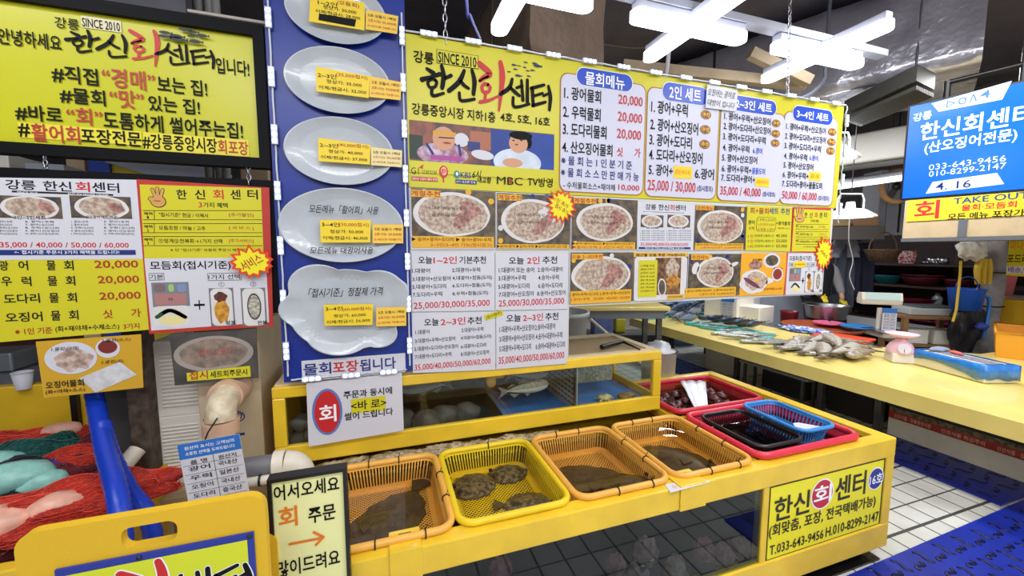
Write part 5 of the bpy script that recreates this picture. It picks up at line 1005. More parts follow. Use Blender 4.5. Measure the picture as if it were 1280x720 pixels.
for i in range(34):
    c = Vector((1.66 + rnd.random() * .53, 1.83 + rnd.random() * .37, .605 + rnd.random() * .03)); mb = MB(); mb.blob(c, (.042, .03, .024), SHELL, i, .35, 2.2, 2, rot=Matrix.Rotation(rnd.random() * 6, 3, 'Z')); mb.blob(c + Vector((.02, .012, .016)), (.014, .012, .012), SHELL, i + 50, .3, 2, 1)
    tag(mb.build('sea_squirt', loc=c), 'dark red sea squirt heaped in the red slatted basket', 'sea squirt', 'sea squirts in the red basket')
# ------------------------------------------------------------------ flatfish in the baskets
def flat_mesh(L, Wd, m, mf, seed):
    mb = MB(); n = 40; rings = [(1.0, .0), (.97, .006), (.82, .012), (.5, .022), (.2, .027), (.001, .028)]; vs = []
    for r, z in rings:
        for j in range(n):
            a = 2 * math.pi * j / n; x = math.cos(a); y = math.sin(a) * (1 - .18 * x * x) * (.94 + .06 * math.sin(j * 2.1 + seed) * (r > .9)); tp = 1 if x > -.75 else 1 - (abs(x) - .75) * 2.2
            vs.append((L / 2 * x * r, Wd / 2 * y * r * tp, z))
    fs = [(i * n + j, i * n + (j + 1) % n, (i + 1) * n + (j + 1) % n, (i + 1) * n + j) for i in range(len(rings) - 1) for j in range(n)]
    mb.add(vs, fs[:n], mf, True); mb.add(vs, fs[n:], m, True); mb.add(vs[:n], [tuple(range(n - 1, -1, -1))], m)
    mb.prism([(-L * .47, Wd * .05, .010), (-L * .63, Wd * .2, .010), (-L * .66, 0, .010), (-L * .63, -Wd * .2, .010), (-L * .47, -Wd * .05, .010)], (0, 0, 1), .006, mf)
    mb.prism([(L * .2, -Wd * .1, .028), (L * .12, -Wd * .28, .026), (L * .05, -Wd * .12, .028)][::-1], (0, 0, 1), .003, mf)
    for y in (-.02, .03): mb.blob((L * .38, y * 1.0, .024), (.009, .009, .009), BLK, 1, 0, 1, 2)
    return mb
FL1 = M('olive_flatfish', (84, 66, 38), .4, col2=(58, 46, 30), scale=40); FL1F = M('olive_fin', (70, 54, 34), .5); FL2 = M('speckled_flatfish', (52, 46, 36), .4, col2=(128, 112, 78), scale=55, detail=1); FL2F = M('speckled_fin', (58, 50, 38), .5, col2=(90, 78, 56), scale=50)
zb = .672 - .105 + .004
def flat(x, y, L, Wd, rz, m, mf, label, dz=0):
    o = flat_mesh(L, Wd, m, mf, len(label)).build('flatfish'); o.location = (x, y, zb + dz); o.rotation_euler = (0, 0, R(rz)); tag(o, label, 'fish')
flat(-.01, 1.48, .46, .27, 236, FL1, FL1F, 'dark olive flatfish in the left amber basket')
flat(.36, 1.62, .22, .20, 200, FL2, FL2F, 'speckled flatfish at the back left of the lemon basket'); flat(.53, 1.66, .20, .16, 180, FL2, FL2F, 'speckled flatfish at the back right of the lemon basket'); flat(.55, 1.42, .23, .17, -14, FL2, FL2F, 'speckled flatfish at the front of the lemon basket')
flat(.90, 1.47, .46, .26, -40, FL1, FL1F, 'big olive flatfish in the third basket'); flat(.98, 1.37, .26, .16, -10, FL1, FL1F, 'olive flatfish under the big one in the third basket', .03)
flat(1.36, 1.52, .40, .26, -50, FL1, FL1F, 'big olive flatfish in the right amber basket')
# ------------------------------------------------------------------ framed arrow sign in front of the tank
PA = Panel((0, 1.165, 0)); pn = PA.zoom(170, 400, .44444)
au0 = pn.uv(368, 450)[0]; au1 = pn.uv(592, 420)[0]; avt = pn.uv(368, 450)[1]; avb = .50
t = thing('arrow_sign', 'framed pale yellow sign with an orange arrow in front of the left tank end', 'sign', ((au0 + au1) / 2, 1.165, avb))
MB().prism([PA.P(au0 + .008, avb, -.004), PA.P(au1 - .008, avb, -.004), PA.P(au1 - .008, avt - .008, -.004), PA.P(au0 + .008, avt - .008, -.004)], PA.N, .02, M('arrow_sign_face', (232, 234, 168), .4)).build('face', t)
mb = MB()
for a0, a1, b0, b1 in ((au0, au1, avt - .01, avt), (au0, au1, avb - .01, avb), (au0, au0 + .01, avb, avt - .01), (au1 - .01, au1, avb, avt - .01)): mb.prism([PA.P(a0, b0, .004), PA.P(a1, b0, .004), PA.P(a1, b1, .004), PA.P(a0, b1, .004)], PA.N, .035, BLK)
mb.build('frame', t)
mb = MB()
mb.ptxt(pn, '어서오세요', 388, 574, 475, 44, BLACK, -.002, b=.03); mb.ptxt(pn, '회', 400, 454, 555, 58, ORANGE, -.002, b=.04); mb.ptxt(pn, '주문', 484, 562, 546, 44, BLACK, -.002, b=.03); mb.ptxt(pn, '많이드려요', 396, 576, 686, 46, BLACK, -.002, b=.03)
mb.line(pn, 432, 632, 520, 615, .007, ORANGE, -.002); mb.strokes(pn, [pn.uv(500, 598), pn.uv(527, 612)], .007, ORANGE, -.0018); mb.strokes(pn, [pn.uv(527, 612), pn.uv(506, 634)], .007, ORANGE, -.0016); mb.build('lettering', t)
# ================================================================== FISH TABLE
TZ = .60
TC = M('yellow_oilcloth', (236, 214, 124), .3, var=.07, scale=3, coat=.25)
T = thing('fish_table', 'long table under a pale yellow oilcloth with fish laid out on it', 'table', (4.2, 2.8, 0))
mb = MB(); outl = [(3.53, .2), (7.6, .2), (7.6, 2.15), (5.55, 2.15), (4.95, 2.65), (4.85, 5.05), (3.55, 5.06)]
top = [Vector((x, y, TZ)) for x, y in outl]; mb.prism(top, (0, 0, 1), .115, TC); mb.build('oilcloth', T, bevel=.022, seg=4)
LEGM = M('grey_steel_leg', (92, 90, 86), .5, metal=.5, var=.2)
for x, y in ((4.09, 4.75), (4.09, 3.6), (4.09, 2.62), (4.09, 2.14), (4.09, .72), (4.8, 4.8), (4.8, 2.75), (7.3, .5), (7.3, 2.0)):
    MB().bb(x, x + .05, y, y + .05, 0, TZ - .112, LEGM).build('leg', T)
mb = MB(); mb.bb(4.14, 4.2, .3, 2.12, .271, .34, M('dark_under_rail', (44, 40, 36), .7)); mb.build('under_rail', T)
# low white kerb with the red printed tape under it
K = thing('kerb_panel', 'low white panel with a red printed tape under the fish table', 'panel', (4.17, 1.3, 0))
mb = MB(); mb.bb(4.165, 4.20, .25, 2.12, .0, .225, M('white_foam_board', (236, 234, 226), .7, var=.12, scale=4)); mb.build('board', K)
mb = MB(); mb.bb(4.165, 4.20, .25, 2.12, .225, .27, M('mossy_stain', (150, 140, 110), .8, col2=(86, 76, 52), scale=30)); mb.build('stained_top', K)
PK = Panel((4.165, 0, 0), (0, -1, 0), (-1, 0, 0)); mb = MB(); mb.prism([PK.P(-2.12, .165, .003), PK.P(-.25, .165, .003), PK.P(-.25, .225, .003), PK.P(-2.12, .225, .003)], PK.N, .003, M('red_tape', (176, 52, 44), .5))
for i in range(6):
    u = -2.08 + i * .3; co, fa = glyphs(('신선식품 · 강릉중앙시장', '신선식품 취급주의')[i % 2], .012); mb.add([PK.P(u + x * .24, .195 + y * .034, .0045) for x, y in co], fa, M('tape_text', (232, 190, 170), .5))
mb.build('tape', K)
# blue anti-slip mats on the floor
MATB = M('blue_rubber_mat', (16, 40, 150), .35, var=.15, scale=6)
def wave(mb, c, L, w, ang, m, z):
    pts = [Vector(c) + Matrix.Rotation(ang, 3, 'Z') @ Vector(((t / 8 - .5) * L, math.sin(t / 8 * math.pi * 2) * L * .16, 0)) for t in range(9)]; mb.tube(pts, w, m, 6, False, .5)
def floor_mat(label, outl, rows):
    t = thing('rubber_mat', label, 'mat', (sum(p[0] for p in outl) / len(outl), sum(p[1] for p in outl) / len(outl), 0)); MB().prism([(x, y, .014) for x, y in outl], (0, 0, 1), .014, MATB).build('sheet', t, bevel=.003)
    mb = MB(); RIB = M('mat_rib', (5, 12, 56), .3)
    for x, y, a in rows: wave(mb, (x, y, .0145), .08, .009, a, RIB, 0)
    tag(mb.build('ribs', t), None, None, kind='stuff')
rows = []
for j in range(34):
    for i in range(4): rows.append((3.74 + i * .118 + (.03 if j % 2 else 0), 1.35 + j * .105, .5 if (i + j) % 2 else 2.2))
floor_mat('blue anti-slip mat running along the foot of the fish table', [(3.665, 1.26), (4.165, 1.26), (4.165, 5.0), (3.665, 5.0)], rows)
p = [onZ(1040, 735, 0), onZ(1300, 770, 0), onZ(1300, 690, 0), onZ(1262, 637, 0)]
A0 = Vector((2.05, 1.20)); AU = (Vector((3.69, 1.24)) - A0).normalized(); rows = []
for j in range(22):
    for i in range(4):
        rows.append((2.02 + j * .088, .80 + i * .105 + (.03 if j % 2 else 0), .4 if (i + j) % 2 else 1.9))
floor_mat('blue anti-slip mat crossing the white tiles in front of the tank corner', [(1.9, .74), (4.0, .74), (4.0, 1.245), (1.9, 1.185)], rows)
# drain grating by the tank foot
t = thing('drain_grate', 'dark wet floor grating beside the foot of the tank', 'grate', (2.3, 1.25, 0)); mb = MB(); mb.bb(1.4, 2.42, 1.215, 1.27, .0005, .012, M('wet_iron', (40, 38, 36), .25, metal=.6)); mb.build('edge', t); mb = MB()
for i in range(20): mb.bb(1.42 + i * .05, 1.445 + i * .05, 1.27, 1.40, .0005, .01, MATS['wet_iron'])
mb.build('bars', t)
# ------------------------------------------------------------------ fish laid on the table
def lay(proto, px, py, ang, label, group, z=TZ, tilt=0.0, first=[0], scale=1):
    o = proto.copy(); COL.objects.link(o); p = onZ(px, py, z); o.location = p; o.rotation_euler = (tilt, 0, R(ang)); o.scale = (scale,) * 3; return tag(o, label, 'fish', group)
MB1 = M('mackerel_back', (70, 86, 112), .3, col2=(34, 48, 74), scale=45, metal=.2); MB2 = M('mackerel_belly', (196, 204, 212), .3, metal=.2); MB3 = M('blue_dark_back', (58, 66, 86), .35, metal=.2, var=.2); MB4 = M('grey_belly', (120, 130, 146), .35, metal=.15); MF = M('dark_fin', (70, 78, 92), .5)
protos = {}
def proto(k, *a, **kw):
    o = fish_mesh(*a, **kw).build(k); protos[k] = o; return o
mk = proto('mackerel', .42, .105, .07, MB1, MB2, MF); dk = proto('bluefish', .46, .12, .08, MB3, MB4, MF); sv = proto('hairtail', .40, .07, .04, SILV, SILVB, SFIN, curve=.25)
cb = M('cod_back', (122, 108, 92), .4, col2=(176, 164, 146), scale=34); cbb = M('cod_belly', (178, 172, 162), .4, var=.1, scale=20); cf = M('cod_fin', (112, 98, 86), .5)
cd_ = proto('codfish', .55, .13, .09, cb, cbb, cf, tail=.16, curve=.2)
used = {k: 0 for k in protos}
def put(k, px, py, ang, label, group, lvl=0.0, tilt=0.0, scale=1.0, half=None):
    h = {'mackerel': .035, 'bluefish': .04, 'hairtail': .02, 'codfish': .045}[k] * scale
    o = protos[k] if used[k] == 0 else protos[k].copy()
    if used[k]: COL.objects.link(o)
    used[k] += 1; o.location = onZ(px, py, TZ) + Vector((0, 0, h + lvl)); o.rotation_euler = (tilt, 0, R(ang)); o.scale = (scale,) * 3; return tag(o, label, 'fish', group)
TEAL = M('teal_tray', (90, 190, 190), .4, var=.1)
def tray(px, py, w, d, ang, label):
    p = onZ(px, py, TZ); mb = MB(); rt_ = Matrix.Rotation(R(ang), 3, 'Z'); mb.box(p + Vector((0, 0, .009)), (w, d, .012), TEAL, rt_)
    for dx, dy, sx, sy in ((0, d / 2, w, .012), (0, -d / 2, w, .012), (w / 2, 0, .012, d), (-w / 2, 0, .012, d)): mb.box(p + rt_ @ Vector((dx, dy, 0)) + Vector((0, 0, .018)), (sx, sy, .03), TEAL, rt_)
    tag(mb.build('fish_tray', loc=p, bevel=.004), label, 'tray')
tray(813, 396.5, .5, .34, 12, 'teal tray under the mackerel pile at the far corner of the fish table'); tray(846, 394.5, .46, .34, 12, 'teal tray under the middle mackerel pile'); tray(877, 393, .44, .32, 12, 'teal tray under the mackerel pile nearest the foam boxes')
for b_, (cx, cy, lb) in enumerate(((813, 396, 'blue mackerel piled on the tray at the far left corner of the table'), (846, 394.5, 'blue mackerel piled on the middle teal tray'), (878, 393, 'blue mackerel piled on the tray beside the white foam box'))):
    for j in range(6): put('mackerel', cx - 13 + j * 5.2, cy + .4 - .5 * (j % 3), 150 + j * 6, lb, ('mackerel on the far tray', 'mackerel on the middle tray', 'mackerel on the tray by the foam box')[b_], .045 + .03 * (j % 3), R(58 - 4 * j), 1.25)
for j, (px, py, a) in enumerate(((848, 400, 20), (858, 403, 16), (838, 396, 24), (866, 398, 22), (876, 395, 28))): put('bluefish', px, py, a, 'dark blue fish in front of the mackerel trays', 'dark fish by the trays', .03 if j < 3 else .08, R(40))
for j in range(8): put('bluefish', 890 + 8 * j, 402 + 1.4 * j + (j % 2) * 3, 160 + (j * 17) % 30, 'dark blue fish in the row before the foam box', 'dark fish before the foam box', .02 + .05 * (j % 2), R(35), scale=.9)
put('bluefish', 941, 402, 35, 'single dark fish lying right of the dark blue row', None, scale=.85)
rnd = random.Random(2)
for j in range(4): tray(880 + 21 * j, 407 + 4.5 * j, .34, .36, 10 + 6 * j, 'pale teal tray, %s of the near row of four' % ('leftmost', 'second from the left', 'third from the left', 'rightmost')[j])
for j in range(10): put('hairtail', 872 + 9.2 * j, 405 + 2.3 * j + (j % 3), rnd.uniform(120, 200), 'thin silver fish on the near teal trays', 'thin fish on the near trays', .018 + .03 * (j % 2), scale=.7)
for j in range(10): put('hairtail', 912 + 13.0 * j, 419 + 2.6 * j + 3 * (j % 2), 150 + rnd.uniform(-14, 20), 'long silver fish laid flat before the grey cod', 'long silver fish before the cod', .02 * (j % 3), scale=1.15)
for j, (px, py, a, l, s) in enumerate(((988, 437, 28, 0, 1), (1004, 432, 200, .03, 1), (1012, 440, 30, 0, 1.05), (1026, 434, 14, .05, 1), (1030, 445, 40, .0, 1.15), (1043, 440, 50, .06, 1.1), (1052, 434, 170, .02, 1), (1056, 447, 16, .03, 1.1), (1072, 440, 190, .0, 1.0), (1075, 448, 190, .02, .95))):
    put('codfish', px, py, a, 'grey brown cod in the heap on the near part of the fish table', 'cod heap on the fish table', l, R(-8), s)
# ------------------------------------------------------------------ things standing on the table
def boxy(name, label, cat, c, s, rz, m, bev=.012, lid=None):
    t = thing(name, label, cat, (c[0], c[1], c[2])); rm = Matrix.Rotation(rz, 3, 'Z'); mb = MB(); c = Vector(c)
    w, d, h = s; mb.box(c + Vector((0, 0, h / 2)), (w, d, h), m, rm); mb.build('box_body', t, bevel=bev)
    if lid: mb = MB(); mb.box(c + Vector((0, 0, h + lid / 2 + .0005)), (w + .015, d + .015, lid), m, rm); mb.build('lid', t, bevel=bev)
    return t
p = onZ(911, 402, TZ); b1 = boxy('foam_box', 'white foam box with a blue price sheet behind the dark fish', 'box', (p.x + .2, p.y + .2, TZ), (.44, .5, .34), R(12), FOAM, lid=.05)
p2 = onZ(955, 405, TZ); boxy('foam_box', 'lower white foam box right of the one with the price sheet', 'box', (p2.x + .0, p2.y + .14, TZ), (.38, .3, .24), R(12), FOAM)
def paper_list(label, o, U, w, h, title=None, rows=5, tilt=None, cat='price sheet'):
    o = Vector(o); U = Vector(U).normalized(); N = U.cross(Vector((0, 0, 1))).normalized(); pp = Panel(o, U, N); mb = MB()
    mb.prism([pp.P(0, 0), pp.P(w, 0), pp.P(w, h), pp.P(0, h)], N, .002, WHITE); mb.add([pp.P(0, h * .78, .0006), pp.P(w, h * .78, .0006), pp.P(w, h, .0006), pp.P(0, h, .0006)], [(0, 1, 2, 3)], M('sheet_blue', (40, 110, 196), .5))
    def T_(s, u0, u1, vc, ht, m): co, fa = glyphs(s, .01); mb.add([pp.P(u0 + x * (u1 - u0), vc + y * ht, .0014) for x, y in co], fa, m)
    if title:
        for i, s in enumerate(title): T_(s, w * .1, w * .9, h * (.93 - .08 * i), h * .05, WTXT)
    names = ('국내산', '일본산', '국내산', '중국산', '국내산', '국내산'); items = ('광어', '우럭', '오징어', '도다리', '방어', '고등어')
    T_('품 명', w * .15, w * .42, h * .72, h * .06, INK); T_('원산지', w * .6, w * .9, h * .72, h * .06, INK)
    for i in range(rows):
        y = h * (.72 - (.66 / rows) * (i + 1)); T_(items[i % 6], w * .1, w * .45, y + .01, h * .07, INK); T_(names[i % 6], w * .58, w * .9, y + .01, h * .07, INK); mb.add([pp.P(w * .03, y + h * .09, .0008), pp.P(w * .97, y + h * .09, .0008), pp.P(w * .97, y + h * .095, .0008), pp.P(w * .03, y + h * .095, .0008)], [(0, 1, 2, 3)], INK)
    mb.add([pp.P(w * .52, 0, .0008), pp.P(w * .528, 0, .0008), pp.P(w * .528, h * .78, .0008), pp.P(w * .52, h * .78, .0008)], [(0, 1, 2, 3)], INK)
    o_ = mb.build('origin_sheet', loc=o); return tag(o_, label, cat)
ux = Vector((math.cos(R(12)), math.sin(R(12)), 0)); vy = Vector((-math.sin(R(12)), math.cos(R(12)), 0)); cc = Vector((p.x + .2, p.y + .2, TZ))
paper_list('blue headed price sheet on the left face of the foam box', cc - ux * .2245 + vy * -.02 + Vector((0, 0, .06)), -vy, .19, .28)
# red-brown round tray, pink and blue pans, orange tray, red bucket, steel basin
p = onZ(1020, 412, TZ); tag(MB().lathe([(.001, .006), (.40, .006), (.44, .05), (.425, .05), (.39, .015), (.001, .015)], (p.x + .1, p.y, TZ), M('terracotta_plastic', (170, 84, 52), .4, var=.06), 40).build('round_tray', loc=(p.x + .1, p.y, TZ)), 'wide terracotta coloured round tray behind the cod', 'tray')
p = onZ(1037, 410, TZ); tag(MB().lathe([(.001, .05), (.15, .052), (.17, .075), (.16, .075), (.14, .06), (.001, .06)], (p.x, p.y + .02, TZ), M('pink_plastic', (236, 120, 160), .35), 32).build('pink_dish', loc=(p.x, p.y, TZ)), 'pink plastic dish lying on the terracotta tray', 'dish')
p = onZ(1060, 413, TZ); tag(MB().lathe([(.001, .06), (.15, .062), (.17, .085), (.16, .085), (.14, .07), (.001, .07)], (p.x - .05, p.y - .12, TZ), BPL, 32).build('blue_dish', loc=(p.x, p.y, TZ)), 'blue plastic dish leaning over the orange tray', 'dish')
p = onZ(1054, 424, TZ); t = thing('orange_tray', 'bright orange-red plastic tray beside the cod heap', 'tray', (p.x, p.y, TZ)); mb = MB(); mb.box(p + Vector((0, 0, .02)), (.3, .5, .03), M('orange_red_plastic', (236, 84, 52), .35), Matrix.Rotation(R(14), 3, 'Z')); mb.build('tray_body', t, bevel=.012)
# blue plastic bags
def crumple(label, px, py, w, d, h, m, name='plastic_bag', ang=0, seed=1):
    p = onZ(px, py, TZ); mb = MB(); mb.blob(p + Vector((0, 0, h * .5)), (w / 2, d / 2, h / 2), m, seed, .5, 4, 4, rot=Matrix.Rotation(R(ang), 3, 'Z')); tag(mb.build(name, loc=p), label, 'bag')
crumple('blue and white striped bag lying flat behind the cod', 1005, 415, .25, .55, .06, M('striped_bag', (44, 96, 214), .4, col2=(214, 226, 244), scale=26, detail=0), ang=15)
# steel basin behind on a block
p = onZ(1016, 408, TZ); p = at(1032, 397, 5.5); bz = p.z
t = thing('steel_basin', 'big round steel basin on a stand behind the fish table', 'basin', (p.x, p.y, bz)); MB().lathe([(.001, 0), (.22, 0), (.25, .17), (.275, .18), (.265, .185), (.24, .17), (.21, .012), (.001, .012)], p, STEEL, 44).build('bowl', t)
MB().bb(p.x - .17, p.x + .17, p.y - .17, p.y + .17, 0, bz - .002, M('dark_crate', (48, 44, 44), .6)).build('stand', t, bevel=.01)
q = at(986, 399, 5.7); t = thing('dark_red_bin', 'dark red plastic bin standing behind the table beside the steel basin', 'bin', (q.x, q.y, 0)); MB().lathe([(.08, 0), (.11, q.z + .1), (.12, q.z + .12), (.11, q.z + .12), (.075, .03), (.001, .03)], (q.x, q.y, 0), M('dark_red_plastic', (112, 26, 38), .35), 32).build('bin_body', t)
q = at(985, 372, 6.9); boxy('grey_cabinet', 'pale grey cabinet behind the table, seen under the red bordered poster', 'cabinet', (q.x, q.y, 0), (.7, .4, q.z + .2), R(-20), M('pale_grey_paint', (150, 156, 170), .5, var=.05))
# electronic scale with display head
p = onZ(1108, 421, TZ); cx_, cy_ = p.x, p.y
t = thing('digital_scale', 'white digital scale with a tall display head at the back of the table', 'scale', (cx_, cy_, TZ)); CRM = M('cream_plastic', (226, 222, 206), .35)
rm = Matrix.Rotation(R(-25), 3, 'Z')
mb = MB(); mb.box((cx_, cy_, TZ + .04), (.3, .3, .06), CRM, rm); mb.build('base', t, bevel=.012)
mb = MB(); mb.box((cx_, cy_, TZ + .075), (.34, .34, .012), STEEL, rm); mb.build('pan', t, bevel=.004)
mb = MB(); mb.tube([(cx_ + .02, cy_ + .1, TZ + .06), (cx_ + .02, cy_ + .1, TZ + .33)], .025, CRM, 12); mb.build('post', t)
hc = at(1099, 374, (Vector((cx_, cy_ + .1, TZ)) - CP).dot(FW)); 
mb = MB(); prof = [(-.075, -.06), (.075, -.06), (.085, .0), (.05, .075), (-.065, .085), (-.09, .0)]
Uh = Vector((math.cos(R(-42)), math.sin(R(-42)), 0)); Nh = Vector((-Uh.y, Uh.x, 0)) * -1
for sgn in (1,):
    a = [hc + Uh * -.19 + Nh * -x + Vector((0, 0, z)) for x, z in prof]; b = [hc + Uh * .19 + Nh * -x + Vector((0, 0, z)) for x, z in prof]; n = len(prof)
    mb.add(a + b, [(i, (i + 1) % n, n + (i + 1) % n, n + i) for i in range(n)] + [tuple(range(n - 1, -1, -1)), tuple(range(n, 2 * n))], CRM)
mb.build('display_head', t, bevel=.01)
mb = MB(); f0 = hc + Nh * .0885 + Vector((0, 0, .0)); d1 = hc + Nh * .067 + Vector((0, 0, .083)); e = (Nh * .6 + Vector((0, 0, .25))).normalized() * .004
mb.add([f0 - Uh * .16 + e, f0 + Uh * .16 + e, d1 + Uh * .16 + e, d1 - Uh * .16 + e], [(0, 1, 2, 3)], M('display_glass', (190, 216, 212), .2)); mb.build('display', t)
paper_list('blue headed price sheet hanging below the digital scale head', (hc.x - .1, hc.y - .1, TZ + .08), Uh, .13, .26)
# pink dial scale
p = onZ(1124, 452, TZ); t = thing('dial_scale', 'small pink kitchen scale with a dish on top, beside the blue wrapped box', 'scale', (p.x, p.y, TZ)); PK_ = M('pale_pink_plastic', (240, 196, 214), .35)
rz = Matrix.Rotation(R(-38), 3, 'Z'); mb = MB(); mb.box((p.x, p.y, TZ + .045), (.17, .15, .088), M('clear_white_plastic', (226, 224, 222), .3), rz); mb.build('base', t, bevel=.012)
mb = MB(); mb.lathe([(.095, .085), (.098, .12), (.075, .17), (.04, .20), (.03, .22), (.001, .22)], (p.x, p.y, TZ), PK_, 28); mb.build('housing', t)
mb = MB(); mb.lathe([(.001, .225), (.06, .228), (.115, .255), (.12, .262), (.11, .262), (.055, .238), (.001, .235)], (p.x, p.y, TZ), PK_, 36); mb.build('dish', t)
fd = Vector((-.75, -.66, 0)); mb = MB(); cdl = Vector((p.x, p.y, TZ + .135)) + fd * .088; nn = (fd + Vector((0, 0, .35))).normalized(); uu = Vector((-fd.y, fd.x, 0)) * -1; vv = nn.cross(uu)
mb.add([cdl + nn * .01 + (uu * math.cos(R(a)) + vv * math.sin(R(a))) * .045 for a in range(0, 360, 20)], [tuple(range(18))], WHITE); mb.tube([cdl + nn * .012, cdl + nn * .012 + vv * .035], .002, RED, 6); mb.build('dial', t)
# blue wrapped box
q = [onZ(1140, 455, TZ), onZ(1230, 480, TZ), onZ(1254, 475, TZ), onZ(1165, 447, TZ)]
dx = (q[1] - q[0]); ang = math.atan2(dx.y, dx.x); L = dx.length; c = (q[0] + q[1]) / 2; nv = Vector((-math.sin(ang), math.cos(ang), 0)); Wb = .26; c = c + nv * Wb / 2
t = thing('wrapped_box', 'long white box wrapped in blue plastic film on the near end of the table', 'box', (c.x, c.y, TZ)); rm = Matrix.Rotation(ang, 3, 'Z')
mb = MB(); mb.box(c + Vector((0, 0, .068)), (L, Wb, .13), M('box_cream', (232, 226, 196), .6), rm); mb.build('box_body', t, bevel=.01)
BF = M('blue_film', (44, 126, 214), .25, var=.22, scale=14, bump=.5, bscale=24, coat=.4)
mb = MB(); vs = []; n = 0
ring = [(-.502, -.515, .055), (.505, -.515, .04), (.51, .515, .02), (-.505, .515, .02)]
lo = []; hi = []; 
for i in range(4):
    a, b = ring[i], ring[(i + 1) % 4]
    for j in range(12):
        s = j / 12; x = (a[0] + (b[0] - a[0]) * s) * L; y = (a[1] + (b[1] - a[1]) * s) * Wb; z = a[2] + (b[2] - a[2]) * s + .012 * mnoise.noise(Vector((i * 3 + s * 4, 1, 2))); k = 1 + .012 * mnoise.noise(Vector((x * 9, y * 9, 0)))
        if i == 0: z = .06 + .02 * math.sin(s * 5) - .035 * max(0, s - .75) * 4
        lo.append(c + rm @ Vector((x * k, y * k, z))); hi.append(c + rm @ Vector((x * k * .995, y * k * .98, .137 + .004 * mnoise.noise(Vector((x * 20, y * 20, 3))))))
m_ = len(lo); inn = [c + rm @ (rm.inverted() @ (h - c)).__mul__(1) for h in hi]
inn = [Vector((c.x + (h.x - c.x) * .9, c.y + (h.y - c.y) * .9, h.z + .004)) for h in hi]
mb.add(lo + hi + inn, [(i, (i + 1) % m_, m_ + (i + 1) % m_, m_ + i) for i in range(m_)] + [(m_ + i, m_ + (i + 1) % m_, 2 * m_ + (i + 1) % m_, 2 * m_ + i) for i in range(m_)], BF, True); o = mb.build('film', t)
s_ = o.modifiers.new('thickness', 'SOLIDIFY'); s_.thickness = .004; s_.offset = 1
mb = MB(); mb.box(c + rm @ Vector((.03, .02, .1345)), (L * .66, Wb * .5, .006), M('small_fry', (166, 164, 172), .4, col2=(90, 96, 120), scale=90), rm); tag(mb.build('small_fish', t), None, None, kind='stuff')
mb = MB(); cg = c + rm @ Vector((-L * .38, .03, .15)); mb.blob(cg, (.10, .05, .022), M('grey_glove', (136, 146, 168), .6, var=.1), 2, .3, 2); [mb.blob(cg + rm @ Vector((.1 + .02 * k, .03 - .016 * k, .0)), (.05, .012, .012), M('red_glove_tip', (220, 96, 84), .6), k, .1, 2, 2, rot=rm) for k in range(3)]; tag(mb.build('work_glove', loc=cg), 'grey work glove with red fingertips on the blue wrapped box', 'glove')
# orange crate at the right edge, teal crate behind it
q = onZ(1245, 452, TZ); 
def crate(label, corners, h, m, z0):
    t = thing('plastic_crate', label, 'crate', (corners[0][0], corners[0][1], z0)); mb = MB(); n = len(corners); th = .018
    cx = sum(p[0] for p in corners) / n; cy = sum(p[1] for p in corners) / n; sh = lambda p, k: (cx + (p[0] - cx) * k, cy + (p[1] - cy) * k)
    ob = [(*sh(p, .95), z0) for p in corners]; ot = [(*p, z0 + h) for p in corners]; it = [(*sh(p, .955), z0 + h) for p in corners]; ib = [(*sh(p, .91), z0 + .015) for p in corners]
    mb.add(ob + ot + it + ib, [(i, (i + 1) % n, n + (i + 1) % n, n + i) for i in range(n)] + [(n + i, n + (i + 1) % n, 2 * n + (i + 1) % n, 2 * n + i) for i in range(n)] + [(2 * n + i, 2 * n + (i + 1) % n, 3 * n + (i + 1) % n, 3 * n + i) for i in range(n)] + [tuple(range(n - 1, -1, -1)), tuple(range(3 * n, 4 * n))], m); mb.build('crate_body', t, bevel=.006)
    mb = MB(); mb.tube([Vector((*p, z0 + h)) for p in corners], .012, m, 8, True); mb.build('rim', t)
e0 = onZ(1241, 446, TZ); crate('orange plastic crate cut by the right edge, standing on the table', [(e0.x, e0.y), (e0.x + .25, e0.y - .62), (e0.x + 1.0, e0.y - .32), (e0.x + .75, e0.y + .3)], .235, M('orange_crate', (240, 168, 48), .4), TZ)
e1 = onZ(1262, 408, TZ); crate('teal plastic crate behind the orange one at the right edge', [(e1.x, e1.y), (e1.x + .3, e1.y - .5), (e1.x + .9, e1.y - .2), (e1.x + .6, e1.y + .3)], .10, M('teal_crate', (92, 190, 168), .4), TZ + .0)
# ================================================================== LEFT END OF THE STALL
def holed_slab(outer, hole, pl, th, m, d=0.0):
    """slab in panel pl with one hole, outlines in uv"""
    bm = bmesh.new(); ed = []
    for loop in (outer, hole):
        vs = [bm.verts.new(pl.P(*q, d)) for q in loop]
        for i in range(len(vs)): ed.append(bm.edges.new((vs[i], vs[(i + 1) % len(vs)])))
    bmesh.ops.triangle_fill(bm, edges=ed, use_beauty=True, normal=pl.N); bm.verts.index_update()
    vs = [v.co.copy() for v in bm.verts]; fs = [tuple(v.index for v in f.verts) for f in bm.faces]; bm.free(); n = len(vs)
    mb = MB(); mb.add(vs + [v - pl.N * th for v in vs], fs + [tuple(n + i for i in f[::-1]) for f in fs], m); k = 0
    for loop in (outer, hole):
        L = len(loop); a = [pl.P(*q, d) for q in loop]; mb.add(a + [v - pl.N * th for v in a], [(i, (i + 1) % L, L + (i + 1) % L, L + i) for i in range(L)], m, True)
    return mb
def rr2(x0, x1, y0, y1, r, n=6):
    p = []
    for cx, cy, a0 in ((x1 - r, y1 - r, 0), (x0 + r, y1 - r, 90), (x0 + r, y0 + r, 180), (x1 - r, y0 + r, 270)):
        for j in range(n + 1): a = R(a0 + 90 * j / n); p.append((cx + r * math.cos(a), cy + r * math.sin(a)))
    return p
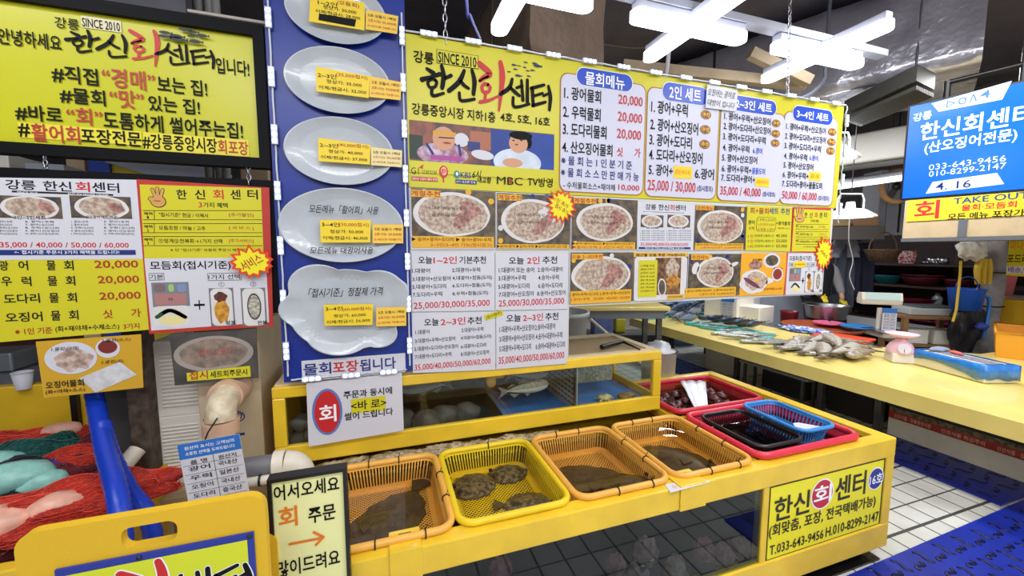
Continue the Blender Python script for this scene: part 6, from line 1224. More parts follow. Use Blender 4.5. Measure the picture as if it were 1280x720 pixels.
FY = 1.0; PF = Panel((0, FY, 0)); pn = PF.zoom()
fx0, fz1 = pn.uv(14, 663); fx1 = pn.uv(330, 617)[0]; fz1 = pn.uv(330, 617)[1]
A = thing('folding_floor_sign', 'yellow plastic folding floor sign with a hand slot at the lower left', 'sign', ((fx0 + fx1) / 2, FY, 0))
PLY = M('matt_yellow_plastic', (222, 178, 34), .5, bump=.06, bscale=220)
s0 = pn.uv(152, 681); s1 = pn.uv(224, 656); hz = (s0[1] + s1[1]) / 2
holed_slab(rr2(fx0, fx1, .03, fz1, .035), rr2(s0[0], s1[0] - .004, hz - .022, hz + .024, .018), PF, .022, PLY).build('front_leaf', A, bevel=.005)
PR = Panel((0, FY + .16, 0), (1, 0, 0), (0, -1, -.0)); holed_slab(rr2(fx0 + .02, fx1 - .02, .03, fz1 - .2, .035), rr2(s0[0], s1[0] - .004, hz - .29, hz - .24, .02), PR, .022, PLY).build('rear_leaf', A, bevel=.005)
MB().bb(fx0 + .04, fx1 - .04, FY + .02, FY + .14, .5, .515, PLY).build('hinge_strap', A)
ix1 = pn.uv(318, 668)[0]; iz1 = pn.uv(318, 663)[1]
mb = MB(); mb.prism([PF.P(fx0 + .06, .12, .006), PF.P(ix1, .12, .006), PF.P(ix1, iz1, .006), PF.P(fx0 + .06, iz1, .006)], PF.N, .005, M('poster_blue_border', (36, 52, 150), .4)); mb.add([PF.P(fx0 + .075, .135, .0068), PF.P(ix1 - .013, .135, .0068), PF.P(ix1 - .013, iz1 - .015, .0068), PF.P(fx0 + .075, iz1 - .015, .0068)], [(0, 1, 2, 3)], M('lime_yellow_print', (208, 216, 40), .4))
PS.zoom(500, 30, .3057); sA, sB, s0_, s1_ = (Vector(PS.uv(*q)) for q in ((324, 162), (412, 158), (90, 228), (614, 300))); tA, tB = Vector(PF.uv(153, 714)), Vector(PF.uv(201, 698))
k = (tB.x - tA.x) / (sB.x - sA.x); a0 = Vector((tA.x + (s0_.x - sA.x) * k, tB.y + (s0_.y - sB.y) * k)); a1 = Vector((a0.x + k * (s1_.x - s0_.x), 0))
logo(mb, PF, PS, a0, a1, .0074, 1.35, WTXT); logo(mb, PF, PS, a0, a1, .0082); mb.build('poster', A)
for x, z in ((pn.uv(176, 692)[0], iz1 - .008), (ix1 - .008, iz1 - .008)): MB().lathe([(.005, 0), (.004, .004), (.0001, .005)], PF.P(x, z, .006), BLK, 10, rot=Matrix.Rotation(R(90), 3, 'X')).build('screw', A)
# ------------------------------------------------------------------ second tank with net bags
LT = thing('shellfish_tank', 'yellow tank at the far left with coloured net bags heaped in it', 'fish tank', (-1.6, 2.0, 0)); mb = MB()
mb.bb(-2.6, -.92, 1.50, 1.55, .45, RIM, YEL); mb.bb(-.97, -.92, 1.55, 2.66, .45, RIM, YEL); mb.bb(-2.6, -.92, 2.66, 2.70, .08, RIM + .0, YEL); mb.bb(-2.6, -.92, 1.50, 1.52, .08, .46, YEL); mb.bb(-2.6, -2.55, 1.55, 2.66, .08, RIM, YEL); mb.bb(-.95, -.92, 1.52, 2.66, .08, .46, YEL); mb.build('frame', LT, bevel=.005)
MB().bb(-2.55, -.98, 1.55, 2.65, .0, .5, struct_dark).build('lining', LT)
tag(MB().bb(-2.6, -1.08, 2.66, 2.72, RIM + .002, .915, YEL).build('splash_guard', loc=(-1.9, 2.69, RIM), bevel=.006), 'plain yellow panel standing at the back of the left tank', 'panel')
q = onY(93, 500, 2.64); tag(MB().bb(q.x - .014, q.x + .014, 2.63, 2.655, RIM + .001, .95, BLK).build('post', loc=(q.x, 2.64, RIM)), 'thin black post before the plain yellow panel', 'post')
a, b = onZ(76, 659, .67), onZ(141, 632, .70); d_ = (b - a); rot = d_.to_track_quat('X', 'Z').to_matrix(); tag(MB().box((a + b) / 2 + Vector((0, .03, -.02)), (d_.length * 1.25, .09, .02), YEL, rot).build('yellow_board', loc=a, bevel=.004), 'narrow yellow board sticking out from under the red net bag', 'board')
NETS = {'red': ((206, 58, 38), (150, 30, 30)), 'teal': ((20, 92, 84), (10, 58, 60)), 'maroon': ((120, 34, 44), (70, 22, 34)), 'violet': ((78, 52, 140), (52, 34, 96)), 'dark': ((40, 44, 52), (24, 28, 36))}
def net_bag(label, px, py, w, d, h, col, shells, ang=0, seed=1, z=.60):
    c = onZ(px, py, z + h * .6); c.z = z + h / 2; t = thing('net_bag', label, 'net bag', (c.x, c.y, z)); rm = Matrix.Rotation(R(ang), 3, 'Z'); c0, c1 = NETS[col]
    m = M('net_' + col, c0, .6, col2=c1, scale=26, bump=.7, bscale=120)
    mb = MB(); mb.blob(c, (w / 2, d / 2, h / 2), m, seed, .38, 2.2, 4, rot=rm); mb.build('net', t)
    bm = bmesh.new(); bmesh.ops.create_icosphere(bm, subdivisions=4, radius=1); mb = MB(); vs = []
    for v in bm.verts:
        p = v.co.normalized(); k = 1.03 + .38 * mnoise.noise(p * 2.2 + Vector((seed * 3.7, seed * 1.3, seed))); q = Vector((p.x * w / 2, p.y * d / 2, p.z * h / 2)) * k; vs.append(c + rm @ q)
    mb.add(vs, [tuple(v.index for v in f.verts) for f in bm.faces], M('net_cord_' + col, tuple(min(255, int(x * 1.02 + 8)) for x in c0), .5)); bm.free(); o = mb.build('net_cord', t); wm = o.modifiers.new('cords', 'WIREFRAME'); wm.thickness = .0028; wm.use_even_offset = False
    tail = c + rm @ Vector((w * .48, 0, 0)); mb = MB(); mb.tube([c + rm @ Vector((w * .3, 0, h * .1)), tail, tail + rm @ Vector((w * .14, .01, h * .1)), tail + rm @ Vector((w * .24, .0, -h * .05))], [h * .36, h * .2, h * .1, h * .22], m, 10); mb.build('net_tail', t)
    for (sx, sy, sz, r, cc) in shells:
        p = c + rm @ Vector((sx * w, sy * d, sz * h)); mb = MB(); mb.blob(p, (r * 1.5, r, r * .8), M('shell_' + cc, {'pink': (226, 168, 148), 'aqua': (150, 206, 196), 'white': (214, 206, 200)}[cc], .35, var=.15, scale=30), seed + int(sx * 10), .12, 2, 3, rot=rm); mb.build('shellfish', t)
net_bag('big red net bag in front with pale pink shellfish showing through', 88, 628, .50, .20, .17, 'red', ((-.30, -.16, .16, .065, 'pink'), (-.05, -.2, .24, .05, 'pink'), (-.42, -.1, .0, .05, 'pink')), 20, 2, .62)
net_bag('teal net bag in the middle of the heap with an aqua shell', 50, 572, .42, .3, .2, 'teal', ((-.22, -.30, .30, .06, 'aqua'),), 10, 4, .58)
net_bag('dark net bag at the left edge with a big aqua shell', 8, 606, .4, .3, .18, 'dark', ((.1, -.2, .36, .075, 'aqua'), (.3, -.3, .2, .05, 'aqua')), 15, 5, .58)
net_bag('red net bag at the back of the heap under the yellow panel', 48, 554, .5, .22, .16, 'red', ((.18, -.1, .42, .05, 'pink'),), 8, 7, .60)
net_bag('orange-red net bag left at the back of the heap', -10, 562, .5, .3, .16, 'red', (), 3, 9, .6)
net_bag('crumpled red net bag between the teal one and the blue hose', 95, 578, .3, .2, .14, 'red', (), 25, 11, .62)
net_bag('violet net bag beside the blue hose', 64, 596, .28, .2, .14, 'violet', (), 18, 13, .60)
net_bag('maroon net bag behind the blue hose', 138, 556, .3, .22, .17, 'maroon', ((.0, -.3, .2, .035, 'pink'),), 20, 15, .62)
net_bag('maroon net bag between the violet and the crumpled red one', 84, 590, .26, .18, .12, 'maroon', (), 10, 17, .62)
net_bag('dull red net bag at the left edge in front of the dark one', 2, 655, .34, .24, .2, 'maroon', ((.1, -.2, .3, .04, 'white'),), 30, 19, .56)
net_bag('small red net end beside the rusty post', 166, 604, .16, .1, .11, 'red', (), -20, 21, .63)
# hoses and pipes
HB = M('blue_hose', (20, 58, 180), .35)
def hose(pts, r, m, name, label, cat='hose', rib=False):
    P_ = [Vector(p) for p in pts]; o = []
    for i in range(len(P_) - 1):
        p0, p1, p2, p3 = P_[max(i - 1, 0)], P_[i], P_[i + 1], P_[min(i + 2, len(P_) - 1)]
        for j in range(12):
            t_ = j / 12; o.append(.5 * ((2 * p1) + (p2 - p0) * t_ + (2 * p0 - 5 * p1 + 4 * p2 - p3) * t_ * t_ + (3 * p1 - p0 - 3 * p2 + p3) * t_ ** 3))
    o.append(P_[-1]); rr = [r * (1 + (.07 if (i % 2) else 0)) for i in range(len(o))] if rib else r
    return tag(MB().tube(o, rr, m, 14).build(name, loc=P_[0]), label, cat)
hose([onY(108, 440, 2.02), onY(119, 500, 1.98), onY(131, 560, 1.76), onY(146, 615, 1.56), onY(152, 668, 1.48), onY(152, 760, 1.46)], .028, HB, 'water_hose', 'thick blue hose coming down over the net bags', rib=True)
hose([onY(128, 530, 1.86), onY(138, 566, 1.78), onY(160, 610, 1.70), onY(186, 648, 1.62), onY(200, 720, 1.6)], .026, HB, 'water_hose', 'thinner blue hose running down to the right of the thick one', rib=True)
hose([onY(139, 600, 1.86), onY(172, 562, 1.95)], .03, PVC, 'drain_pipe', 'short white pipe slanting behind the blue hose', 'pipe')
x0 = onY(160, 520, 2.0).x; x1 = onY(187, 520, 2.0).x
tag(MB().bb(x0, x1, 2.0, 2.09, 0, 1.42, RUST).build('steel_post', loc=(x0, 2.0, 0), bevel=.004), 'rusty steel post between the net bags and the foam boxes', 'post')
q0 = onY(124, 490, 2.12); q1 = onY(162, 555, 2.12); tag(MB().bb(q0.x, x0 - .002, 2.12, 2.16, .55, q0.z + .08, M('dark_grey_board', (72, 70, 72), .7)).build('grey_board', loc=(q0.x, 2.12, .55)), 'dark grey board behind the thick blue hose', 'board')
# foam boxes on end, carton with an oval mark
def ribbed_box(label, px0, py0, px1, py1, y, dep):
    a = onY(px0, py0, y); b = onY(px1, py1, y); t = thing('foam_box', label, 'box', ((a.x + b.x) / 2, y, b.z)); MB().bb(a.x, b.x, y + .04, y + dep, b.z, a.z, FOAM).build('box_body', t, bevel=.015)
    mb = MB(); mb.bb(a.x, b.x, y + .01, y + .038, b.z, a.z, FOAM); mb.build('lid', t, bevel=.014); mb = MB(); n = 15; h = a.z - b.z
    for i in range(n): z = b.z + h * (.16 + .68 * i / (n - 1)); mb.tube([(a.x + .035, y + .012, z), (b.x - .03, y + .012, z)], .0065, FOAM, 6)
    mb.build('lid_ribs', t); return a, b
a, b = ribbed_box('lower white foam box standing on end beside the carton', 187, 522, 262, 604, 2.06, .36); zl = b.z
ribbed_box('upper white foam box standing on the lower one under the red poster', 183, 428, 262, 519, 2.06, .36)
tag(MB().bb(a.x - .0, -.42, 1.98, 2.44, zl - .05, zl - .002, WOOD).build('shelf_board', loc=(-.7, 2.2, zl - .05), bevel=.003), 'timber board carrying the foam boxes and the carton', 'board')
for x in (a.x + .02, -.5):
    tag(MB().bb(x, x + .05, 2.02, 2.40, 0, zl - .0515, WOOD).build('trestle', loc=(x, 2.2, 0)), ('left' if x < -.8 else 'right') + ' timber trestle under the board with the foam boxes', 'trestle')
CARD = M('cream_carton', (206, 188, 156), .7, var=.05); c0 = onY(241, 412, 1.99); c1 = onY(330, 600, 1.99)
t = thing('carton', 'cream carton with a blue oval mark standing behind the white pipe elbow', 'carton', ((c0.x + c1.x) / 2, 2.0, zl)); MB().bb(c0.x, c1.x + .01, 1.99, 2.42, zl, c0.z, CARD).build('box_body', t, bevel=.004)
PC = Panel((0, 1.989, 0)); pc = PC.zoom(150, 480, .25); mb = MB(); LB = M('carton_blue', (44, 60, 110), .6); mb.ell(pc, 522, 172, 106, 40, LB, .0006); mb.ell(pc, 522, 172, 99, 34, CARD, .0010); mb.ell(pc, 440, 182, 24, 22, LB, .0014); mb.ptxt(pc, 'way', 552, 618, 160, 34, LB, .0014, b=.03); mb.rect(pc, 555, 250, 625, 254, LB, .001); mb.rect(pc, 555, 240, 575, 246, LB, .001); mb.build('print', t)
MB().bb((c0.x + c1.x) / 2 - .025, (c0.x + c1.x) / 2 + .025, 1.9885, 1.9895, zl + .3, c0.z, M('carton_tape', (190, 164, 120), .4)).build('tape', t)
# white elbow pipe and grey pipe
P0 = onY(275, 510, 1.8); PVD = M('aged_pvc', (216, 204, 178), .4, col2=(190, 170, 140), scale=30)
t = thing('pipe_elbow', 'white plastic pipe elbow standing in front of the cream carton', 'pipe', (P0.x, 1.8, .6)); r = .045
mb = MB(); mb.tube([(P0.x, 1.8, .58), (P0.x, 1.8, P0.z - .06)], r, PVD, 20); mb.build('upright', t)
arc = [Vector((P0.x, 1.8 + .075 - .075 * math.cos(R(k)), P0.z - .05 + .075 * math.sin(R(k)))) for k in range(0, 91, 15)]
mb = MB(); mb.tube(arc, r * 1.18, PVD, 20); mb.build('bend', t)
RUF = M('pipe_collar', (206, 168, 140), .5)
mb = MB(); mb.tube([(P0.x, 1.8, P0.z - .1), (P0.x, 1.8, P0.z - .05)], r * 1.38, RUF, 26); mb.build('collar', t)
mb = MB(); mb.tube([(P0.x, 1.86, P0.z + .025), (P0.x, 1.985, P0.z + .025)], r * 1.42, RUF, 26); mb.build('collar', t)
g0 = onY(296, 586, 1.75); g1 = onY(346, 580, 1.75); g2 = onY(372, 577, 1.75); zz = g1.z - .0
t = thing('grey_pipe', 'thick grey pipe with a white elbow left of the display tank', 'pipe', (g0.x, 1.75, zz)); mb = MB(); mb.tube([(P0.x + .02, 1.75, zz), (g1.x, 1.75, zz)], .042, M('grey_pvc', (112, 112, 118), .45), 20); mb.build('pipe', t)
mb = MB(); mb.tube([(g1.x - .01, 1.75, zz), (g1.x + .03, 1.75, zz)], .052, PVC, 20); arc = [Vector((g1.x + .03 + .06 * math.sin(R(k)), 1.75, zz - .06 + .06 * math.cos(R(k)))) for k in range(0, 91, 15)]; mb.tube(arc, .048, PVC, 20); mb.build('elbow', t); mb = MB(); mb.tube([arc[-1], arc[-1] - Vector((0, 0, .02))], .052, PVC, 20); mb.build('collar', t)
w0 = onY(296, 602, 1.72); w1 = onY(338, 598, 1.72); t = thing('white_pipe', 'thin white pipe under the thick grey one', 'pipe', (w0.x, 1.7, w0.z)); mb = MB(); mb.tube([(w0.x - .1, 1.70, w0.z), (w1.x + .06, 1.70, w0.z)], .018, PVC, 14); mb.build('pipe', t); MB().tube([(w0.x + .08, 1.70, w0.z), (w0.x + .088, 1.70, w0.z)], .022, BLK, 14).build('clamp', t)
q0 = onY(232, 632, 1.62); q1 = onY(301, 546, 1.62); 
o = paper_list('blue headed price sheet hanging before the carton at the left', (q0.x + .012, 1.62, q0.z - .03), (1, -.05, 0), .19, q1.z - q0.z + .03, ('원산지 표시는 고객님의', '소중한 선택을 도와드립니다'), 5)
q2 = onY(264, 552, 1.62); MB().tube([(q2.x, 1.615, q2.z - .01), (q2.x, 1.66, q2.z + .012), (P0.x + .03, 1.76, q2.z + .03)], .003, BLK, 6).build('tie', o, loc=(0, 0, 0))
o.rotation_euler = (0, R(-5), 0)
# ------------------------------------------------------------------ behind the left signs
tag(MB().bb(-4.2, -1.0, 2.74, 3.3, .0, .90, M('steel_counter', (150, 154, 160), .35, metal=.6, var=.1)).build('steel_counter', loc=(-2.5, 3, 0), bevel=.01), 'steel counter behind the plain yellow panel at the left edge', 'counter')
p = onZ(30, 486, .90); t = thing('paper_cup', 'white paper cup on the steel counter at the left edge', 'cup', (p.x, p.y, .90)); MB().lathe([(.028, .0), (.038, .085), (.0365, .085), (.027, .006), (.001, .006)], (p.x, p.y, .901), WHITE, 24).build('cup_body', t); MB().tube([Vector((p.x + .0385 * math.cos(R(k)), p.y + .0385 * math.sin(R(k)), .987)) for k in range(0, 360, 20)], .0025, WHITE, 6, True).build('rim', t)
struct('wall_brick', MB().bb(-6, -.6, 4.6, 4.7, 0, 1.9, tile_mat('dark_brick', (.24, .08), (104, 56, 44), (86, 48, 40), (70, 60, 56), .8, gap=.01)))
def crateb(label, name, cat, c, s, m): tag(MB().box(c, s, m).build(name, loc=c, bevel=.01), label, cat)
c = at(20, 448, 2.6); crateb('dark steel sink unit behind the paper cup', 'sink_unit', 'sink', (c.x - .1, 3.16, .96), (.7, .24, .11), M('dull_steel', (128, 134, 142), .4, metal=.5))
# what shows in the gap between the two left signs
def gapbox(label, name, cat, px0, px1, py0, py1, D, dep, m, up=.25, dn=.25):
    a = onY(px0, py0, D); b = onY(px1, py1, D); tag(MB().bb(a.x, b.x, D, D + dep, b.z - dn, a.z + up, m).build(name, loc=(a.x, D, b.z), bevel=.004), label, cat)
gapbox('beige pillar seen in the gap between the left signs', 'pillar', 'pillar', 81, 106, 190, 214, 3.35, .2, M('beige_paint', (206, 180, 150), .6), 1.6, 2.15)
gapbox('dark brown post beside the beige pillar in the gap', 'post', 'post', 106, 115, 190, 214, 3.36, .1, M('brown_paint', (88, 70, 62), .6), 1.6, 2.0)
gapbox('white wall cabinet at the left of the gap between the signs', 'wall_cabinet', 'cabinet', -60, 12, 200, 214, 2.9, .3, WPLA, .05, .25)
gapbox('pale grey shelf seen left of the beige pillar', 'wall_shelf', 'shelf', 30, 80, 203, 212, 2.9, .2, M('pale_grey_paint', (150, 156, 170), .5), .0, .05)
gapbox('blue and yellow signboard behind the gap between the signs', 'signboard', 'sign', 118, 250, 190, 226, 3.2, .05, M('signboard_yellow', (222, 196, 40), .5), .15, 2.0)
a = onY(112, 195, 3.19); mb = MB(); mb.bb(a.x, a.x + .10, 3.17, 3.195, a.z - 1.9, a.z + .2, BLUEP); tag(mb.build('signboard_strip', loc=(a.x, 3.18, a.z)), 'blue end strip of the signboard in the gap', 'panel')
GRY = M('grey_frame', (160, 164, 184), .5)
a = onY(165, 196, 3.172); b = onY(262, 226, 3.172); d_ = b - a; tag(MB().box((a + b) / 2, (d_.length * 1.5, .05, .16), GRY, d_.to_track_quat('X', 'Z').to_matrix()).build('frame_bar', loc=a), 'slanting grey bar across the signboard in the gap', 'bar')
gapbox('white and orange panel at the right end of the gap', 'wall_panel', 'panel', 300, 336, 210, 232, 2.6, .05, M('peach_panel', (232, 200, 170), .6), .2, .3)
for i, x in enumerate((262, 275, 283)): a = onY(x, 215, 2.5); tag(MB().tube([(a.x, 2.5, a.z - .4), (a.x, 2.5, 3.99)], .02, M('ribbed_conduit', (150, 150, 150), .5), 10).build('conduit', loc=a), 'grey upright conduit in the gap, ' + ('leftmost', 'middle', 'rightmost')[i] + ' of three', 'pipe')
a = onY(232, -6, 2.05); b = onY(332, 24, 2.05); tag(MB().bb(a.x, b.x, 2.05, 2.12, b.z - .02, a.z - .05, M('white_steel_beam', (196, 188, 180), .5, var=.12, scale=10)).build('steel_beam', loc=a, bevel=.004), 'white steel beam above the upper left sign', 'beam')
a = onY(30, -20, 2.3); b = onY(238, 10, 2.3); tag(MB().bb(a.x - .6, b.x, 2.25, 2.32, b.z - .25, b.z + .35, M('slate_panel', (84, 84, 92), .6, var=.15)).build('wall_board', loc=b), 'slate grey panel above the upper left sign', 'panel')
# ================================================================== RIGHT SIDE AND BACKGROUND
def lift_(o, **k): return o
# hanging blue screen
UM = Vector((.25, -.968, 0)).normalized(); NM = UM.cross(Vector((0, 0, 1)))
PMn = Panel(at(1133, 190, 3.0), UM, NM); pn = PMn.zoom(1120, 80, .27778)
mt = pn.uv(55, 195)[1]; mbm = pn.uv(40, 605)[1]; ml = pn.uv(46, 400)[0]; mr = pn.uv(640, 400)[0]
t = thing('hanging_screen', 'blue lit screen with white shop lettering hanging over the fish table', 'screen', PMn.P((ml + mr) / 2, mbm, -.03))
MB().prism([PMn.P(ml - .012, mbm - .012, -.002), PMn.P(mr + .012, mbm - .012, -.002), PMn.P(mr + .012, mt + .012, -.002), PMn.P(ml - .012, mt + .012, -.002)], PMn.N, .06, BLK).build('casing', t, bevel=.006)
SCR = M('screen_blue', (20, 96, 214), .2, emit=.62); SCW = M('screen_white', (226, 236, 255), .3, emit=.75); SCP = M('screen_pale', (196, 206, 240), .3, emit=.7); SCN = M('screen_navy', (20, 40, 110), .3, emit=.2)
mb = MB(); mb.add([PMn.P(ml, mbm, 0), PMn.P(mr, mbm, 0), PMn.P(mr, mt, 0), PMn.P(ml, mt, 0)], [(0, 1, 2, 3)], SCR)
mb.pquad(pn, [(160, 178), (522, 76), (478, 160), (192, 215)], SCP, .001); mb.pquad(pn, [(165, 531), (455, 490), (487, 540), (133, 584)], SCP, .001)
SB = M('screen_logo', (60, 110, 220), .3, emit=.4)
for s, a, b_, y in (('▷', 228, 268, 178), ('O', 280, 318, 166), ('∧', 330, 366, 152), ('4', 378, 425, 136)): mb.ptxt(pn, s, a, b_, y, 34, SB, .002, b=.02)
mb.ptxt(pn, '강릉', 78, 160, 235, 36, SCW, .002, b=.02); mb.ptxt(pn, '한신회센터', 97, 596, 266, 84, SCW, .002, b=.025); mb.ptxt(pn, '(산오징어전문)', 120, 528, 352, 62, SCW, .002, b=.02)
mb.ptxt(pn, '033-643-9456', 142, 483, 446, 26, SCW, .002, b=-.004); mb.ptxt(pn, '010-8299-2147', 142, 483, 477, 26, SCW, .002, b=-.004); mb.ptxt(pn, '4. 16', 178, 335, 545, 34, SCN, .002, b=.006); mb.build('display', t)
k0 = at(1186, 120, 3.05); 
mb = MB(); pa = PMn.P(ml + .18, mt, -.03); pb = PMn.P(ml + .52, mt, -.03); z1 = mt + .12
for q in (pa, pb): mb.tube([q, Vector((q.x, q.y, q.z + .13))], .022, BLK, 6)
mb.tube([Vector((pa.x, pa.y, pa.z + .12)), Vector((pb.x, pb.y, pb.z + .12))], .018, BLK, 6); mb.build('bracket', t); mb = MB(); mb.tube([Vector((pb.x, pb.y, pb.z + .12)), Vector((pb.x, pb.y, 4.0))], .02, BLK, 8); mb.build('ceiling_rod', t)
# TAKE OUT banner on the soffit
BX = 5.45; PT3 = Panel((BX, 0, 0), (0, -1, 0), (-1, 0, 0)); pn = PT3.zoom(1020, 60, .4719)
u0, vt = pn.uv(246, 402); vb = pn.uv(246, 460)[1]; ur = pn.uv(640, 430)[0]
mb = MB(); mb.prism([PT3.P(u0, vb, .012), PT3.P(ur, vb, .012), PT3.P(ur, vt, .012), PT3.P(u0, vt, .012)], PT3.N, .008, M('banner_yellow', (222, 200, 40), .5))
mb.ptxt(pn, '회', 262, 328, 429, 48, RED, .014, b=.04); mb.ptxt(pn, 'TAKE OUT', 362, 560, 398, 17, M('banner_teal', (40, 70, 110), .5), .014, b=.02); mb.ptxt(pn, '물회·모듬회', 385, 530, 419, 17, RED, .014, b=.02); mb.ptxt(pn, '모든 메뉴 포장가능', 345, 575, 441, 18, BLACK, .014, b=.02)
tag(mb.build('banner', loc=PT3.P(u0, vb)), 'yellow take out banner with a big red letter above the shop shelves', 'banner')
zt = onX(1200, 273, BX).z; zb_ = onX(1200, 301, BX).z; ya = onX(1128, 290, BX).y
SOF = M('soffit_tan', (182, 162, 130), .6, var=.06); t = thing('soffit_box', 'tan boxed soffit with a metal edge above the shop shelves', 'soffit', (BX + .2, 1.8, zb_)); MB().bb(BX, BX + .5, .6, ya, zb_ + .035, onX(1200, 236, BX).z, SOF).build('box', t, bevel=.004)
MB().bb(BX - .015, BX + .5, .6, ya, zb_, zb_ + .034, M('metal_edge', (120, 124, 134), .4, metal=.5)).build('edge_trim', t); yv = onX(1203, 290, BX).y; MB().bb(BX - .012, BX - .001, yv - .03, yv + .03, zb_ + .036, zt, M('metal_edge', (120, 124, 134), .4)).build('joint_strip', t)
tag(MB().bb(BX + .1, BX + .22, .7, .85, 0, zb_ - .001, M('grey_column', (150, 146, 140), .6)).build('column', loc=(BX + .15, .75, 0)), 'grey column carrying the near end of the soffit', 'column')
# shelf rack with basins
RX = 7.75
t = thing('shelf_rack', 'dark shelf rack with red basins behind the fish table', 'shelf', (RX, 3.0, 0)); SH = M('dark_shelf', (70, 52, 44), .6, var=.2)
zs = [onX(1180, y, RX).z for y in (410, 385, 360, 331)]
for z in zs: MB().bb(RX, RX + .5, 2.3, 4.9, z - .03, z, SH).build('shelf_board', t)
for y in (2.3, 3.5, 4.85): MB().bb(RX + .44, RX + .5, y, y + .05, 0, zs[-1] + .5, SH).build('upright', t)
MB().bb(RX + .5, RX + .53, 2.3, 6.2, 0, 2.6, M('shop_back_board', (58, 46, 44), .7)).build('back_board', t)
MB().bb(RX - .02, RX - .001, 2.3, 4.9, zs[0] - .14, zs[0] - .0, M('white_front_strip', (190, 190, 196), .5)).build('front_strip', t); MB().bb(RX - .02, RX - .001, 2.3, 4.9, zs[0] - .22, zs[0] - .14, M('blue_front_strip', (30, 66, 150), .5)).build('front_strip', t)
def basin(px, lvl, r, h, m, label, n=1, name='plastic_basin'):
    p = onX(px, 360, RX + .22)
    for k in range(n): tag(MB().lathe([(.001, 0), (r * .72, 0), (r * .95, h * .9), (r, h), (r * .97, h), (r * .7, .012), (.001, .012)], (RX + .24, p.y, zs[lvl] + .001 + k * h * .32), m, 32).build(name, loc=(RX + .24, p.y, zs[lvl])), label if k == 0 else label.replace('lower', 'upper'), 'basin')
CR = M('crimson_plastic', (140, 26, 54), .35); MG = M('maroon_plastic', (92, 24, 36), .4)
basin(1152, 2, .26, .13, MG, 'lower maroon basin of the stack on the middle shelf', 2); basin(1148, 1, .30, .10, CR, 'wide crimson basin on the shelf under the maroon stack'); basin(1108, 2, .19, .14, M('teal_plastic', (30, 110, 120), .4), 'teal basin at the left end of the middle shelf')
basin(1195, 2, .15, .12, MG, 'small maroon basin right of the maroon stack')
for i in range(3): 
    p = onX(1128 + 5 * i, 330, RX + .2); tag(MB().lathe([(.05, 0), (.07, .14), (.055, .2), (.05, .2), (.045, .01), (.001, .01)], (RX + .2, p.y, zs[3] + .001), M('red_plaid', (160, 40, 48), .5, col2=(214, 190, 190), scale=40, detail=0), 20).build('plaid_tin', loc=(RX + .2, p.y, zs[3])), 'red plaid tin on the top shelf', 'tin', 'red plaid tins on the top shelf')
for i in range(4):
    p = onX(1160 + 6 * i, 325, RX + .2); tag(MB().lathe([(.06, 0), (.075, .02), (.075, .035 + .05 * (i % 2)), (.06, .05 + .05 * (i % 2)), (.001, .05 + .05 * (i % 2))], (RX + .2, p.y, zs[3] + .001), STEEL, 20).build('steel_bowl', loc=(RX + .2, p.y, zs[3])), 'small steel bowl upside down on the top shelf', 'bowl', 'steel bowls on the top shelf')
for i, (px, lv, m, l) in enumerate(((1172, 1, M('clear_bottle', (170, 176, 184), .3), 'clear jar beside the crimson basin'), (1190, 0, CR, 'crimson net sack on the lowest shelf'), (1160, 0, MG, 'maroon net sack on the lowest shelf'), (1215, 0, CR, 'crimson sack at the right end of the lowest shelf'))):
    p = onX(px, 370, RX + .2); 
    if lv: tag(MB().lathe([(.055, 0), (.06, .12), (.03, .16), (.03, .19), (.001, .19)], (RX + .2, p.y, zs[lv] + .001), m, 20).build('jar', loc=(RX + .2, p.y, zs[lv])), l, 'jar')
    else: tag(MB().blob((RX + .2, p.y, zs[lv] + .05), (.15, .2, .052), m, i, .2, 3).build('net_sack', loc=(RX + .2, p.y, zs[lv])), l, 'sack')
# wrapped grey pillar with buckets and hoses
q = onZ(1236, 424, TZ); DP = (Vector((q.x, q.y, TZ)) - CP).dot(FW) + .25
def AT(px, py, dd=0.0): return at(px, py, DP + dd)
pt = AT(1243, 300); pbm = AT(1232, 425)
t = thing('wrapped_pillar', 'grey wrapped pillar with buckets and hoses tied to it', 'pillar', (pbm.x, pbm.y, 0)); GW = M('grey_wrap', (146, 142, 142), .6, var=.14, scale=12, bump=.4, bscale=20); mb = MB(); mb.tube([(pbm.x, pbm.y, 0), (pbm.x, pbm.y, TZ + .1), (pbm.x + .03, pbm.y, 1.2), (pt.x, pt.y, pt.z + .0), (pt.x + .04, pt.y, 2.0)], [.09, .09, .10, .105, .105], GW, 18); mb.build('post', t)
for z in (.95, 1.35): MB().tube([(pbm.x + .105 * math.cos(R(k)) + .02, pbm.y + .105 * math.sin(R(k)), z) for k in range(0, 360, 20)], .008, BLK, 6, True).build('band', t)
b0 = AT(1207, 374, -.2); t = thing('blue_bucket', 'blue bucket hanging beside the grey wrapped pillar', 'bucket', b0); k = DP / FPX
MB().lathe([(.001, -12 * k), (13 * k, -13 * k), (16 * k, 12 * k), (17 * k, 13 * k), (15.5 * k, 13 * k), (12 * k, -11 * k)], b0, M('royal_blue_plastic', (24, 90, 200), .35), 30).build('bucket_body', t); MB().tube([b0 + Vector((15 * k * math.sin(R(a)) * RT.x * .9, 15 * k * math.sin(R(a)) * RT.y * .9, 13 * k + 14 * k * math.cos(R(a)))) for a in range(-90, 91, 15)], .006, M('royal_blue_plastic', (24, 90, 200), .35), 6).build('handle', t)
YH = M('yellow_rubber', (222, 186, 50), .5)
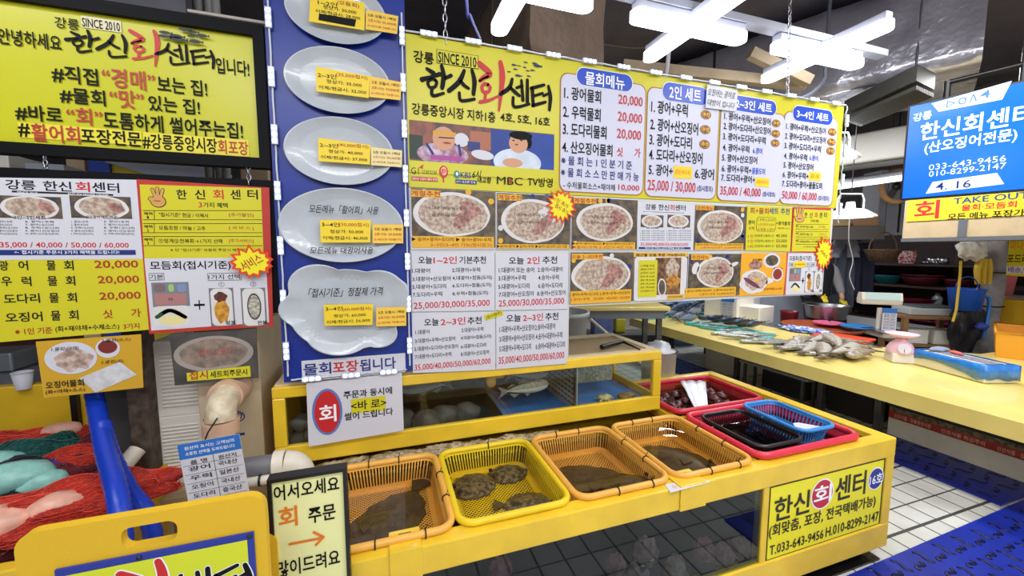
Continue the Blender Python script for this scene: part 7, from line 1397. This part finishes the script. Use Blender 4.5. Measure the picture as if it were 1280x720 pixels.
for j, (dx, l) in enumerate(((-3, 'left'), (2, 'middle'), (7, 'right'))):
    a = [AT(1228 + dx, 324, -.15), AT(1226 + dx * 1.5, 338, -.17), AT(1226 + dx * 1.4, 355, -.16)]; tag(MB().tube([a[0], (a[0] + a[1]) / 2, a[1], a[2]], [.03, .035, .03, .022], YH, 10).build('rubber_glove', loc=a[0]), 'yellow rubber glove hanging on the grey pillar, ' + l + ' one', 'glove')
hose([AT(1201, 326, -.3), AT(1200, 345, -.3), AT(1197, 372, -.3), AT(1195, 388, -.3), AT(1191, 402, -.3)], .012, YH, 'cord', 'yellow cord hanging in front of the blue bucket', 'cord')
hose([AT(1218, 380, -.2), AT(1228, 371, -.2), AT(1236, 374, -.2), AT(1235, 395, -.2), AT(1229, 422, -.2)], .016, M('light_blue_hose', (40, 130, 210), .4), 'light_blue_hose', 'light blue hose bent in an arch before the grey pillar', 'hose')
hose([AT(1222, 360, -.2), AT(1217, 375, -.22), AT(1222, 395, -.2)], .012, M('pink_cord', (200, 120, 130), .5), 'cord', 'pink cord hanging beside the light blue hose', 'cord')
cw = AT(1215, 312, -.12); tag(MB().blob(cw, (.16, .1, .13), M('white_rag', (226, 224, 216), .7), 3, .5, 2.5, 4).build('white_bag', loc=cw), 'crumpled white bag hanging at the top of the grey pillar', 'bag')
p = AT(1227, 408, -.25); tag(MB().blob(p, (.06, .05, .04), M('violet_blue_cloth', (70, 90, 190), .6), 8, .5, 3, 3).build('blue_cloth', loc=p), 'small blue cloth tied to the light blue hose', 'cloth')
tag(MB().blob(AT(1207, 405, -.1), (.22, .12, .36), M('black_bag', (30, 30, 36), .4), 4, .35, 2, 4).build('black_bag', loc=AT(1207, 425)), 'black bin bag hanging under the blue bucket', 'bag')
# yellow note and things at the right edge
pn = Panel(at(1268, 320, 4.2), (0, -1, 0), (-1, 0, 0)).zoom(1240, 280, .22222)
mb = sheet('yellow_note', 'yellow hanging note with black and purple lines at the right edge', 'note', pn, [(98, 75), (300, 60), (300, 305), (78, 288)], SIGNY, d=.0)
mb.ptxt(pn, '미니', 104, 172, 120, 56, ORANGE, .001, b=.03); mb.ptxt(pn, '포드려요', 84, 250, 195, 52, BLACK, .001, b=.03); mb.pquad(pn, [(82, 238), (300, 236), (300, 288), (80, 276)], WHITE, .0008); mb.ptxt(pn, '배송,택배', 88, 250, 260, 36, M('print_purple', (110, 60, 170), .5), .0016, b=.03); done(mb)
p = at(1254, 355, 5.0); k = 5.0 / FPX; t = thing('pink_bucket', 'pink bucket standing by the grey pillar at the right edge', 'bucket', p); MB().lathe([(.001, -14 * k), (8.5 * k, -14 * k), (11 * k, 13 * k), (12 * k, 15 * k), (10.6 * k, 14 * k), (8 * k, -13 * k)], p, M('coral_pink_plastic', (232, 120, 124), .35), 28).build('bucket_body', t); MB().tube([p + Vector((11.6 * k * math.cos(R(a)), 11.6 * k * math.sin(R(a)), 13 * k)) for a in range(0, 360, 20)], .008, M('coral_red_rim', (206, 70, 76), .4), 6, True).build('rim', t)
z1 = p.z - 14.3 * k; tag(MB().bb(p.x - .25, p.x + .7, p.y - .5, p.y + .3, z1 - .04, z1, M('grey_slab', (176, 168, 156), .6)).build('shelf_slab', loc=(p.x, p.y, z1), bevel=.006), 'grey slab under the pink bucket', 'slab')
tag(MB().bb(p.x - .2, p.x + .15, p.y - .2, p.y + .2, z1 - .3, z1 - .041, M('olive_yellow', (206, 186, 70), .5)).build('yellow_box', loc=(p.x, p.y, z1 - .3), bevel=.008), 'pale yellow box under the grey slab', 'box'); tag(MB().bb(p.x - .2, p.x + .6, p.y - .42, p.y + .2, 0, z1 - .302, M('blue_cabinet', (60, 76, 120), .5)).build('blue_cabinet', loc=(p.x, p.y, 0)), 'blue grey cabinet at the right edge behind the table', 'cabinet')
p = at(1268, 395, 4.7); tag(MB().bb(p.x - .12, p.x + .5, p.y - .4, p.y + .15, TZ + .002, p.z + .2, M('strong_yellow_plastic', (226, 176, 30), .4)).build('yellow_crate', loc=(p.x, p.y, TZ), bevel=.012), 'strong yellow crate behind the teal one at the right edge', 'crate')
# low wooden stool with a grey machine behind the digital scale
p = at(1152, 418, 4.95); t = thing('wooden_stand', 'wooden stand behind the dial scale with white boxes in it', 'stand', (p.x, p.y, 0)); WD = M('brown_timber', (140, 104, 66), .6, var=.15); top = at(1152, 392, 4.95).z; ax = R(-30); rm = Matrix.Rotation(ax, 3, 'Z'); cx_, cy_ = p.x, p.y
MB().box((cx_, cy_, top - .02), (.68, .42, .035), WD, rm).build('top', t)
for sx in (-1, 1):
    for sy in (-1, 1): q = rm @ Vector((sx * .31, sy * .18, 0)); MB().box((cx_ + q.x, cy_ + q.y, (top - .04) / 2), (.05, .05, top - .042), WD, rm).build('leg', t)
sz = at(1152, 427, 4.95).z; MB().box((cx_, cy_, sz - .02), (.6, .36, .03), WD, rm).build('shelf', t)
for j, dx in enumerate((-.14, .14)): q = rm @ Vector((dx, -.05, 0)); tag(MB().box((cx_ + q.x, cy_ + q.y, sz + .085), (.22, .2, .17), WPLA, rm).build('white_box', loc=(cx_ + q.x, cy_ + q.y, sz), bevel=.006), ('left' if j == 0 else 'right') + ' white box inside the wooden stand', 'box')
mb = MB(); q = Vector((cx_, cy_, top)); t2 = thing('grey_machine', 'flat grey weighing machine on the wooden stand', 'machine', q); MB().box(q + Vector((0, 0, .045)), (.5, .32, .085), M('grey_machine_case', (176, 180, 178), .4), rm).build('case', t2, bevel=.012); MB().box(q + rm @ Vector((.05, 0, .102)), (.36, .28, .025), M('dark_pan', (84, 88, 92), .35), rm).build('pan', t2, bevel=.006)
# wicker basket, hung clothes, boxes on top of the shelves, wall cabinet
p = at(1103, 317, 5.4); t = thing('wicker_basket', 'brown wicker basket hanging before the shelf rack', 'basket', p); WK = M('wicker', (104, 78, 50), .7, col2=(60, 44, 30), scale=60, bump=.8, bscale=70); MB().lathe([(.001, -.1), (.13, -.1), (.2, .05), (.205, .06), (.19, .06), (.12, -.085), (.001, -.085)], p, WK, 28).build('basket_body', t); MB().tube([p + Vector((.19 * RT.x * math.sin(R(a)), .19 * RT.y * math.sin(R(a)), .05 + .24 * math.cos(R(a)))) for a in range(-90, 91, 15)], .01, WK, 8).build('handle', t); MB().tube([p + Vector((0, 0, .28)), Vector((p.x, p.y, 4.0))], .004, BLK, 6).build('cord', t)
def garment(label, px0, px1, py0, py1, D, m, seed):
    a = at(px0, py0, D); b = at(px1, py1, D); n = 14; mb = MB(); vs = []; w = (px1 - px0) * D / FPX; h = a.z - b.z
    for i in range(n + 1):
        for j in range(n + 1):
            s, u = j / n, i / n; k = .5 + (s - .5) * (.72 + .28 * min(1, u * 2.5)); p = a + RT * (w * k) - Vector((0, 0, h * u)) + FW * (.05 * math.sin(s * 9 + seed) * (.3 + u) + .03 * mnoise.noise(Vector((s * 4, u * 3, seed)))); vs.append(p)
    mb.add(vs, [(i * (n + 1) + j, (i + 1) * (n + 1) + j, (i + 1) * (n + 1) + j + 1, i * (n + 1) + j + 1) for i in range(n) for j in range(n)], m, True); o = mb.build('hanging_apron', loc=a); s_ = o.modifiers.new('thickness', 'SOLIDIFY'); s_.thickness = .03; tag(o, label, 'apron')
garment('grey blue apron hanging from the rail beside the wicker basket', 1048, 1070, 303, 386, 6.25, M('grey_blue_cloth', (76, 82, 98), .8, var=.15), 1); garment('dark navy apron hanging behind the digital scale', 1068, 1093, 303, 372, 6.28, M('dark_navy_cloth', (40, 42, 66), .8, var=.15), 2); garment('pale grey cloth folded over the rail above the aprons', 1040, 1074, 300, 322, 6.2, M('pale_cloth', (150, 154, 170), .8, var=.15), 3)
a = at(1030, 303, 6.27); b = at(1110, 303, 6.27); tag(MB().tube([a, b], .012, STEEL, 8).build('hanging_rail', loc=a), 'thin steel rail that carries the hanging aprons', 'rail')
for i, (px0, px1, py0, py1, m, l) in enumerate(((1030, 1092, 283, 300, M('dark_box', (86, 82, 80), .7), 'long dark box on top of the rail before the shelf rack'), (1040, 1055, 275, 283, M('kraft_box', (150, 134, 96), .7), 'small olive carton on top of the dark box'), (1062, 1088, 272, 283, M('kraft_tan', (156, 118, 84), .7), 'tan carton on top of the dark box'))):
    a = at(px0, py0, 5.9); b = at(px1, py1, 5.9); c = (a + b) / 2; tag(MB().box(c, ((px1 - px0) * 5.9 / FPX, .3, a.z - b.z), m, Matrix.Rotation(-YAW - R(15), 3, 'Z')).build('carton', loc=c, bevel=.006), l, 'box')
c = at(1113, 255, 6.0); t = thing('wall_cabinet', 'grey steel cabinet high up behind the pendant lamp', 'cabinet', c); MB().box(c, (.62, .3, .95), M('grey_cabinet_paint', (140, 142, 152), .5, var=.05), Matrix.Rotation(-YAW, 3, 'Z')).build('body', t, bevel=.006); MB().box(c - FW * .155 + RT * .0, (.02, .02, .9), BLK, Matrix.Rotation(-YAW, 3, 'Z')).build('door_gap', t)
c = at(1121, 233, 5.2); t = thing('wall_fan', 'round wooden rimmed fan partly behind the blue screen', 'fan', c); rf = Matrix.Rotation(-YAW, 3, 'Z') @ Matrix.Rotation(R(90), 3, 'X'); MB().tube([c + rf @ Vector((.2 * math.cos(R(a)), .2 * math.sin(R(a)), 0)) for a in range(0, 360, 12)], .035, M('tan_rim', (176, 136, 92), .5), 10, True).build('rim', t); MB().lathe([(.05, -.02), (.05, .02), (.001, .03)], c, BLK, 16, rot=rf).build('hub', t)
for a in (0, 120, 240): mb = MB(); mb.blob(c + rf @ Vector((.1 * math.cos(R(a)), .1 * math.sin(R(a)), 0)), (.1, .05, .006), M('dark_blade', (60, 56, 56), .5), 1, 0, 1, 3, rot=rf @ Matrix.Rotation(R(a), 3, 'Z')); mb.build('blade', t)
# ------------------------------------------------------------------ lamps over the far shop
SHD = M('white_enamel', (226, 236, 244), .35)
def pendant(label, px, py, D, r):
    p = at(px, py, D); t = thing('pendant_lamp', label, 'pendant lamp', p); MB().lathe([(r, 0), (r * .96, .02), (r * .55, .085), (r * .2, .10), (r * .16, .17), (.001, .175)], p, SHD, 36).build('lamp_shade', t)
    MB().lathe([(.001, -.005), (r * .85, .0), (r * .9, .012)], p, M('lamp_glow', (236, 244, 255), .4, emit=2.2), 32).build('diffuser', t)
    mb = MB(); w = r * .62
    mb.tube([p + RT * -w + Vector((0, 0, .06)), p + RT * -w + Vector((0, 0, .2)), p + RT * -w * .8 + Vector((0, 0, .26)), p + RT * w * .8 + Vector((0, 0, .26)), p + RT * w + Vector((0, 0, .2)), p + RT * w + Vector((0, 0, .06))], .008, SHD, 8); mb.tube([p + Vector((0, 0, .26)), Vector((p.x, p.y, 3.07))], .006, BLK, 6); mb.build('hanger', t)
pendant('white pendant lamp hanging just right of the menu sign end', 1062, 272, 4.4, .235); pendant('higher white pendant lamp half hidden behind the menu sign end', 1046, 199, 4.0, .19)
p = at(1063, 330, 4.6); hose([at(1062, 272, 4.42), at(1061, 300, 4.5), at(1066, 325, 4.6), at(1062, 345, 4.65), at(1068, 362, 4.7)], .005, M('white_cord', (200, 204, 214), .5), 'pull_cord', 'thin white pull cord under the pendant lamp', 'cord')
a = at(1030, 236, 5.2); b = at(1136, 221, 4.7); t = thing('strip_lamp', 'long white strip lamp behind the blue screen', 'lamp', a); MB().tube([a, b], .035, M('strip_glow', (236, 242, 255), .4, emit=2.5), 12).build('tube', t); MB().tube([a + Vector((0, 0, .05)), b + Vector((0, 0, .05))], .04, LBODY, 4).build('housing', t)
for q in (a, b): MB().tube([q + Vector((0, 0, .08)), Vector((q.x, q.y, 4.0))], .005, BLK, 6).build('wire', t)
a = at(1046, 217, 5.0); b = at(1131, 188, 4.5); d_ = b - a; c = (a + b) / 2 + Vector((0, 0, .14)); t = thing('air_unit', 'beige boxed air unit above the strip lamp', 'air unit', c); dh = Vector((d_.x, d_.y, 0)); rm = Matrix.Rotation(math.atan2(dh.y, dh.x), 3, 'Z'); MB().box(c, (dh.length * 1.25, .5, .34), M('beige_unit', (156, 154, 148), .5), rm).build('case', t, bevel=.02); MB().box(c - Vector((0, 0, .176)), (dh.length * 1.15, .36, .008), M('unit_grille', (120, 120, 116), .5), rm).build('grille', t)
for s in (-.4, .4): q = c + dh * s; MB().tube([q + Vector((0, 0, .17)), Vector((q.x, q.y, 4.0))], .008, BLK, 6).build('hanger', t)
# ------------------------------------------------------------------ the person behind the table
hb = at(1024, 352, 6.15); fx, fy = hb.x, hb.y
t = thing('person', 'person in a dark vest and grey sleeves, mostly hidden behind the menu sign', 'person', (fx, fy, 0))
def skin_chain(name, verts, edges, radii, mat_, parent, sub=2, root=0):
    me = bpy.data.meshes.new(name); me.from_pydata([tuple(Vector(v) - Vector((fx, fy, 0))) for v in verts], edges, []); me.materials.append(mat_); o = bpy.data.objects.new(name, me); COL.objects.link(o); o.parent = parent
    sk = o.modifiers.new('skin', 'SKIN'); sk.use_smooth_shade = True
    for i, r in enumerate(radii): me.skin_vertices[0].data[i].radius = (r, r) if not isinstance(r, tuple) else r
    me.skin_vertices[0].data[root].use_root = True; s = o.modifiers.new('smooth', 'SUBSURF'); s.levels = sub; s.render_levels = sub; return o
F = Vector((-FW.x, -FW.y, 0)).normalized(); S = RT.copy()          # faces the camera; S = its left arm side seen at the right
B = Vector((fx, fy, 0)); J = lambda s, f, z: B + S * s + F * f + Vector((0, 0, z))
SK = M('skin', (206, 160, 130), .5)
verts = [J(0, 0, .92), J(0, .0, 1.08), J(0, .02, 1.26), J(0, .02, 1.40), J(0, .03, 1.49), J(0, .05, 1.56), J(0, .06, 1.64), J(0, .06, 1.72),
         J(.19, .0, 1.37), J(.24, .06, 1.12), J(.22, .18, .92), J(.21, .2, .86), J(-.19, 0, 1.37), J(-.25, .05, 1.12), J(-.2, .2, .98), J(-.16, .26, .95),
         J(.1, 0, .88), J(.11, .02, .5), J(.11, -.02, .09), J(.12, .12, .04), J(-.1, 0, .88), J(-.11, .02, .5), J(-.11, -.02, .09), J(-.12, .12, .04)]
edges = [(0, 1), (1, 2), (2, 3), (3, 4), (4, 5), (5, 6), (6, 7), (3, 8), (8, 9), (9, 10), (10, 11), (3, 12), (12, 13), (13, 14), (14, 15), (0, 16), (16, 17), (17, 18), (18, 19), (0, 20), (20, 21), (21, 22), (22, 23)]
rad = [.12, .11, .12, .09, .052, .085, .10, .07, .045, .042, .034, .034, .045, .042, .036, .034, .09, .062, .042, .04, .09, .062, .042, .04]
skin_chain('body', verts, edges, rad, SK, t)
VST = M('dark_vest_cloth', (26, 28, 36), .8); SLV = M('grey_knit', (150, 146, 150), .9, bump=.4, bscale=120)
skin_chain('vest', [J(0, 0, .80), J(0, 0, 1.0), J(0, .02, 1.2), J(0, .02, 1.38), J(.13, .01, 1.39), J(-.13, .01, 1.39)], [(0, 1), (1, 2), (2, 3), (3, 4), (3, 5)], [(.19, .16), (.175, .15), (.185, .15), (.15, .13), .075, .075], VST, t)
for s, ve in (('l', [J(.15, .0, 1.385), J(.245, .06, 1.12), J(.225, .17, .94)]), ('r', [J(-.15, 0, 1.385), J(-.255, .05, 1.12), J(-.21, .18, .99)])): skin_chain('sleeve', ve, [(0, 1), (1, 2)], [.10, .07, .05], SLV, t)
skin_chain('trousers', [J(0, 0, .86), J(.1, 0, .82), J(.11, .02, .5), J(.11, -.02, .08), J(-.1, 0, .82), J(-.11, .02, .5), J(-.11, -.02, .08)], [(0, 1), (1, 2), (2, 3), (0, 4), (4, 5), (5, 6)], [.15, .12, .085, .07, .12, .085, .07], M('dark_trousers', (30, 32, 40), .8), t)
mb = MB(); mb.blob(J(0, .035, 1.70), (.108, .112, .09), M('black_hair', (24, 20, 20), .6), 2, .08, 2, 3); mb.build('hair', t)
for s in (-1, 1):
    mb = MB(); mb.blob(J(.034 * s, .145, 1.645), (.012, .012, .008), BLK, 1, 0, 1, 2); mb.build('eye', t); mb = MB(); mb.blob(J(.10 * s, .05, 1.635), (.014, .02, .03), SK, 1, 0, 1, 2); mb.build('ear', t)
mb = MB(); mb.blob(J(0, .16, 1.62), (.014, .02, .022), SK, 1, 0, 1, 2); mb.build('nose', t); mb = MB(); mb.blob(J(0, .146, 1.575), (.026, .01, .007), M('lip', (170, 96, 90), .5), 1, 0, 1, 2); mb.build('mouth', t)
GLV = M('yellow_work_glove', (230, 210, 40), .6)
for hx, hw in ((J(.21, .21, .86), 1), (J(-.155, .27, .95), -1)):
    ve = [hx, hx + F * .03 + Vector((0, 0, -.03))]; ed = [(0, 1)]; rd = [.03, .034]
    for k in range(4):
        b_ = len(ve); o_ = S * ((k - 1.5) * .019); L = (.06, .07, .065, .05)[k]; ve += [ve[1] + o_ + F * .02 + Vector((0, 0, -.02)), ve[1] + o_ + F * (.02 + L * .5) + Vector((0, 0, -.03 - L * .3)), ve[1] + o_ + F * (.015 + L * .7) + Vector((0, 0, -.04 - L * .8))]; ed += [(1, b_), (b_, b_ + 1), (b_ + 1, b_ + 2)]; rd += [.011, .010, .009]
    b_ = len(ve); ve += [ve[0] + S * .034 * -hw + F * .02 + Vector((0, 0, -.015)), ve[0] + S * .044 * -hw + F * .05 + Vector((0, 0, -.035))]; ed += [(0, b_), (b_, b_ + 1)]; rd += [.012, .010]; skin_chain('glove', ve, ed, rd, GLV, t, 2)
# ------------------------------------------------------------------ clutter under and behind the tables
KR = M('kraft_card', (150, 116, 80), .7, var=.1); DKC = M('dark_crate', (48, 44, 44), .6)
p = onZ(868, 497, 0); boxy('foam_box', 'white foam box on the floor under the far part of the fish table', 'box', (4.55, 4.0, 0), (.62, .5, .36), 0, FOAM, lid=.04)
for i, (x, y, w, d, h, m, l) in enumerate(((4.45, 3.15, .4, .5, .34, DKC, 'dark crate under the fish table, next to the foam box'), (4.5, 2.5, .45, .4, .38, DKC, 'dark crate under the fish table behind its third leg'), (4.62, 1.75, .5, .6, .40, M('black_crate', (26, 26, 28), .5), 'black crate behind the low white panel'))): boxy('storage_crate', l, 'crate', (x, y, 0), (w, d, h), 0, m)
t = thing('folding_bench', 'low grey folding bench under the middle of the fish table', 'bench', (4.22, 3.05, 0)); MB().bb(4.0, 4.2, 2.7, 3.5, .3, .325, M('grey_bench_top', (130, 132, 136), .5)).build('seat', t)
for y in (2.75, 3.42):
    for x in (4.01, 4.17): MB().bb(x, x + .025, y, y + .025, 0, .299, LEGM).build('leg', t)
# behind the display tank: keg, tubs, shelf edge, white bucket
q = onZ(768, 408, 0.0); c = at(774, 406, 6.6); t = thing('yellow_can', 'yellow jerry can on the floor at the far corner of the fish table', 'can', (c.x, c.y, 0)); ybot = at(774, 415, 6.6).z; ytop = at(774, 396, 6.6).z
MB().box((c.x, c.y, (ybot + ytop) / 2), (.17, .2, ytop - ybot), M('lemon_can', (214, 206, 50), .4), Matrix.Rotation(-YAW, 3, 'Z')).build('can_body', t, bevel=.03); MB().lathe([(.03, 0), (.03, .04), (.001, .04)], (c.x + .03, c.y, ytop), M('lemon_can', (214, 206, 50), .4), 14).build('cap', t)
tag(MB().box((c.x, c.y, (ybot - .003) / 2), (1.6, .5, ybot - .005), M('grey_plinth', (96, 94, 92), .7), Matrix.Rotation(-YAW, 3, 'Z')).build('low_bench', loc=(c.x, c.y, 0)), 'grey low bench carrying the yellow jerry can and blue tub', 'bench')
c2 = at(752, 405, 6.3); boxy('blue_tub', 'cloudy blue storage tub left of the yellow jerry can', 'tub', (c2.x, c2.y, ybot), (.3, .3, at(752, 394, 6.3).z - ybot), -YAW, M('cloudy_blue', (96, 112, 170), .4, var=.2, scale=8), lid=.03)
c3 = at(722, 400, 3.6); z3 = at(722, 424, 3.6).z; zt3 = at(722, 391, 3.6).z; t = thing('white_tub', 'big white round tub behind the price sheets', 'tub', (c3.x - .12, c3.y + .1, 0)); MB().lathe([(.2, 0), (.24, zt3 - .03), (.262, zt3 - .03), (.262, zt3 + .01), (.235, zt3 + .01), (.22, zt3 - .25), (.001, zt3 - .25)], (c3.x - .12, c3.y + .1, 0), M('grey_white_plastic', (196, 198, 200), .45, var=.06), 36).build('tub_body', t)
a = at(738, 399, 3.3); b = at(766, 423, 3.2); t = thing('white_stick', 'white handled stick leaning against the white tub', 'tool', b); MB().tube([a, b, b + (b - a) * 1.2], .013, WPLA, 8).build('shaft', t)
a = at(700, 391, 4.6); b = at(800, 384, 4.6); c = (a + b) / 2; rm = Matrix.Rotation(math.atan2(b.y - a.y, b.x - a.x), 3, 'Z'); t = thing('far_counter', 'far counter with a yellow top seen under the seafood posters', 'counter', (c.x, c.y + .6, 0)); MB().box((c.x, c.y + .6, c.z - .02), (2.2, .7, .05), TC, rm).build('top', t, bevel=.01); MB().box((c.x, c.y + .6, c.z - .1), (2.1, .6, .1), M('grey_apron', (120, 122, 128), .5), rm).build('apron', t)
for sx in (-1, 1):
    for sy in (-.25, .25): q = rm @ Vector((sx, sy, 0)); MB().box((c.x + q.x, c.y + .6 + q.y, (c.z - .15) / 2), (.06, .06, c.z - .15), LEGM, rm).build('leg', t)
c = onZ(838, 500, 0.0); c = at(833, 466, 2.95); t = thing('white_bucket', 'white bucket with a bag in it beside the display tank', 'bucket', (c.x + .02, c.y + .12, 0)); zt_ = at(833, 442, 2.95).z; MB().lathe([(.10, 0), (.13, zt_), (.14, zt_), (.125, zt_), (.115, zt_ - .3), (.001, zt_ - .3)], (c.x + .02, c.y + .12, 0), WPLA, 28).build('bucket_body', t); MB().blob((c.x + .02, c.y + .12, zt_ - .02), (.11, .11, .09), M('plastic_bag', (226, 228, 236), .3), 6, .4, 3, 3).build('liner', t)
boxy('blue_tub', 'pale blue box on the back counter beyond the mackerel', 'tub', (at(846, 375, 6.9).x, at(846, 375, 6.9).y, 0), (.5, .4, at(846, 372, 6.9).z), -YAW, M('pale_blue_box', (120, 156, 214), .5))
for i, (px, py, w, h, m, l) in enumerate(((930, 372, .5, 1.0, M('white_far', (214, 214, 216), .6), 'white cooler far behind the foam boxes'), (950, 372, .3, 1.15, M('purple_cloth', (130, 40, 110), .7), 'purple apron heap far behind the foam box'), (880, 372, .7, 1.05, M('dark_stall', (70, 72, 82), .6), 'dark stall front far behind the mackerel'), (835, 360, .8, .9, M('steel_far', (140, 146, 156), .5), 'grey far counter beyond the table end'))):
    c = at(px, py, 7.4 + .55 * (i % 3)); boxy('far_unit', l, 'unit', (c.x, c.y, 0), (w, .5, h), -YAW, m)
